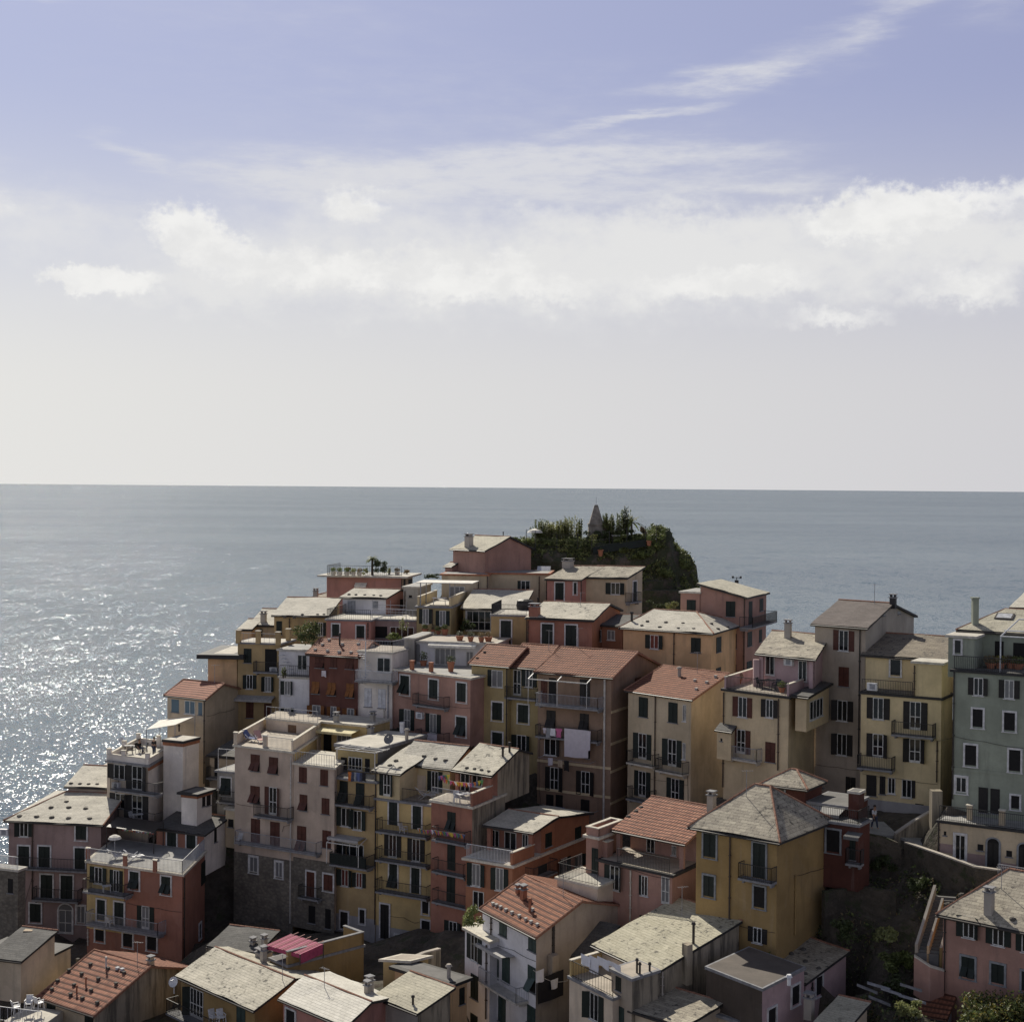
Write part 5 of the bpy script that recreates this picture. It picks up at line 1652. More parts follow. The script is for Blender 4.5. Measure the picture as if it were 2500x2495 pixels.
h59 = house('deep red stepped house with small hipped slate roof and shaded terrace', Z10, (1488, 186), (1252, 156), D=103, a=34, xr=1585, base=420, col='redwall', roof='hip', rise=1.0, hipr=1.6, hipl=1.6, rmat='slate_mix', over=.3)
h59.feats(h59.F, [('v', 1308, 180, 1364, 248, dict(tr='trim_grey', glass='glass')), ])
v = add(h59, Z10, (1800, 408), (1492, 356), D=99, T=2.2, base=790, col='redwall', deck='deck_dark', cap='slab', over=.15)
v.rail(['f', 's'], .9, 'iron')
v.feats(v.F, [('x', 1614, 424, 1692, 552, dict(tr='trim_grey')), ('c', 1750, 470, 1784, 600), ('awn', 1740, 430, 1830, 470, dict(d=.9, m='deck_dark')), ('b', 1722, 1812, 640, dict(d=.7))])
v2 = add(h59, Z10, (1805, 215), (1742, 200), D=100.5, T=1.0, base=420, col='redwall', over=.08, deck='deck_dark')
v3 = add(h59, Z10, (1735, 300), (1500, 262), D=101.5, T=4, base=420, col='redwall', deck='deck_dark', cap='slab', over=.1)
v3.feats(v3.F, [('awn', 1500, 262, 1730, 330, dict(d=1.4, m='deck_grey'))])

h60 = house('grey house with broad yellowish slate roof and blank render flank, bottom', Z10, (600, 1268), (246, 1104), D=91, b=48, xr=1094, base=1700, col='cream', scol='stained', roof='plane', apex=(1094, 970), rmat='slate_yellow', over=.18)
h60.feats(h60.S, [('pipe', 640, 1240, 1440, dict(m='concrete'))])
mb = MB()
pc = h60.S.prj(Z10, 790, 1330, .22)
mb.box(pc, .55, .5, h60.S.prj(Z10, 790, 1095, .22).z - pc.z, 0, h60.e1, h60.e2)
h60.sub(mb, 'chimney_stack', 'stained')
h60.flue(828, 1098, 1.3, .09)
h60.flue(890, 905, .8, .16, 'concrete')
h60.flue(1068, 940, .4, .08, 'concrete')
v = add(h60, Z10, (466, 1312), (345, 1258), on=(h60.F, 2.2), xr=618, base=1700, col='taupe', scol='stained', deck='deck', cap='slab', over=.15)
v.feats(v.F, [('c', 372, 1290, 402, 1370), ('c', 366, 1462, 420, 1560, dict(sh='shutter_mid'))])
v.flue(495, 1265, .75, .07)
v.flue(512, 1270, .55, .07)
v.flue(570, 1255, .4, .07)
v = add(h60, Z10, (352, 1428), (97, 1322), on=(h60.F, 2.8), T=2.8, base=1700, col='cream', deck='deck', cap='slab', over=.12)
v.feats(v.F, [('o', 190, 1386, 300, 1546)])
v.rail(['f'], 1.0, 'iron', step=.3)
v.parapet(['l'], 1.0, 'yellow', .2)

h61 = house('white house with bright terracotta roof, striped awning and corner balcony', Z9, (1365, 700), (976, 500), D=97, b=42, apex=(1690, 444), xr=2010, base=1600, col='bluewhite', scol='taupe', pitch=16, roof='gable', rmat='tile', over=.2, sh='shutter_mid')
h61.feats(h61.F, [('c', 1100, 576, 1152, 696), ('c', 1310, 682, 1365, 806), ('awn', 1022, 738, 1216, 858, dict(d=1.1)), ('c', 1060, 812, 1094, 1010), ('c', 1120, 842, 1174, 1032), ('b', 942, 1216, 1118, dict(d=1.0, m='rail_grey', slab='slab_pale')),
                  ('a', 1306, 916, 1360, 1100), ('c', 1092, 1132, 1144, 1323), ('c', 1302, 1206, 1360, 1330), ('pipe', 1044, 560, 740, dict(m='pipe'))])
h61.feats(h61.S, [('pipe', 1484, 600, 820, dict(m='gutter', r=.09))])
h61.vents([(1050, 474), (1075, 484), (1106, 498), (1145, 518), (1188, 538), (1242, 562), (1288, 586), (1326, 606), (1372, 626), (1338, 516)], size=.2, m='vent_pale')
h61.chimney(1272, 430, .45, .7, 'terracotta')
h61.flue(1318, 520, .8, .1, 'terracotta')
h61.chimney(1232, 385, .32, .3, 'terracotta')
v = add(h61, Z9, (1028, 748), (848, 655), on=(h61.F, .8), T=3.5, base=1600, col='bluewhite', deck='deck_pale', cap='cap', over=.2)
v.feats(v.F, [('o', 864, 690, 972, 880), ('c', 892, 978, 944, 1152), ('c', 890, 1266, 940, 1340), ('pipe', 1010, 760, 1300)])
mb = MB()
mb.box(h61.S.prj(Z9, 1488, 1000, .3), .6, .7, h61.S.prj(Z9, 1488, 830, .3).z - h61.S.prj(Z9, 1488, 1000, .3).z, 0, h61.e1, h61.e2)
h61.sub(mb, 'chimney_stack', 'taupe')
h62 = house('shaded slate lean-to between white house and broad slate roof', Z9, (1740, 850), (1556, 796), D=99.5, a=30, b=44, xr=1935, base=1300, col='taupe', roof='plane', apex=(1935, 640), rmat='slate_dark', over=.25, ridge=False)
h62.feats(h62.F, [('x', 1566, 820, 1630, 960)])

h63 = house('lilac house with half lit slate roof and three white framed windows, bottom right', Z10, (1490, 1322), (1105, 1150), D=92, a=54, b=40, xr=1726, base=1700, col='lilac', roof='plane', rise=.6, rmat='slate_mix', over=.2)
h63.feats(h63.S, [('x', 1548, 1286, 1586, 1394, dict(tr=True)), ('pipe', 1524, 1320, 1460, dict(m='gutter'))])
h63.vents([(1225, 1140), (1310, 1186), (1405, 1156), (1475, 1130), (1490, 1202), (1400, 1232), (1568, 1244), (1655, 1212), (1485, 1275), (1405, 1095)], size=.42)
v = add(h63, Z10, (1234, 1372), (905, 1268), on=(h63.S, .5), xr=1480, base=1700, col='umber', scol='lilac', deck='deck_brown', cap='slab', over=.1)
v.feats(v.S, [('x', 1406, 1340, 1450, 1450, dict(tr=True)), ('x', 1266, 1474, 1312, 1580, dict(tr=True))])
v.flue(1392, 1330, .4, .12, 'plastic')
h64 = house('low slate roofed house with sunlit tile edge, bottom edge', Z10, (765, 1582), (470, 1500), D=87, a=44, xr=985, base=1800, col='beige', roof='plane', apex=(985, 1452), rmat='slate_mix', over=.2)
v = add(h64, Z10, (1090, 1560), (950, 1500), D=88.5, xr=1230, base=1800, col='beige', deck='deck', cap='slab', over=.2)

h65 = house('dark pink house with shingled hip roof and green shutters, bottom right corner', Z11, (1960, 1360), (905, 1118), D=86.5, a=40, T=8, base=1900, col='rose', roof='hip', rise=2.6, hipr=4, hipl=3.0, rmat='slate_mix', over=.35)
h65.feats(h65.F, [('o', 1002, 1152, 1184, 1312, dict(glass='glass')), ('o', 1216, 1198, 1402, 1368, dict(glass='glass')), ('o', 1435, 1255, 1600, 1420), ('a', 1040, 1452, 1136, 1602, dict(tr='trim_grey')), ('c', 1258, 1504, 1352, 1642, dict(tr='trim_grey')), ('c', 1480, 1560, 1560, 1700, dict(tr='trim_grey')),
                  ('pipe', 922, 1130, 1700, dict(m='gutter'))])
h65.chimney(1240, 1130, .5, 1.3, 'concrete')
h65.vents([(1040, 1000), (938, 1070), (1412, 1178)], size=.4)
h66 = house('tiny hut with red tiled roof among trees, bottom right', Z11, (905, 1895), (728, 1850), D=90, a=30, xr=985, base=2050, col='bluewhite', roof='plane', rise=.9, rmat='tile', over=.3)
h67 = house('low roof corner covered in pale shingles, bottom edge right of centre', Z10, (1720, 1600), (1560, 1545), D=86, a=35, xr=1850, base=1800, col='beige', roof='plane', rise=.5, rmat='slate_green', over=.2)
h67.chimney(1510, 1500, .5, .9, 'concrete')

# ---- aerials and cables
for hv, x, y in ((h21, 1000, 90), (h20, 800, 110), (h25, 600, 770), (h31, 1050, 300), (h16, 1620, 190), (h36, 560, 540), (h42, 720, 450), (h43, 1480, 520), (h60, 760, 930), (h22, 1800, 260), (h65, 1330, 960), (h58, 1140, 230), (h44, 1700, 560), (h61, 1560, 420)):
    hv.aerial(x, y, rnd.uniform(1.3, 2.1))
h53.cable(h53.F, [(940, 800), (1090, 815), (1236, 850)])
h54.cable(h54.F, [(1250, 880), (1250, 1190), (1256, 1480)])
h54.cable(h54.F, [(1345, 1590), (1440, 1600), (1520, 1640), (1570, 1625)])
h51.cable(h51.F, [(560, 980), (572, 940), (625, 925)])
h51.cable(h51.F, [(225, 775), (300, 790), (440, 802)])
h21.cable(h21.F, [(735, 650), (735, 1040), (760, 1240)])
h22.cable(h22.F, [(1480, 968), (1600, 985), (1735, 1010)])
h22.cable(h22.F, [(1735, 940), (1738, 1090), (1735, 1230)])
h19.cable(h19.F, [(900, 1610), (1040, 1640), (1300, 1690), (1440, 1700)])
h31.cable(h31.F, [(700, 1245), (830, 1262), (960, 1280)])
h32.cable(h32.F, [(980, 1300), (1200, 1330), (1420, 1362)])
h32.cable(h32.F, [(1425, 1108), (1470, 1098), (1508, 1090)])
h33.cable(h33.F, [(1520, 1080), (1700, 1112), (1930, 1150)])
h39.cable(h39.F, [(1000, 1460), (1240, 1500), (1425, 1530)])
h38.cable(h38.F, [(260, 1220), (200, 1440), (190, 1700)])
h58.cable(h58.F, [(850, 930), (1050, 975), (1310, 1030)])
h58.cable(h58.S, [(1425, 695), (1520, 670), (1604, 645)])
h57.cable(h57.F, [(300, 615), (470, 660), (690, 715)])
h61.cable(h61.F, [(1000, 720), (1200, 800), (1360, 880)])
h55.cable(h55.F, [(10, 1340), (150, 1365), (285, 1390)])
h36.cable(h36.S, [(500, 800), (600, 770), (720, 740)])

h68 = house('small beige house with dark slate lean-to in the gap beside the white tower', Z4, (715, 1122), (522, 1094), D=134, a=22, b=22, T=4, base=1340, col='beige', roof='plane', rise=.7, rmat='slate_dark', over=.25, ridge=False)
h68.feats(h68.F, [('w', 560, 1124, 592, 1270, dict(sh='shutter_dark')), ('b', 490, 600, 1300, dict(d=.8))])
h69 = house('grey flat roofed house with one tilted green blind in the dark gap', Z4, (722, 1250), (582, 1228), D=129.5, a=22, b=22, T=4, base=1640, col='grey', deck='deck_grey', cap='slab', over=.2)
h69.feats(h69.F, [('a', 612, 1284, 690, 1416, dict(tr=True)), ('b', 570, 720, 1490, dict(d=.8)), ('x', 640, 1540, 690, 1600)])
h69.rail(['f'], 1.9, 'rail_white', step=2.5)

# ------------------------------------------------------------------ ground, sea, rock
for q in ((Z11, 405, 520, 108), (Z11, 620, 640, 105), (Z11, 1130, 835, 98), (Z11, 560, 560, 107), (Z11, 350, 560, 106), (Z11, 600, 960, 101), (Z11, 450, 1300, 97), (Z11, 300, 1700, 92), (Z11, 700, 1500, 94), (Z11, 180, 1000, 100),
          (Z11, 500, 1800, 89), (Z11, 800, 1800, 89), (Z6, 1000, 1720, 117), (Z6, 1300, 1860, 112), (Z6, 700, 1760, 117), (Z6, 100, 1700, 116), (Z9, 300, 1000, 101), (Z9, 100, 900, 104)):
    p = at(*px(q[0], q[1], q[2]), q[3])
    GROUND.append((p.x, p.y, p.z))
gx0, gx1, gy0, gy1, st = -75, 85, 55, 215, 2.0
nx, ny = int((gx1 - gx0) / st) + 1, int((gy1 - gy0) / st) + 1
mb_v, mb_f = [], []
for j in range(ny):
    for i in range(nx):
        x, y = gx0 + i * st, gy0 + j * st
        sw = sz = 0.0
        dm = 1e9
        for (a, b, c) in GROUND:
            d2 = (x - a) ** 2 + (y - b) ** 2 + .3
            dm = min(dm, d2)
            w = 1.0 / d2 ** 2
            sw += w
            sz += w * c
        z = sz / sw - .25
        if y > 125:
            f = min(1, max(0, (math.sqrt(dm) - 2.5) / 7))
            z = z * (1 - f) + (-6) * f
        mb_v.append((x + rnd.uniform(-.5, .5), y + rnd.uniform(-.5, .5), z + rnd.uniform(-.25, .15)))
for j in range(ny - 1):
    for i in range(nx - 1):
        a = j * nx + i
        mb_f.append((a, a + 1, a + nx + 1, a + nx))
me = bpy.data.meshes.new('hillside')
me.from_pydata(mb_v, [], mb_f)
me.materials.append(M('earth'))
o = bpy.data.objects.new('hillside', me)
COL.objects.link(o)
tag(o, None, None, kind='structure')


def ground_z(x, y):
    fx, fy = (x - gx0) / st, (y - gy0) / st
    i, j = min(nx - 2, max(0, int(fx))), min(ny - 2, max(0, int(fy)))
    fx, fy = fx - i, fy - j
    z = lambda a, b: mb_v[(j + b) * nx + i + a][2]
    return (z(0, 0) * (1 - fx) + z(1, 0) * fx) * (1 - fy) + (z(0, 1) * (1 - fx) + z(1, 1) * fx) * fy


mb = MB()
E = 330000.0
mb.poly([Vector((-E, -2000, 0)), Vector((E, -2000, 0)), Vector((E, E, 0)), Vector((-E, E, 0))])
o = mb.build('sea', 'sea')
tag(o, None, None, kind='structure')

# rock knoll with the garden: height field with a steep seaward shoulder
KD_ = 176.0
KSH = 2.5
kp = lambda x, y, D=KD_: at(*px(Z12, x, y), D + KSH)
top = [(215, 480), (250, 440), (420, 425), (850, 430), (1250, 420), (1340, 385), (1400, 340), (1470, 325), (1500, 380), (1530, 465), (1600, 500), (1640, 560), (1680, 640), (1715, 780), (1745, 860), (1800, 1150)]
tx = [(kp(x, y).x, kp(x, y).z) for x, y in top]


def prof(x):
    if x <= tx[0][0]:
        return tx[0][1]
    for (a, za), (b, zb) in zip(tx, tx[1:]):
        if a <= x <= b:
            return za + (zb - za) * (x - a) / (b - a)
    return tx[-1][1] - (x - tx[-1][0]) * 3


vs, fs = [], []
kx0, kx1 = tx[0][0] - .5, tx[-1][0] + 3
NXK, NYK = 110, 90
from mathutils import noise as mnoise
for j in range(NYK):
    for i in range(NXK):
        x = kx0 + (kx1 - kx0) * i / (NXK - 1)
        y = 167 + 26 * j / (NYK - 1)
        z = prof(x)
        d = y - 172.0
        if d < 0:
            z -= (-d) * 1.25 + (1.2 if d < -1.5 else 0) + (1.6 if d < -3.4 else 0)
        if y > 184.5:
            z -= (y - 184.5) ** 1.5 * .8
        nz = mnoise.fractal(Vector((x * .5, y * .5, z * .35)), 1.0, 2.0, 5)
        s_ = .35 if (d > 0 and x < tx[5][0]) else .9
        vs.append((x + nz * .5 * s_, y + nz * .6, z + nz * .55 * s_))
for j in range(NYK - 1):
    for i in range(NXK - 1):
        a = j * NXK + i
        fs.append((a, a + 1, a + NXK + 1, a + NXK))
me = bpy.data.meshes.new('rocky_hill')
me.from_pydata(vs, [], fs)
me.materials.append(M('rock'))
o = bpy.data.objects.new('rocky_hill', me)
COL.objects.link(o)
tag(o, None, None, kind='structure')


def knoll_z(x, y):
    i = min(NXK - 1, max(0, round((x - kx0) / (kx1 - kx0) * (NXK - 1))))
    j = min(NYK - 1, max(0, round((y - 167) / 26 * (NYK - 1))))
    return vs[j * NXK + i][2]


# ------------------------------------------------------------------ plants
def leafy(p, rx, ry, rz, n, size, mat='leaf', name='shrub', label=None, cat='shrub', group=None, trunk=0.0, clumps=7, up=.3, mats=None):
    """crown of many small leaves gathered in clumps, with a trunk when the plant has one"""
    t = thing(name, label, cat, p, group)
    if trunk > 0:
        mb = MB()
        mb.bar(Vector((0, 0, -.3)), Vector((.05, .02, trunk)), .09 + trunk * .02, 7, 0, .05)
        for k in range(5):
            an = k * 1.26 + rnd.random()
            mb.bar(Vector((.04, .02, trunk * .75)), Vector((math.cos(an) * rx * .6, math.sin(an) * ry * .6, trunk + rz * rnd.uniform(.5, 1.3))), .05, 5, 0, .015)
        mb.build('trunk', 'bark', t)
    mb = MB()
    cs = []
    for k in range(clumps):
        an, rr = rnd.uniform(0, 6.28), math.sqrt(rnd.random()) * .75
        cs.append((math.cos(an) * rr * rx, math.sin(an) * rr * ry, rnd.uniform(-.7, .7) * rz, rnd.uniform(.28, .5)))
    for k in range(n):
        c = cs[k % clumps]
        v = Vector((rnd.gauss(0, 1), rnd.gauss(0, 1), rnd.gauss(0, 1))).normalized() * (rnd.random() ** .45)
        q = Vector((c[0] + v.x * rx * c[3], c[1] + v.y * ry * c[3], trunk + rz + c[2] * .9 + v.z * rz * c[3]))
        if q.z < .02:
            q.z = .02 + rnd.random() * .1
        mb.leaf(q, size, rnd.randrange(len(mats)) if mats else 0, up)
    mb.build('crown' if trunk else 'foliage', mats or mat, t)
    return t


def spiky(p, h, n, mat='leaf', label=None, name='tall_plant', cat='plant', group=None, spread=.35, w=.06):
    """upright stems with narrow leaves"""
    t = thing(name, label, cat, p, group)
    mb, sm = MB(), MB()
    for k in range(n):
        an, rr = rnd.uniform(0, 6.28), rnd.random() * spread
        b = Vector((math.cos(an) * rr, math.sin(an) * rr, 0))
        hh = h * rnd.uniform(.55, 1)
        tp = b * 1.5 + Vector((rnd.uniform(-.1, .1), rnd.uniform(-.1, .1), hh))
        sm.bar(b, tp, .025, 4, 0, .01)
        m_ = int(hh / .10)
        for q in range(m_):
            f = .2 + .8 * q / m_
            c = b + (tp - b) * f
            d = Vector((rnd.gauss(0, 1), rnd.gauss(0, 1), .9)).normalized()
            l = .34 * (1.15 - f * .6)
            s_ = d.cross(UPZ).normalized() * w
            mb.poly([c, c + d * l * .5 + s_, c + d * l, c + d * l * .5 - s_])
    mb.build('foliage', mat, t)
    sm.build('stem', 'bark', t)
    return t


def palm(p, h, label, r=1.2, n=26):
    t = thing('palm_tree', label, 'palm', p)
    mb = MB()
    mb.bar(Vector((0, 0, -.2)), Vector((0, 0, h)), .16, 7, 0, .12)
    mb.build('trunk', 'bark', t)
    mb = MB()
    for k in range(n):
        an, el = rnd.uniform(0, 6.28), rnd.uniform(-.2, 1.2)
        d = Vector((math.cos(an), math.sin(an), 0))
        pr = Vector((0, 0, h))
        for q in range(1, 7):
            f = q / 6
            c = Vector((0, 0, h)) + d * r * f * math.cos(el * .6) + UPZ * (r * (math.sin(el) * f - .55 * f * f))
            s_ = d.cross(UPZ) * (.16 * math.sin(math.pi * min(1, f * .9 + .1)))
            mb.poly([pr - s_, pr + s_, c + s_ * .8 - UPZ * .05, c - s_ * .8 - UPZ * .05])
            pr = c
    mb.build('crown', 'leaf', t)


# undergrowth over the rock: nobody could count it
mb = MB()
for k in range(42000):
    x = rnd.uniform(kx0 + .3, tx[-2][0] - .1)
    y = rnd.choice((rnd.uniform(167.2, 173), rnd.uniform(167.2, 173), rnd.uniform(171, 183)))
    if mnoise.noise(Vector((x * .45, y * .45, 3.1))) < -.22:
        continue
    z = knoll_z(x, y)
    mb.leaf(Vector((x, y, z + abs(rnd.gauss(.08, .2)))), rnd.uniform(.08, .2), rnd.choice((0, 0, 0, 1, 2, 2)), .6)
o = mb.build('undergrowth', ['leaf', 'leaf_dark', 'leaf_pale', 'leaf_dry'])
tag(o, 'low green undergrowth spread over the garden rock', 'undergrowth', kind='stuff')

# the garden on top
GY = 171.5


def kpt(x, y, D=GY):
    p = kp(x, y, D)
    return Vector((p.x, p.y, max(p.z, knoll_z(p.x, p.y)) if False else p.z))


for (x, yb, yt, n, m_, lab) in ((420, 430, 235, 9, 'leaf', 'dark upright bush at the left end of the garden hedge'), (495, 420, 245, 10, 'leaf_pale', 'pale green bush in the middle of the garden hedge'),
                                (560, 420, 240, 10, 'leaf_pale', 'broad pale bush between the dark bush and the pyramid'), (625, 420, 235, 10, 'leaf_pale', 'leafy cane bush right of the broad pale bush'),
                                (690, 420, 200, 7, 'leaf_pale', 'tallest cane bush of the garden hedge'), (755, 420, 228, 3, 'leaf', 'single thin cypress shoot left of the stone pyramid'),
                                (980, 340, 180, 4, 'leaf', 'thin shoots directly behind the stone pyramid'), (1030, 400, 182, 6, 'leaf', 'wispy tall bush right of the stone pyramid'),
                                (1155, 400, 118, 5, 'leaf_dark', 'tallest conifer shoot of the rock garden'), (1110, 400, 150, 6, 'leaf', 'feathery bush left of the tallest conifer shoot')):
    b = kpt(x, yb)
    t_ = kpt(x, yt)
    spiky(b, t_.z - b.z, n * 4, m_, lab, 'garden_bush', 'bush', 'bushes of the rock garden', spread=.95 if n > 5 else .35, w=.085)
for (x, y, w_, m_, lab) in ((450, 400, 1.1, 'leaf', 'thick foliage at the left end of the garden hedge'), (600, 400, 1.2, 'leaf_pale', 'thick pale foliage in the middle of the garden hedge'), (700, 410, .8, 'leaf', 'thick foliage left of the stone pyramid'), (850, 385, .8, 'leaf_dark', 'dark foliage hiding the left foot of the stone pyramid'),
                            (960, 385, .9, 'leaf_dark', 'dark foliage hiding the right foot of the stone pyramid'), (1060, 390, 1.1, 'leaf', 'thick foliage right of the stone pyramid'), (1150, 390, 1.1, 'leaf_dark', 'dark foliage under the tallest conifer shoot'), (1230, 400, .8, 'leaf', 'foliage at the right end of the garden'),
                            (1400, 440, .9, 'leaf_dark', 'dark foliage below the highest rock corner'), (1500, 480, .8, 'leaf_dark', 'dark foliage on the rock shoulder'), (1580, 560, .9, 'leaf_dark', 'dark shrub halfway down the rock shoulder'), (1640, 650, .8, 'leaf_dark', 'dark shrub low on the rock shoulder')):
    leafy(kpt(x, y + 40, 171.5 if x < 1300 else 171), w_ * 1.25, w_, w_ * .75, 750, .12, m_, 'shrub', lab, 'shrub', 'shrubs of the rock garden', clumps=9)
palm(kpt(1200, 400), 1.9, 'low spreading palm at the right of the rock garden', 2.3, 34)
leafy(kpt(1300, 400, 171), .5, .5, .85, 500, .12, 'leaf_dry', 'dry_shrub', 'brown withered shrub at the right end of the garden', 'shrub')
leafy(kpt(1450, 395, 170.5), .75, .7, .75, 700, .13, 'leaf', 'shrub', 'dark shrub perched on the highest rock corner', 'shrub')
for (x, y, w_, lab) in ((210, 440, .6, 'round shrub by the gabled house on the garden edge'), (320, 470, .8, 'broad shrub on the left garden slope'), (480, 470, .7, 'shrub in front of the garden hedge'), (620, 520, .9, 'large leafy shrub on the lower garden terrace'),
                        (740, 540, .8, 'pale shrub on the lower garden terrace beside the net'), (420, 560, .8, 'drooping shrub under the left garden slope'), (880, 410, .5, 'small shrub at the foot of the stone pyramid'), (1130, 420, .6, 'shrub under the palm by the net fence'),
                        (1340, 670, .7, 'bright green shrub behind the cottage roof'), (1230, 640, .6, 'small green shrub behind the slate ridge')):
    leafy(kpt(x, y, 169), w_, w_ * .8, w_ * .6, 420, .11, rnd.choice(['leaf', 'leaf_pale', 'leaf']), 'shrub', lab, 'shrub', 'shrubs of the rock garden')

for k in range(14):
    x, y = rnd.uniform(tx[4][0] - 6, tx[-3][0] - .2), rnd.uniform(168.2, 172.5)
    w_ = rnd.uniform(.5, .95)
    leafy(Vector((x, y, knoll_z(x, y) - .2)), w_ * 1.2, w_, w_ * .7, 420, .12, rnd.choice(['leaf', 'leaf_dark', 'leaf']), 'shrub', 'dark green shrub clinging to the slope of the garden rock', 'shrub', 'shrubs clinging to the garden rock')

# stone pyramid
t = thing('stone_pyramid', 'weathered grey stone pyramid rising from the rock garden', 'monument', kpt(895, 390, 173))
b = t.location


def frustum(mb, w0, w1, z0, z1, mi=0):
    c = [Vector((sx * w0, sy * w0, z0)) for sx, sy in ((-1, -1), (1, -1), (1, 1), (-1, 1))]
    d = [Vector((sx * w1, sy * w1, z1)) for sx, sy in ((-1, -1), (1, -1), (1, 1), (-1, 1))]
    for k in range(4):
        mb.poly([c[k], c[(k + 1) % 4], d[(k + 1) % 4], d[k]], mi)
    mb.poly(d, mi)


HPY = kpt(900, 115, 173).z - b.z
mb = MB()
frustum(mb, 1.0, .9, -1.0, HPY * .38)
mb.build('base', 'pyramid', t)
mb = MB()
frustum(mb, 1.02, .98, HPY * .38, HPY * .42)
frustum(mb, .84, .2, HPY * .42, HPY)
mb.build('spire', 'pyramid', t)
mb = MB()
mb.bar(Vector((0, 0, HPY)), Vector((0, 0, HPY + .9)), .02)
mb.build('rod', 'iron', t)
mb = MB()
mb.obox(Vector((1.03, -.7, -.6)), Vector((1.1, 0, 0)), Vector((0, 1.3, 0)), UPZ * (HPY * .5 + .6))
mb.obox(Vector((.98, -.8, HPY * .5)), Vector((1.22, 0, 0)), Vector((0, 1.5, 0)), UPZ * .1)
mb.build('annex', 'pyramid', t)

# garden fence posts, net and pots
t = thing('garden_fence', 'thin post and wire fence along the front of the rock garden', 'fence', kpt(250, 520, 168.2))
mb = MB()
pr = None
for (x, y) in ((150, 500), (285, 500), (300, 440), (375, 450), (560, 480), (740, 482), (860, 480), (1010, 455), (1160, 425), (1320, 412), (1415, 400)):
    p = kpt(x, y, 168.6) - t.location
    mb.bar(p - UPZ * 1.2, p + UPZ * 1.6, .045)
    if pr is not None:
        for q in (.0, .75, 1.5):
            mb.bar(pr + UPZ * q, p + UPZ * q, .018)
    pr = p
mb.build('post_and_wire', 'iron', t)
t = thing('windbreak_net', 'dark green windbreak net stretched along the garden edge', 'net', kpt(870, 480, 168.3))
mb = MB()
q = [kpt(870, 480, 168.3), kpt(1325, 410, 168.3), kpt(1325, 470, 168.3), kpt(870, 540, 168.3)]
q = [a - t.location for a in q]
mb.poly([q[0], q[3], q[2], q[1]])
q2 = [a + Vector((0, .05, 0)) for a in q]
mb.poly(q2)
mb.build('netting', 'net', t)


def pot(p, r, h, label, mat='terracotta', plant='leaf', ph=.5, pr=.4, group=None, kind='round', n=160):
    t = thing('flower_pot', label, 'pot', p, group)
    mb = MB()
    mb.lathe(Vector((0, 0, 0)), [(r * .65, 0), (r * .95, h * .85), (r * 1.06, h * .86), (r * 1.06, h), (r * .9, h), (r * .88, h * .93)], 12)
    mb.build('pot', mat, t)
    if plant:
        mb = MB()
        for k in range(n):
            v = Vector((rnd.gauss(0, 1), rnd.gauss(0, 1), rnd.gauss(0, 1))).normalized() * rnd.random() ** .4
            mb.leaf(Vector((v.x * pr, v.y * pr, h + ph * .5 + v.z * ph * .55)), .08, 0, .3)
        mb.build('plant', plant, t)
    return t


pot(kpt(935, 555, 167.5), .32, .75, 'large terracotta pot standing alone on the dark garden slope', ph=.2, pr=.2)
pot(kpt(1350, 465, 168), .3, .6, 'pale terracotta pot beside the end of the windbreak net', ph=.6, pr=.35)
t = leafy(kpt(372, 405, 170), .9, .4, .0, 1, .01, 'leaf', 'parasol', 'white garden parasol at the left of the rock garden', 'parasol') if False else thing('parasol', 'white garden parasol at the left of the rock garden', 'parasol', kpt(372, 440, 170))
mb = MB()
mb.lathe(Vector((0, 0, 1.2)), [(.95, 0), (.7, .28), (.3, .42), (.03, .5)], 12)
mb.build('canopy', 'canvas', t)
mb = MB()
mb.bar(Vector((0, 0, -.3)), Vector((0, 0, 1.65)), .03, 6)
mb.build('pole', 'rail_grey', t)
t = thing('garden_table', 'white topped table in the rock garden right of the pyramid', 'table', kpt(1075, 430, 170))
mb = MB()
mb.obox(Vector((-.6, -.4, .7)), Vector((1.2, 0, 0)), Vector((0, .8, 0)), UPZ * .05)
mb.build('tabletop', 'trim', t)
for sx in (-.5, .5):
    for sy in (-.35, .35):
        mb = MB()
        mb.bar(Vector((sx, sy, -.1)), Vector((sx, sy, .7)), .03)
        mb.build('leg', 'gutter', t)

# stone terrace walls right of the cottage
t = thing('terrace_wall', 'rough stone terrace wall at the foot of the garden rock', 'wall', kp(1450, 1000, 162))
mb = MB()
for (x0, y0, x1, y1, D, w_) in ((1290, 850, 1700, 1060, 163, 1.0), (1310, 770, 1560, 860, 165, 1.0)):
    A, B = kp(x0, y0, D), kp(x1, y0 + (0 if D < 164 else -5), D + .8)
    zb = kp(x0, y1, D).z
    mb.obox(Vector((A.x, A.y, zb)) - t.location, Vector((B.x - A.x, B.y - A.y, 0)), Vector((0, w_, 0)), UPZ * (A.z - zb))
mb.build('stonework', 'rock', t)

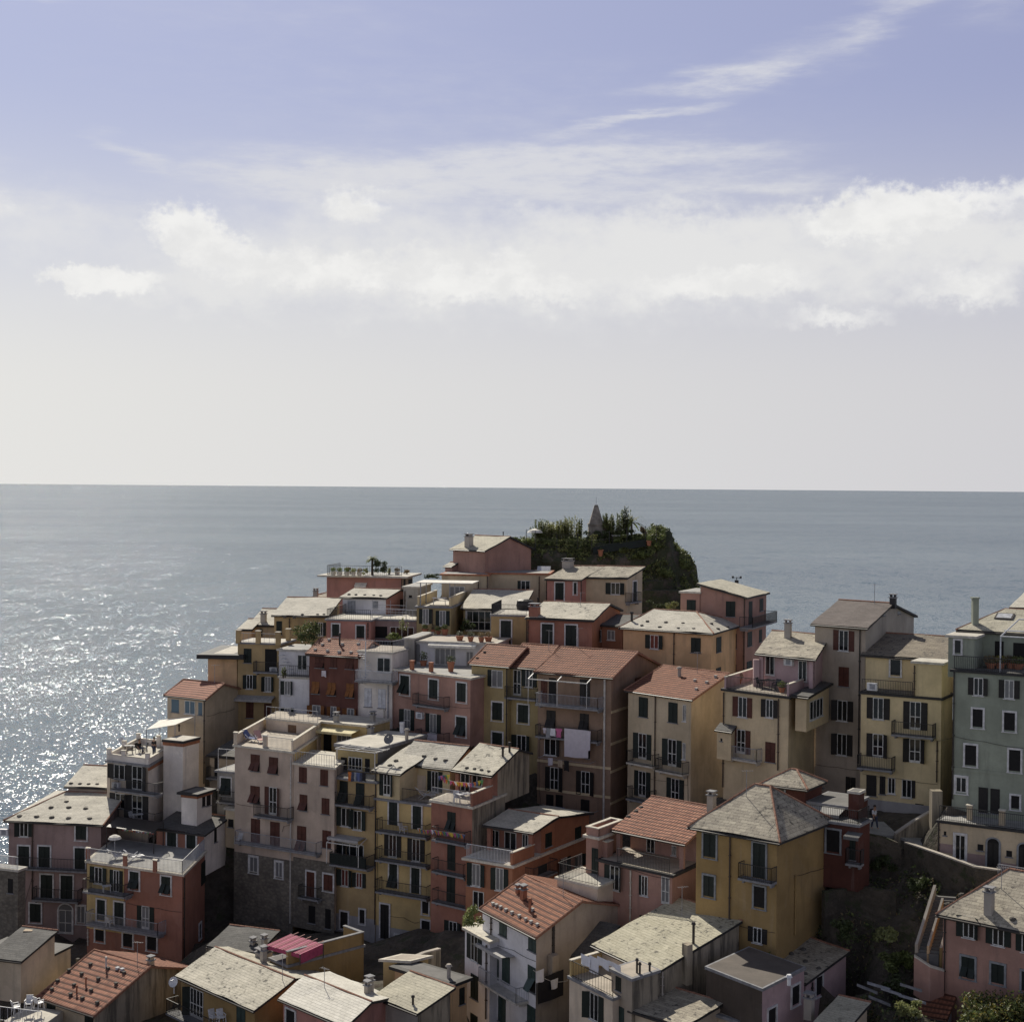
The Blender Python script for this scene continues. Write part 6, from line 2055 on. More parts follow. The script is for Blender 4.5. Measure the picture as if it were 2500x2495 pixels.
# plants on the roof terraces
for (x, y, r_, h_, lab) in ((366, 662, .28, .42, 'first planter from the seaward end of the salmon roof'), (415, 664, .3, .42, 'second planter from the seaward end of the salmon roof'), (472, 664, .28, .4, 'third planter from the seaward end of the salmon roof'),
                            (524, 665, .26, .4, 'fourth planter from the seaward end of the salmon roof'), (572, 664, .28, .38, 'fifth planter from the seaward end of the salmon roof'), (868, 654, .3, .3, 'low planter near the inland end of the salmon roof')):
    pot(h6.hit(x, y), r_ * 1.15, h_ * 1.2, lab, 'cap', rnd.choice(['leaf', 'leaf_dry', 'leaf_pale']), .45, .34, 'planters on the salmon roof')
leafy(h6.hit(922, 650), .7, .5, .35, 320, .1, 'leaf_dry', 'roof_shrub', 'round dry shrub at the inland corner of the salmon roof', 'shrub')
leafy(h6.hit(512, 648), .9, .4, .45, 380, .1, 'leaf_dry', 'roof_shrub', 'dry bush behind the planters on the salmon roof', 'shrub')
leafy(h6.hit(622, 660), .45, .4, .45, 260, .1, 'leaf_pale', 'roof_shrub', 'small pale bush beside the palm on the salmon roof', 'shrub')
palm(h6.hit(672, 658), 1.9, 'little palm rising from the salmon roof terrace', 1.0, 30)
leafy(h6.hit(735, 660), 1.05, .9, .95, 1000, .11, 'leaf_dark', 'roof_shrub', 'big round dark bush on the salmon roof terrace', 'shrub', clumps=9)
spiky(h6.hit(802, 652), .9, 10, 'leaf_pale', 'small pale conifer on the salmon roof terrace', 'roof_shrub', 'shrub', spread=.25)
leafy(at(*px(Z1, 1160, 690), 160.5), 1.3, .6, .35, 420, .1, 'leaf_dark', 'roof_shrub', 'dark hedge behind the white pergola', 'shrub')
leafy(h15.P(h15.W * .45, 2.6, at(*px(Z4, 1200, 285), 142.6).z), 1.5, 1.0, 1.6, 1300, .12, None, 'roof_bush', 'large bush towering over the narrow white house', 'bush', clumps=11, mats=['leaf_dark', 'leaf'])
leafy(h15.P(h15.W * .15, 2.2, at(*px(Z4, 1200, 292), 142.6).z), .8, .6, .5, 420, .12, 'leaf_pale', 'roof_bush', 'low agave clump beside the large bush on the white house', 'bush')
spiky(h15.hit(1110, 500), 1.1, 10, 'leaf', 'potted plant on the balcony of the narrow white house', 'balcony_plant', 'plant')
for (x, y, r_, h_, lab) in ((1088, 1110, .33, .4, 'left flower bowl on the white wall below the two shuttered windows'), (1150, 1112, .22, .35, 'small pot second from the left on the white wall'), (1192, 1122, .24, .35, 'squat pot third from the left on the white wall'),
                            (1243, 1128, .33, .6, 'tall terracotta jar with grey plant on the white wall'), (1360, 1170, .36, .45, 'wide terracotta pot at the middle of the white wall'), (1446, 1178, .28, .45, 'terracotta pot right of the wide pot on the white wall'),
                            (1530, 1182, .28, .45, 'terracotta pot second from the right on the white wall'), (1585, 1178, .36, .45, 'large pot at the right end of the white wall')):
    pot(h18.hit(x, y), r_ * 1.1, h_, lab, 'terracotta', rnd.choice(['leaf', 'leaf_grey', 'leaf_dry']), .5, .36, 'pots along the white terrace wall')
leafy(h18.hit(1425, 1095), .8, .6, .8, 500, .11, 'leaf_dark', 'terrace_bush', 'dark bush beside the dark glazed front', 'bush')
spiky(h8.hit(915, 1110, Z1), 1.5, 8, 'leaf_pale', 'slim yucca on the veranda next to the rose pink house', 'terrace_plant', 'plant')
leafy(h17.hit(850, 1180), 1.1, .8, .45, 500, .1, 'leaf', 'terrace_bush', 'planted bed on the round railed terrace', 'bush')
pot(h19.hit(1290, 1415), .34, .9, 'tall terracotta amphora with spiky plant on the rose terrace', ph=.6, pr=.5, plant='leaf_dark', n=120)
pot(h19.hit(1075, 1370), .36, .5, 'terracotta pot with shrub near the arched white door', ph=.9, pr=.45, plant='leaf_dark', n=220)
pot(h17.hit(790, 1440), .3, .4, 'flower bowl on the white balcony', ph=.4, pr=.5, plant='leaf_dry') if False else None
leafy(h61.hit(905, 650), .8, .7, .9, 700, .11, None, 'terrace_bush', 'tangled potted shrubs on the corner terrace of the white house', 'bush', mats=['leaf', 'leaf_pale'])
for (x, y, m_, lab) in ((1735, 700, 'leaf_dry', 'orange flowered planter on the green house terrace'), (1790, 700, 'leaf_yellow', 'yellow planter on the green house terrace'), (1855, 700, 'leaf_dry', 'dry planter on the green house terrace'), (1900, 705, 'leaf', 'green planter at the edge of the green house terrace')):
    pot(h33.hit(x, y - 20), .4, .4, lab, 'terracotta', m_, .5, .6, 'planters on the green terrace', n=260)
leafy(at(*px(Z2, 1210, 800), 150), .9, .5, .5, 420, .1, 'leaf_pale', 'yard_plant', 'pale plants in the yard beside the dusky pink corner house', 'plant')
leafy(at(*px(Z2, 1130, 790), 152), 1.4, .5, .6, 500, .1, 'leaf_dark', 'hedge', 'dark hedge between cream cottage and corner house', 'hedge')

# trees and scrub of the shaded slope on the right
p = at(*px(Z11, 1290, 1900), 88)
for (x, y, D, rx, rz, n, lab) in ((1270, 1905, 87.5, 2.3, 1.7, 5600, 'olive green tree with yellowing leaves in the bottom right corner'), (1150, 1950, 86.5, 1.4, 1.1, 2400, 'smaller yellow tipped tree left of the corner tree'), (1460, 1890, 86.5, 1.6, 1.4, 2200, 'dark leafy tree at the right edge below the pink house')):
    q = at(*px(Z11, x, y), D)
    z0 = min(ground_z(q.x, q.y), q.z - rz - 1)
    leafy(Vector((q.x, q.y, z0)), rx, rx * .8, rz, n, .12, None, 'tree', lab, 'tree', 'trees in the bottom right corner', trunk=max(.5, q.z - rz - z0), clumps=26, mats=['leaf', 'leaf_dark', 'leaf_yellow'])
for (x, y, D, w_, m_, lab) in ((480, 1130, 97, 1.0, 'leaf_pale', 'pale leaved fig bush in the dark slope'), (600, 1350, 95, 1.1, 'leaf', 'fern like bush left of the outdoor stairs'), (650, 1850, 88.5, .9, 'leaf_pale', 'pale bush left of the tiny red hut'), (540, 1340, 95, .9, 'leaf', 'low bush beside the fern like bush'),
                              (560, 1600, 93, 1.0, 'leaf_dark', 'dark bush below the foot of the stairs'), (750, 870, 100, 1.1, 'leaf_dark', 'dark bush growing from the stone retaining wall'), (480, 760, 103, 1.0, 'leaf_dark', 'scrub under the pedestrian path'), (160, 1250, 97, 1.3, 'leaf_dark', 'dark scrub behind the mustard yellow house')):
    q = at(*px(Z11, x, y), D)
    q.z = ground_z(q.x, q.y) - .1 if abs(q.z - ground_z(q.x, q.y)) < 4 else q.z - w_ * .7
    leafy(q, w_, w_ * .8, w_ * .7, 700, .14, m_, 'shrub', lab, 'shrub', 'shrubs of the shaded slope')
mb = MB()
for k in range(30000):
    x, y = rnd.uniform(10, 33), rnd.uniform(86, 102.5)
    if mnoise.noise(Vector((x * .3, y * .3, 1.7))) < -.3:
        continue
    mb.leaf(Vector((x, y, ground_z(x, y) - .25 + abs(rnd.gauss(.05, .22)))), rnd.uniform(.07, .18), rnd.choice((0, 1, 1, 2, 3)), .5)
o = mb.build('ground_cover', ['leaf', 'leaf_dark', 'leaf_grey', 'leaf_dry'])
tag(o, 'dark weeds covering the shaded slope', 'weeds', kind='stuff')

# retaining walls and path of the slope
def wall_line(name, label, cat, pts, h, w_=.3, mat='earth', capm='concrete', down=3.0):
    t = thing(name, label, cat, pts[0])
    mb, cp = MB(), MB()
    for a, b in zip(pts, pts[1:]):
        d = b - a
        sd = Vector((-d.y, d.x, 0)).normalized() * w_
        for (A, B, z0, z1, m_) in ((a, b, -down, 0, mb), (a, b, .0, .1, cp)):
            o0, o1 = A - t.location, B - t.location
            k = .05 if m_ is cp else 0
            q = [o0 - sd * k, o1 - sd * k, o1 + sd * (1 + k), o0 + sd * (1 + k)]
            lo, hi = [p + UPZ * z0 for p in q], [p + UPZ * z1 for p in q]
            m_.poly(hi)
            m_.poly(lo[::-1])
            for e in range(4):
                m_.poly([lo[e], lo[(e + 1) % 4], hi[(e + 1) % 4], hi[e]])
    mb.build('stonework', mat, t)
    cp.build('coping', capm, t)
    return t


wall_line('retaining_wall', 'sloping stone retaining wall with pale coping below the cream arches', 'wall', [at(*px(Z11, 622, 622), 103), at(*px(Z11, 880, 710), 100), at(*px(Z11, 1130, 800), 97.5), at(*px(Z11, 1310, 826), 96)], 1)
wall_line('retaining_wall', 'dark stone wall under the pedestrian path, left of the sloping wall', 'wall', [at(*px(Z11, 345, 560), 103.5), at(*px(Z11, 470, 585), 103.5), at(*px(Z11, 600, 640), 103.2)], 1, down=6, capm='rock')
wall_line('retaining_wall', 'low stone terrace wall behind the mustard house', 'wall', [at(*px(Z11, 40, 985), 98.5), at(*px(Z11, 300, 950), 100), at(*px(Z11, 560, 985), 99)], 1, down=3, capm='rock')
wall_line('lane_wall', 'low rendered wall climbing the lane behind the yellow shed', 'wall', [at(*px(Z9, 455, 870), 103.5), at(*px(Z9, 560, 825), 105), at(*px(Z9, 672, 795), 106.5)], 1, mat='stained', down=2)
wall_line('ramp_wall', 'grey rendered ramp wall rising to the yellow house', 'wall', [at(*px(Z11, 560, 560), 105), at(*px(Z11, 690, 470), 105.4), at(*px(Z11, 815, 400), 105.8)], 1, mat='stained', down=5)
t = thing('wall_pier', 'square grey pier at the corner between yellow and green houses', 'pier', at(*px(Z11, 850, 500), 104.5))
mb = MB()
mb.box(Vector((0, 0, -4)), .75, .7, 4 + at(*px(Z11, 850, 235), 104.5).z - t.location.z)
mb.build('shaft', 'stained', t)
pth = [at(*px(Z11, 330, 520), 106), at(*px(Z11, 520, 520), 106), at(*px(Z11, 560, 575), 104)]
t0 = MB()
a, b = at(*px(Z11, 300, 500), 108), at(*px(Z11, 560, 545), 106.5)
t0.obox(Vector((a.x, a.y - 2.5, a.z - .2)), Vector((b.x - a.x, 0, b.z - a.z)), Vector((0, 4.5, 0)), UPZ * .2)
a, b = at(*px(Z11, 560, 560), 105.5), at(*px(Z11, 1300, 860), 97.5)
t0.obox(Vector((a.x, a.y, a.z - .25)), b - a, Vector((.9, 1.6, 0)), UPZ * .2)
o = t0.build('path', 'deck_grey')
tag(o, None, None, kind='structure')

# railing by the arches
t = thing('path_railing', 'grey metal railing along the path under the cream arches', 'railing', at(*px(Z11, 1305, 880), 96))
mb = MB()
railing(mb, at(*px(Z11, 1305, 895), 96) - t.location, at(*px(Z11, 1620, 950), 94) - t.location, 1.1, .12, .014, .035)
mb.build('bars', 'rail_grey', t)

# outdoor stairs with orange flanks
t = thing('outdoor_staircase', 'steep outdoor stairs between pale and orange walls beside the dark pink house', 'stairs', at(*px(Z11, 770, 1450), 93))
A, B = at(*px(Z11, 700, 1420), 93.0), at(*px(Z11, 835, 985), 97.0)
L_ = t.location
d = B - A
side = Vector((1, -.25, 0)).normalized()
mb = MB()
n = 18
for k in range(n):
    p = A + d * (k / n) - L_
    mb.obox(p - UPZ * 1.6, side * 1.45, Vector((d.x, d.y, 0)) / n * 1.05, UPZ * (1.6 + d.z / n * .0))
mb.build('steps', 'deck_dark', t)
for (off_, th, nm, mt, hh, a0, a1) in ((-.02, .18, 'flank_wall', 'taupe', .55, 0, 1), (.72, .14, 'flank_wall', 'peach', .5, 0, .8), (1.5, .16, 'flank_wall', 'mustard', .45, 0, .75)):
    mb = MB()
    p0, p1 = A + d * a0 - L_ + side * off_, A + d * a1 - L_ + side * off_
    lo0, lo1 = Vector((p0.x, p0.y, p0.z - 1.4)), Vector((p1.x, p1.y, p0.z - 1.4))
    q = [lo0, lo1, p1 + UPZ * hh, p0 + UPZ * hh]
    q2 = [a + side * th for a in q]
    mb.poly(q)
    mb.poly(q2[::-1])
    for e in range(4):
        mb.poly([q[e], q2[e], q2[(e + 1) % 4], q[(e + 1) % 4]], 1 if e == 2 else 0)
    mb.build(nm, [mt, 'concrete'], t)
t2 = thing('garden_wall', 'low rose garden wall at the foot of the outdoor stairs', 'wall', at(*px(Z11, 690, 1470), 92))
mb = MB()
q0, q1, q2 = at(*px(Z11, 692, 1452), 92.2), at(*px(Z11, 812, 1530), 91.6), at(*px(Z11, 912, 1560), 91.9)
for a, b in ((q0, q1), (q1, q2)):
    mb.obox(a - t2.location - UPZ * 2.4, Vector((b.x - a.x, b.y - a.y, b.z - a.z)), Vector((.1, .25, 0)), UPZ * 2.4, 0)
    mb.obox(a - t2.location, Vector((b.x - a.x, b.y - a.y, b.z - a.z)), Vector((.1, .3, 0)), UPZ * .1, 1)
mb.build('plaster', ['rose', 'cap'], t2)

# planks and rails lying on the slope at the bottom right
for k, (x0, y0, x1, y1, lab) in enumerate(((275, 1665, 425, 1725, 'long pale plank lying on the dark slope'), (350, 1650, 520, 1700, 'weathered plank behind the long pale plank'), (590, 1660, 750, 1710, 'short plank nearest the stair foot'), (450, 1690, 600, 1740, 'grey beam in the middle of the lumber'),
                                         (360, 1750, 520, 1815, 'lowest beam of the lumber on the slope'), (580, 1740, 780, 1800, 'red edged board beside the tiny hut'))):
    a, b = at(*px(Z11, x0, y0), 91.5 - k * .25), at(*px(Z11, x1, y1), 91 - k * .25)
    t = thing('plank', lab, 'plank', a, 'lumber on the slope')
    mb = MB()
    mb.obox(Vector((0, 0, 0)), b - a, Vector((.05, .2, 0)), UPZ * .12)
    mb.build('board', 'rail_grey' if k % 2 else 'slab', t)

# ------------------------------------------------------------------ furniture, laundry, people
def local(t, e1):
    t.rotation_euler.z = math.atan2(e1.y, e1.x)


def chair(p, ang, label, mat='plastic', group=None):
    t = thing('chair', label, 'chair', p, group)
    t.rotation_euler.z = ang
    mb = MB()
    mb.obox(Vector((-.24, -.24, .42)), Vector((.48, 0, 0)), Vector((0, .48, 0)), UPZ * .04)
    mb.build('seat', mat, t)
    mb = MB()
    mb.obox(Vector((-.24, .22, .46)), Vector((.48, 0, 0)), Vector((0, .04, 0)), Vector((0, .12, .45)))
    mb.build('backrest', mat, t)
    for sx in (-1, 1):
        mb = MB()
        mb.obox(Vector((sx * .24 - .025, -.22, .62)), Vector((.05, 0, 0)), Vector((0, .48, 0)), UPZ * .04)
        mb.build('armrest', mat, t)
        for sy in (-1, 1):
            mb = MB()
            mb.bar(Vector((sx * .25, sy * .25, 0)), Vector((sx * .21, sy * .2, .43 if sy > 0 else .63)), .03)
            mb.build('leg', mat, t)
    return t


def table(p, ang, label, w_=1.2, d=.75, mat='plastic', group=None):
    t = thing('table', label, 'table', p, group)
    t.rotation_euler.z = ang
    mb = MB()
    mb.obox(Vector((-w_ / 2, -d / 2, .70)), Vector((w_, 0, 0)), Vector((0, d, 0)), UPZ * .04)
    mb.build('tabletop', mat, t)
    for sx in (-1, 1):
        for sy in (-1, 1):
            mb = MB()
            mb.bar(Vector((sx * w_ * .42, sy * d * .4, 0)), Vector((sx * w_ * .38, sy * d * .36, .7)), .025)
            mb.build('leg', mat, t)
    return t


def lounger(p, ang, label, mat='cloth_blue', group=None):
    t = thing('sun_lounger', label, 'lounger', p, group)
    t.rotation_euler.z = ang
    mb = MB()
    mb.obox(Vector((-.3, -.9, .3)), Vector((.6, 0, 0)), Vector((0, 1.1, 0)), UPZ * .05)
    mb.build('seat', mat, t)
    mb = MB()
    mb.obox(Vector((-.3, .2, .32)), Vector((.6, 0, 0)), Vector((0, .55, .6)), Vector((0, -.04, .04)))
    mb.build('backrest', mat, t)
    for sx in (-.3, .3):
        mb = MB()
        mb.bar(Vector((sx, -.9, 0)), Vector((sx, .3, .62)), .025)
        mb.bar(Vector((sx, .5, 0)), Vector((sx, -.5, .62)), .025)
        mb.build('frame', 'rail_white', t)
    return t


def cloth(fc, Z, x0, y0, x1, y1, off, mat, label, cat='laundry', group=None, name='laundry_sheet', shape='sheet', thin=.02):
    a0, zt = fc.loc(Z, x0, y0, off)
    a1, _ = fc.loc(Z, x1, y0, off)
    zb = fc.loc(Z, (x0 + x1) / 2, y1, off)[1]
    a0, a1 = min(a0, a1), max(a0, a1)
    w_, h = a1 - a0, zt - zb
    org = fc.pt((a0 + a1) / 2, zb, off)
    mb = MB()
    nu, nv = max(4, int(w_ / .12)), max(4, int(h / .15))
    ph = rnd.random() * 6

    def pt(i, j):
        f, g = i / nu, j / nv
        s_ = w_ * (f - .5)
        lift = 0.0
        if shape == 'shirt':
            s_ *= 1.0 if g > .68 else .62
        if shape == 'trousers' and g < .7:
            s_ = s_ * .8 + (0.06 if f > .5 else -.06) * (1 - g)
        wv = math.sin(f * 9 + ph + g * 2) * .035 * (1.2 - g) + math.sin(f * 3.1 + ph * 2) * .05 * (1 - g)
        hh = h * g + (math.sin(f * 7 + ph) * .03 + (f - .5) * .08 * (1 if ph > 3 else -1)) * (1 - g)
        return fc.u * s_ + fc.n * wv + UPZ * hh
    for k, o_ in ((0, 0.0), (1, thin)):
        for i in range(nu):
            if shape == 'trousers' and i == nu // 2 and False:
                continue
            for j in range(nv):
                q = [pt(i, j), pt(i + 1, j), pt(i + 1, j + 1), pt(i, j + 1)]
                q = [p + fc.n * o_ for p in q]
                mb.poly(q if k else q[::-1])
    o = mb.build(name, mat)
    o.location = org
    tag(o, label, cat, group)
    return o


# brown house: the big laundry balcony
g = 'laundry of the brown house'
f = h21.F
cloth(f, Z7, 905, 628, 1068, 826, 1.0, 'cloth_lilac', 'huge lilac white sheet hanging from the brown house balcony', group=g)
cloth(f, Z7, 1050, 645, 1082, 780, 1.06, 'cloth_lilac', 'folded end of the huge sheet, hanging at its right side', group=g)
for (x0, y0, x1, y1, m_, nm, lab, sh_) in ((760, 625, 782, 662, 'cloth_lilac', 'laundry_shirt', 'small pale top at the left end of the upper washing line', 'shirt'), (784, 626, 810, 694, 'cloth_grey', 'laundry_trousers', 'dark grey trousers on the upper washing line', 'trousers'), (812, 628, 844, 680, 'cloth_white', 'laundry_towel', 'blue and white towel between trousers and pink shirt', 'sheet'),
                                           (846, 628, 890, 690, 'cloth_pink', 'laundry_shirt', 'pink shirt on the upper washing line', 'shirt'), (794, 826, 828, 878, 'cloth_lilac', 'laundry_towel', 'lilac towel on the middle washing line', 'sheet'), (862, 842, 892, 890, 'cloth_beige', 'laundry_towel', 'beige towel on the middle washing line', 'sheet'),
                                           (904, 845, 936, 916, 'cloth_black', 'laundry_trousers', 'black trousers on the middle washing line', 'trousers'), (782, 1152, 806, 1190, 'cloth_lilac', 'laundry_towel', 'small pale towel on the lowest washing line', 'sheet'), (808, 1150, 910, 1222, 'cloth_blue', 'laundry_sheet', 'left bluish sheet on the lowest washing line', 'sheet'),
                                           (918, 1170, 1000, 1236, 'cloth_lilac', 'laundry_sheet', 'right bluish sheet on the lowest washing line', 'sheet'), (1024, 1186, 1054, 1252, 'cloth_lilac', 'laundry_towel', 'narrow pale towel at the right end of the lowest line', 'sheet')):
    cloth(f, Z7, x0, y0, x1, y1, 1.0, m_, lab, 'laundry', g, nm, sh_)
t = thing('washing_line', 'middle washing line on the front of the brown house', 'washing line', f.pt(0, f.loc(Z7, 860, 826, 1)[1], 1.0))
mb = MB()
for (y0, x0, x1) in ((824, 730, 1080), (1150, 735, 1100)):
    a0, z = f.loc(Z7, x0, y0, .98)
    a1, _ = f.loc(Z7, x1, y0 + 15, .98)
    mb.bar(f.pt(a0, z, .98) - t.location, f.pt(a1, z - .05, .98) - t.location, .012)
    for q in (a0, a1):
        mb.bar(f.pt(q, z, 0) - t.location, f.pt(q, z, 1.0) - t.location, .02)
mb.build('line', 'rail_grey', t)
# yellow narrow house: jeans and shirts on the balcony rail
f = h53.F
g = 'laundry on the yellow balcony'
for (x0, x1, m_, lab, sh_) in ((1038, 1062, 'cloth_orange', 'orange top at the left end of the balcony laundry', 'shirt'), (1060, 1082, 'denim', 'first dark jeans of the balcony laundry', 'trousers'), (1082, 1098, 'cloth_grey', 'grey jeans of the balcony laundry', 'trousers'), (1098, 1124, 'cloth_blue', 'bright blue trousers of the balcony laundry', 'trousers'),
                               (1124, 1142, 'denim', 'dark blue jeans right of the bright blue trousers', 'trousers'), (1142, 1166, 'cloth_black', 'black jeans at the right end of the balcony laundry', 'trousers')):
    cloth(f, Z6, x0, 545 + (x0 - 1038) * .06, x1, 612, .35, m_, lab, 'laundry', g, 'laundry_shirt' if sh_ == 'shirt' else 'laundry_trousers', sh_)
# white house line and the slate roof terrace
f = h61.S
g = 'white laundry near the bottom'
for (x0, y0, x1, y1, lab) in ((1360, 955, 1420, 1030, 'white shirt on the sagging line beside the white house'), (1470, 1020, 1522, 1080, 'white towel low on the sagging line beside the white house')):
    cloth(f, Z9, x0, y0, x1, y1, .9, 'cloth_white', lab, 'laundry', g, 'laundry_towel', 'sheet')
cloth(f, Z9, 1380, 1010, 1560, 1160, .7, 'cloth_black', 'dark sheet sagging in the gap beside the white house', 'laundry', g)
t = thing('washing_line', 'sagging washing line between white house and slate terrace', 'washing line', f.prj(Z9, 1345, 945, .9))
mb = MB()
pr = None
for q in range(9):
    x = 1345 + 250 * q / 8
    y = 945 + 75 * q / 8 + 40 * math.sin(math.pi * q / 8)
    p = f.prj(Z9, x, y, .9) - t.location
    if pr is not None:
        mb.bar(pr, p, .02)
    pr = p
mb.build('line', 'trim', t)
f = v.F if False else h60.F
k = 0
for (x0, y0, x1, y1, lab) in ((165, 1150, 225, 1225, 'white shirt at the left end of the drying rack by the slate roof'), (215, 1160, 270, 1270, 'long white cloth hanging lowest on the drying rack'), (262, 1165, 330, 1235, 'white towel in the middle of the drying rack'), (325, 1190, 400, 1240, 'white towel at the right end of the drying rack')):
    cloth(f, Z10, x0, y0, x1, y1, 2.6, 'cloth_white', lab, 'laundry', g, 'laundry_towel', 'sheet')
cloth(h22.F, Z7, 1515, 1100, 1648, 1140, .9, 'cloth_lilac', 'pale sheets draped on the lowest ochre balcony', 'laundry')
cloth(h19.F, Z7, -20, 662, 46, 764, .86, 'cloth_lilac', 'lilac sheet hanging from the rose house balcony', 'laundry')
cloth(h16.F, Z4, 1402, 440, 1436, 488, .3, 'cloth_lilac', 'small pale towel hanging on the dark red facade', 'laundry')

# bunting: strings of little coloured flags
def bunting(label, pts, n, size=.22):
    t = thing('bunting', label, 'bunting', pts[0])
    mats = ['cloth_orange', 'cloth_white', 'cloth_blue', 'cloth_yellow', 'cloth_green', 'cloth_red', 'cloth_pink']
    mb = MB()
    L_ = [0]
    for a, b in zip(pts, pts[1:]):
        L_.append(L_[-1] + (b - a).length)

    def pos(s_):
        for k in range(len(pts) - 1):
            if s_ <= L_[k + 1] or k == len(pts) - 2:
                f = (s_ - L_[k]) / (L_[k + 1] - L_[k])
                return pts[k] + (pts[k + 1] - pts[k]) * f
    pr = None
    for k in range(n):
        p = pos(L_[-1] * k / (n - 1)) - pts[0]
        if pr is not None:
            mb.bar(pr, p, .012)
        pr = p
    mb.build('string', 'trim', t)
    for k in range(n):
        p = pos(L_[-1] * (k + .5) / n) - pts[0]
        d = Vector((1, .2, 0)) * size * .5
        fm = MB()
        tip = p - UPZ * size * 1.3 + Vector((rnd.uniform(-.08, .08), rnd.uniform(-.12, .12), 0))
        fm.poly([p - d, p + d, tip])
        fm.poly([p + d + Vector((0, .015, 0)), p - d + Vector((0, .015, 0)), tip + Vector((0, .015, 0))])
        fm.build('flag', rnd.choice(mats), t)


f = h55.F
bunting('colourful bunting across the salmon roof terrace', [f.prj(Z7, x, y, -1.0) for x, y in ((60, 950), (128, 940), (90, 965), (150, 985), (215, 992), (280, 998), (355, 975))], 26, .3)
bunting('colourful bunting along the upper salmon balcony', [f.prj(Z7, x, y, .85) for x, y in ((5, 1312), (60, 1320), (120, 1328), (180, 1336), (232, 1345))], 22, .28)
bunting('bunting hanging on the yellow balcony corner', [h54.F.prj(Z6, x, y, 1.0) for x, y in ((1545, 952), (1580, 965), (1620, 968))], 8, .26)
bunting('pale fairy lights string on the salmon veranda', [h39.P(h39.W * q, 4.4, h39.ztop + 1.75) for q in (.45, .6, .8)], 14, .12)

# magenta canopy on the orange terrace
t = thing('market_canopy', 'magenta fabric canopy with pale poles on the orange roof terrace', 'canopy', h49.hit(650, 1850, Z6))
D_ = h49.C.y + 2.0
c = [at(*px(Z6, 442, 1800), 105.4), at(*px(Z6, 690, 1866), 103.8), at(*px(Z6, 858, 1790), 105.6), at(*px(Z6, 625, 1716), 107.4)]
zc = sum(p.z for p in c) / 4
c = [p - t.location for p in c]
mb = MB()
NN = 10
def cp_(i, j):
    f_, g_ = i / NN, j / NN
    a = c[0] + (c[1] - c[0]) * f_
    b = c[3] + (c[2] - c[3]) * f_
    return a + (b - a) * g_ - UPZ * (.05 * math.sin(math.pi * ((f_ * 5) % 1)))
for i in range(NN * 1):
    for j in range(NN):
        q = [cp_(i, j), cp_(i + 1, j), cp_(i + 1, j + 1), cp_(i, j + 1)]
        mb.poly(q)
        mb.poly([p - UPZ * .03 for p in q[::-1]])
for a, b in ((c[1], c[2]), (c[0], c[1])):
    k_ = .7 if a is c[1] else .28
    mb.poly([a - UPZ * k_, b - UPZ * k_, b, a])
    mb.poly([a + Vector((0, .03, 0)), b + Vector((0, .03, 0)), b - UPZ * k_ + Vector((0, .03, 0)), a - UPZ * k_ + Vector((0, .03, 0))])
mb.build('fabric', 'magenta', t)
for q in range(5):
    f_ = (q + .5) / 5
    a = c[0] + (c[1] - c[0]) * f_
    b = c[3] + (c[2] - c[3]) * f_
    d = (b - a) * .12
    mb = MB()
    mb.bar(a - d * .4 + UPZ * .03, b + d * 1.4 + UPZ * .03, .028)
    mb.build('pole', 'cloth_palered', t)
for p in c:
    mb = MB()
    mb.bar(Vector((p.x, p.y, 0)), p, .05)
    mb.build('post', 'gutter', t)

# terrace furniture
chair(h39.hit(860, 1385, Z5) if False else h39.F.prj(Z5, 865, 1648, .55), 2.5, 'white plastic chair on the lower balcony of the yellow front')
def floor_at(fc, Z, x, y, off):
    return fc.prj(Z, x, y, off)
table(floor_at(h39.F, Z5, 838, 1392, .6), .4, 'small white table on the upper balcony of the yellow front', .7, .6)
table(floor_at(h37.F, Z5, 1080, 826, .55), .4, 'white table on the lower balcony of the white tower', .9, .6)
chair(floor_at(h37.F, Z5, 1045, 822, .5), 1.2, 'white chair beside the table on the white tower balcony')
chair(floor_at(h51.F, Z6, 243, 1068, .35), -.5, 'white plastic chair at the left end of the long grey balcony')
chair(floor_at(h54.F, Z6, 1440, 1000, .5), 1.0, 'white chair on the top balcony of the yellow house')
lounger(h51.hit(325, 325), .9, 'blue folding lounger on the dusty pink roof terrace')
lounger(h51.hit(395, 332), .5, 'pale red folding lounger on the dusty pink roof terrace', 'cloth_palered')
lounger(h39.hit(915, 1120), 2.2, 'white lounger on the left corner of the salmon roof terrace', 'plastic')
lounger(h39.hit(1045, 1125), 2.2, 'white lounger right of the pillar on the salmon roof terrace', 'plastic')
lounger(h54.hit(1590, 740), 1.9, 'white lounger on the yellow house roof terrace', 'plastic')
table(h3.hit(1200, 890), .1, 'white topped dining table on the ochre roof terrace', 1.5, .8)
table(h55.hit(225, 1130), .5, 'white table on the bunting terrace', 1.1, .7)
chair(h55.hit(180, 1130), .2, 'white chair beside the table on the bunting terrace')
table(h30.hit(420, 800), .5, 'dark metal table on the lilac penthouse terrace', 1.0, .8, 'iron')
chair(h30.hit(380, 800), 1.0, 'dark metal chair left of the table on the lilac terrace', 'iron')
chair(h30.hit(470, 812), -.8, 'dark metal chair right of the table on the lilac terrace', 'iron')
pot(h30.hit(250, 770), .3, .4, 'terracotta planter at the left corner of the lilac terrace', ph=.5, pr=.4, plant='leaf_dry')
pot(h30.hit(505, 822), .3, .4, 'terracotta planter at the right corner of the lilac terrace', ph=.5, pr=.4, plant='leaf')
table(h37.hit(1010, 285), .4, 'small dark table on the white tower roof', .8, .6, 'iron')
chair(h37.hit(1130, 275), -1.0, 'dark folding chair on the white tower roof', 'iron')
lounger(h37.hit(990, 250), 1.1, 'white lounger on the white tower roof', 'plastic')
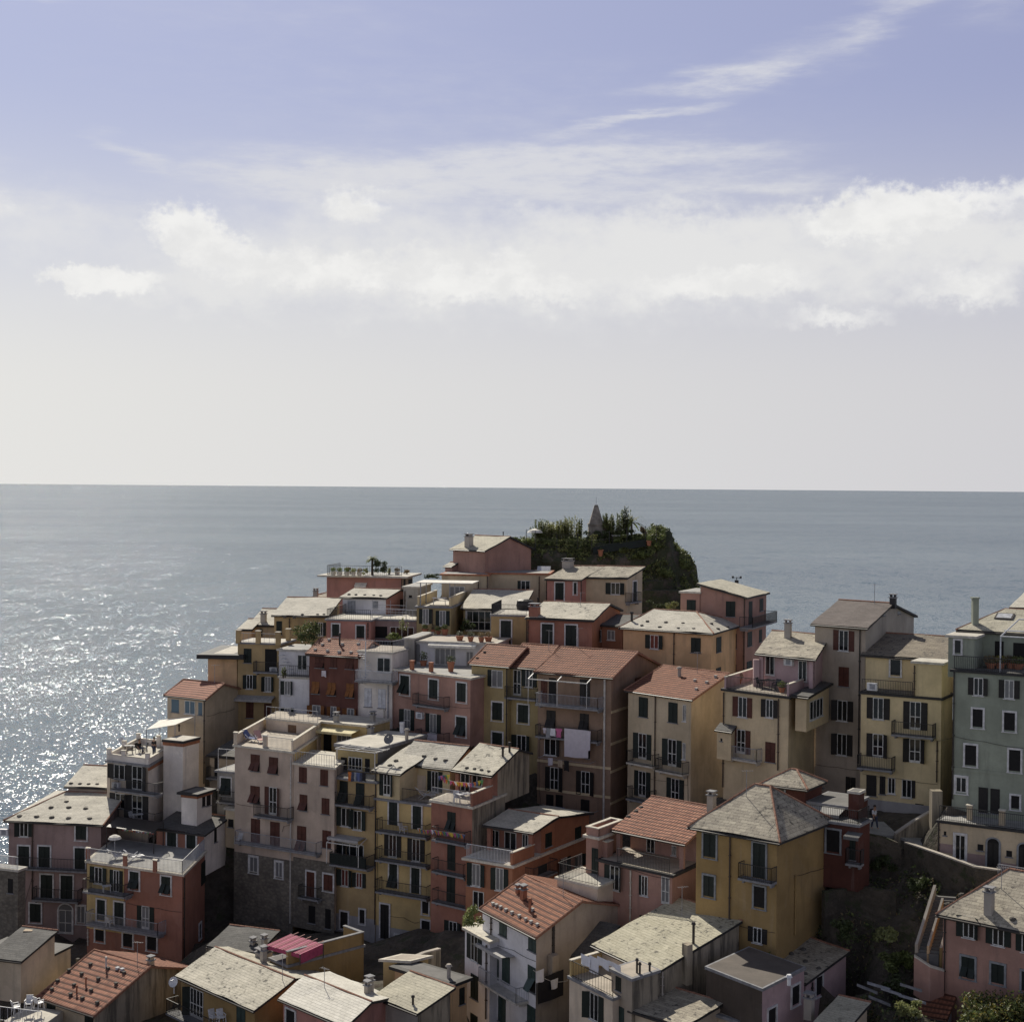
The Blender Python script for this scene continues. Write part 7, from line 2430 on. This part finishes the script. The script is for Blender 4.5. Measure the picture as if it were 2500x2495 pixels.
t = thing('parasol', 'pale half open parasol under the dark salmon veranda', 'parasol', at(*px(Z5, 900, 1010), h39.C.y + 5.4))
t.location.z = h39.ztop
mb = MB()
mb.lathe(Vector((0, 0, 1.45)), [(.55, 0), (.45, .2), (.2, .32), (.03, .36)], 12)
mb.build('canopy', 'canvas', t)
mb = MB()
mb.bar(Vector((0, 0, 0)), Vector((0, 0, 1.8)), .03, 6)
mb.build('pole', 'rail_grey', t)
# white railings and chairs at the bottom left
t = thing('terrace_deck', 'sunlit white terrace deck with railing, bottom left corner', 'terrace', at(*px(Z8, 120, 730), 100.5))
mb = MB()
a, b = at(*px(Z8, 20, 735), 101), at(*px(Z8, 218, 760), 100)
mb.obox(a - t.location - UPZ * 3, b - a, Vector((.6, 3.0, 0)), UPZ * 3)
mb.build('slab', 'deck_pale', t)
mb = MB()
railing(mb, a - t.location, b - t.location, 1.0, .3, .015, .03)
railing(mb, a - t.location + Vector((-3.5, 1.2, 0)), a - t.location, 1.0, .3, .015, .03)
mb.build('railing', 'rail_white', t)
for (x, y, lab) in ((85, 690, 'white plastic chair nearest the corner on the bottom left terrace'), (150, 672, 'white plastic chair standing tall on the bottom left terrace'), (205, 668, 'white plastic chair against the terracotta roofed house')):
    chair(at(*px(Z8, x, y), 102.2), rnd.random() * 3, lab, group='plastic chairs on the bottom left terrace')
for (x, y, lab) in ((1120, 745, 'white chair left on the mustard house balcony'), (1160, 745, 'white chair right on the mustard house balcony')):
    chair(h43.F.prj(Z8, x, y, .5), rnd.random(), lab)
t = thing('covered_grill', 'black covered grill on the railed ochre terrace', 'grill', h5.hit(1875, 930))
mb = MB()
mb.lathe(Vector((0, 0, 0)), [(.62, 0), (.68, .5), (.62, .95), (.3, 1.1), (.02, 1.12)], 10)
mb.build('cover', 'blackcover', t)
for o in t.children:
    o.scale = (1.35, .8, 1)


# people -----------------------------------------------------------------
def person(p, ang, label, h=1.72, shirt='cloth_black', trousers='denim', hair='hair', pose='stand', bag=False):
    t = thing('person', label, 'person', p)
    t.rotation_euler.z = ang
    k = h / 1.72
    sit = pose == 'sit'
    hip = .45 if sit else .9
    V = Vector
    pts = [(V((0, 0, hip)), .13), (V((0, .01, hip + .25)), .125), (V((0, 0, hip + .47)), .15), (V((0, 0, hip + .56)), .06), (V((0, -.02, hip + .62)), .075), (V((0, -.03, hip + .72)), .098), (V((0, -.02, hip + .80)), .07)]
    ed = [(0, 1), (1, 2), (2, 3), (3, 4), (4, 5), (5, 6)]
    for s_ in (-1, 1):
        b = len(pts)
        st_ = .12 * s_ if pose == 'walk' else 0
        if sit:
            pts += [(V((s_ * .1, -.05, hip)), .095), (V((s_ * .13, -.45, hip + .03)), .065), (V((s_ * .13, -.42, .06)), .045), (V((s_ * .13, -.55, .04)), .035)]
        else:
            pts += [(V((s_ * .1, 0, hip - .05)), .095), (V((s_ * .11, -st_ - .02, hip - .43)), .065), (V((s_ * .11, st_ if False else -st_ * 1.6, .07)), .045), (V((s_ * .12, -st_ * 1.6 - .14, .035)), .035)]
        ed += [(0, b), (b, b + 1), (b + 1, b + 2), (b + 2, b + 3)]
        a = len(pts)
        fwd = -.18 if sit else -.03
        pts += [(V((s_ * .19, 0, hip + .44)), .062), (V((s_ * .25, .02 + st_ * .6, hip + .17)), .045), (V((s_ * .24, fwd + st_, hip - .06)), .035), (V((s_ * .24, fwd + st_ - .02, hip - .16)), .032)]
        ed += [(2, a), (a, a + 1), (a + 1, a + 2), (a + 2, a + 3)]

    def skin(name, idx, grow, mat, parent):
        me = bpy.data.meshes.new(name)
        mp = {q: n_ for n_, q in enumerate(idx)}
        me.from_pydata([pts[q][0] * k for q in idx], [(mp[a], mp[b]) for a, b in ed if a in mp and b in mp], [])
        me.materials.append(M(mat))
        o = bpy.data.objects.new(name, me)
        COL.objects.link(o)
        o.parent = parent
        md = o.modifiers.new('skin', 'SKIN')
        for n_, q in enumerate(idx):
            r_ = pts[q][1] * k + grow
            me.skin_vertices[0].data[n_].radius = (r_ * (1.25 if q in (0, 1, 2) else 1), r_ * (.85 if q in (0, 1, 2) else 1))
        me.skin_vertices[0].data[0].use_root = True
        o.modifiers.new('sub', 'SUBSURF').levels = 1
        o.modifiers['sub'].render_levels = 2
        return o
    body = skin('body', list(range(len(pts))), 0, 'skin', t)
    skin('shirt', [0, 1, 2, 11, 12, 19, 20], .014, shirt, body)
    skin('trousers', [0, 7, 8, 9, 15, 16, 17], .016, trousers, body)
    mb = MB()
    hc = pts[5][0] * k + V((0, .025, .045))
    mb.lathe(hc - UPZ * .06, [(.095, 0), (.108, .05), (.09, .11), (.05, .145), (.01, .15)], 10)
    mb.build('hair', hair, body)
    fm = MB()
    hd = pts[5][0] * k
    for s_ in (-1, 1):
        fm.box(hd + V((s_ * .033, -.088, .0)), .018, .02, .012, 1)
        fm.box(hd + V((s_ * .098, -.005, -.02)), .02, .04, .05, 0)
    fm.box(hd + V((0, -.1, -.035)), .022, .04, .035, 0)
    fm.box(hd + V((0, -.088, -.062)), .04, .015, .01, 2)
    fm.build('face', ['skin', 'hair', 'cloth_red'], body)
    if bag:
        o = thing('backpack', 'dark backpack worn by the pedestrian in white', 'backpack', p)
        o.rotation_euler.z = ang
        mb = MB()
        mb.obox(V((-.17, .13, hip + .08)), V((.34, 0, 0)), V((0, .18, 0)), UPZ * .44)
        mb.obox(V((-.12, .312, hip + .1)), V((.24, 0, 0)), V((0, .06, 0)), UPZ * .22)
        mb.build('pack', 'cloth_black', o)
        for s_ in (-1, 1):
            mb = MB()
            mb.bar(V((s_ * .11, .14, hip + .5)), V((s_ * .12, -.15, hip + .42)), .02)
            mb.bar(V((s_ * .12, -.15, hip + .42)), V((s_ * .12, .13, hip + .1)), .02)
            mb.build('strap', 'cloth_black', o)
    return t


person(h37.hit(1208, 305), 2.6, 'person in dark clothes standing at the parapet of the white tower roof')
q = h37.hit(1092, 280)
chair(q, 1.2, 'chair with a seated person on the white tower roof', 'iron')
person(q, 1.2, 'person in dark clothes seated on a chair on the white tower roof', pose='sit')
q = at(*px(Z11, 403, 515), 107.2)
person(q, .6, 'pedestrian with dark hair, white top and backpack on the shaded lane', shirt='cloth_white', trousers='denim', pose='walk', bag=True)
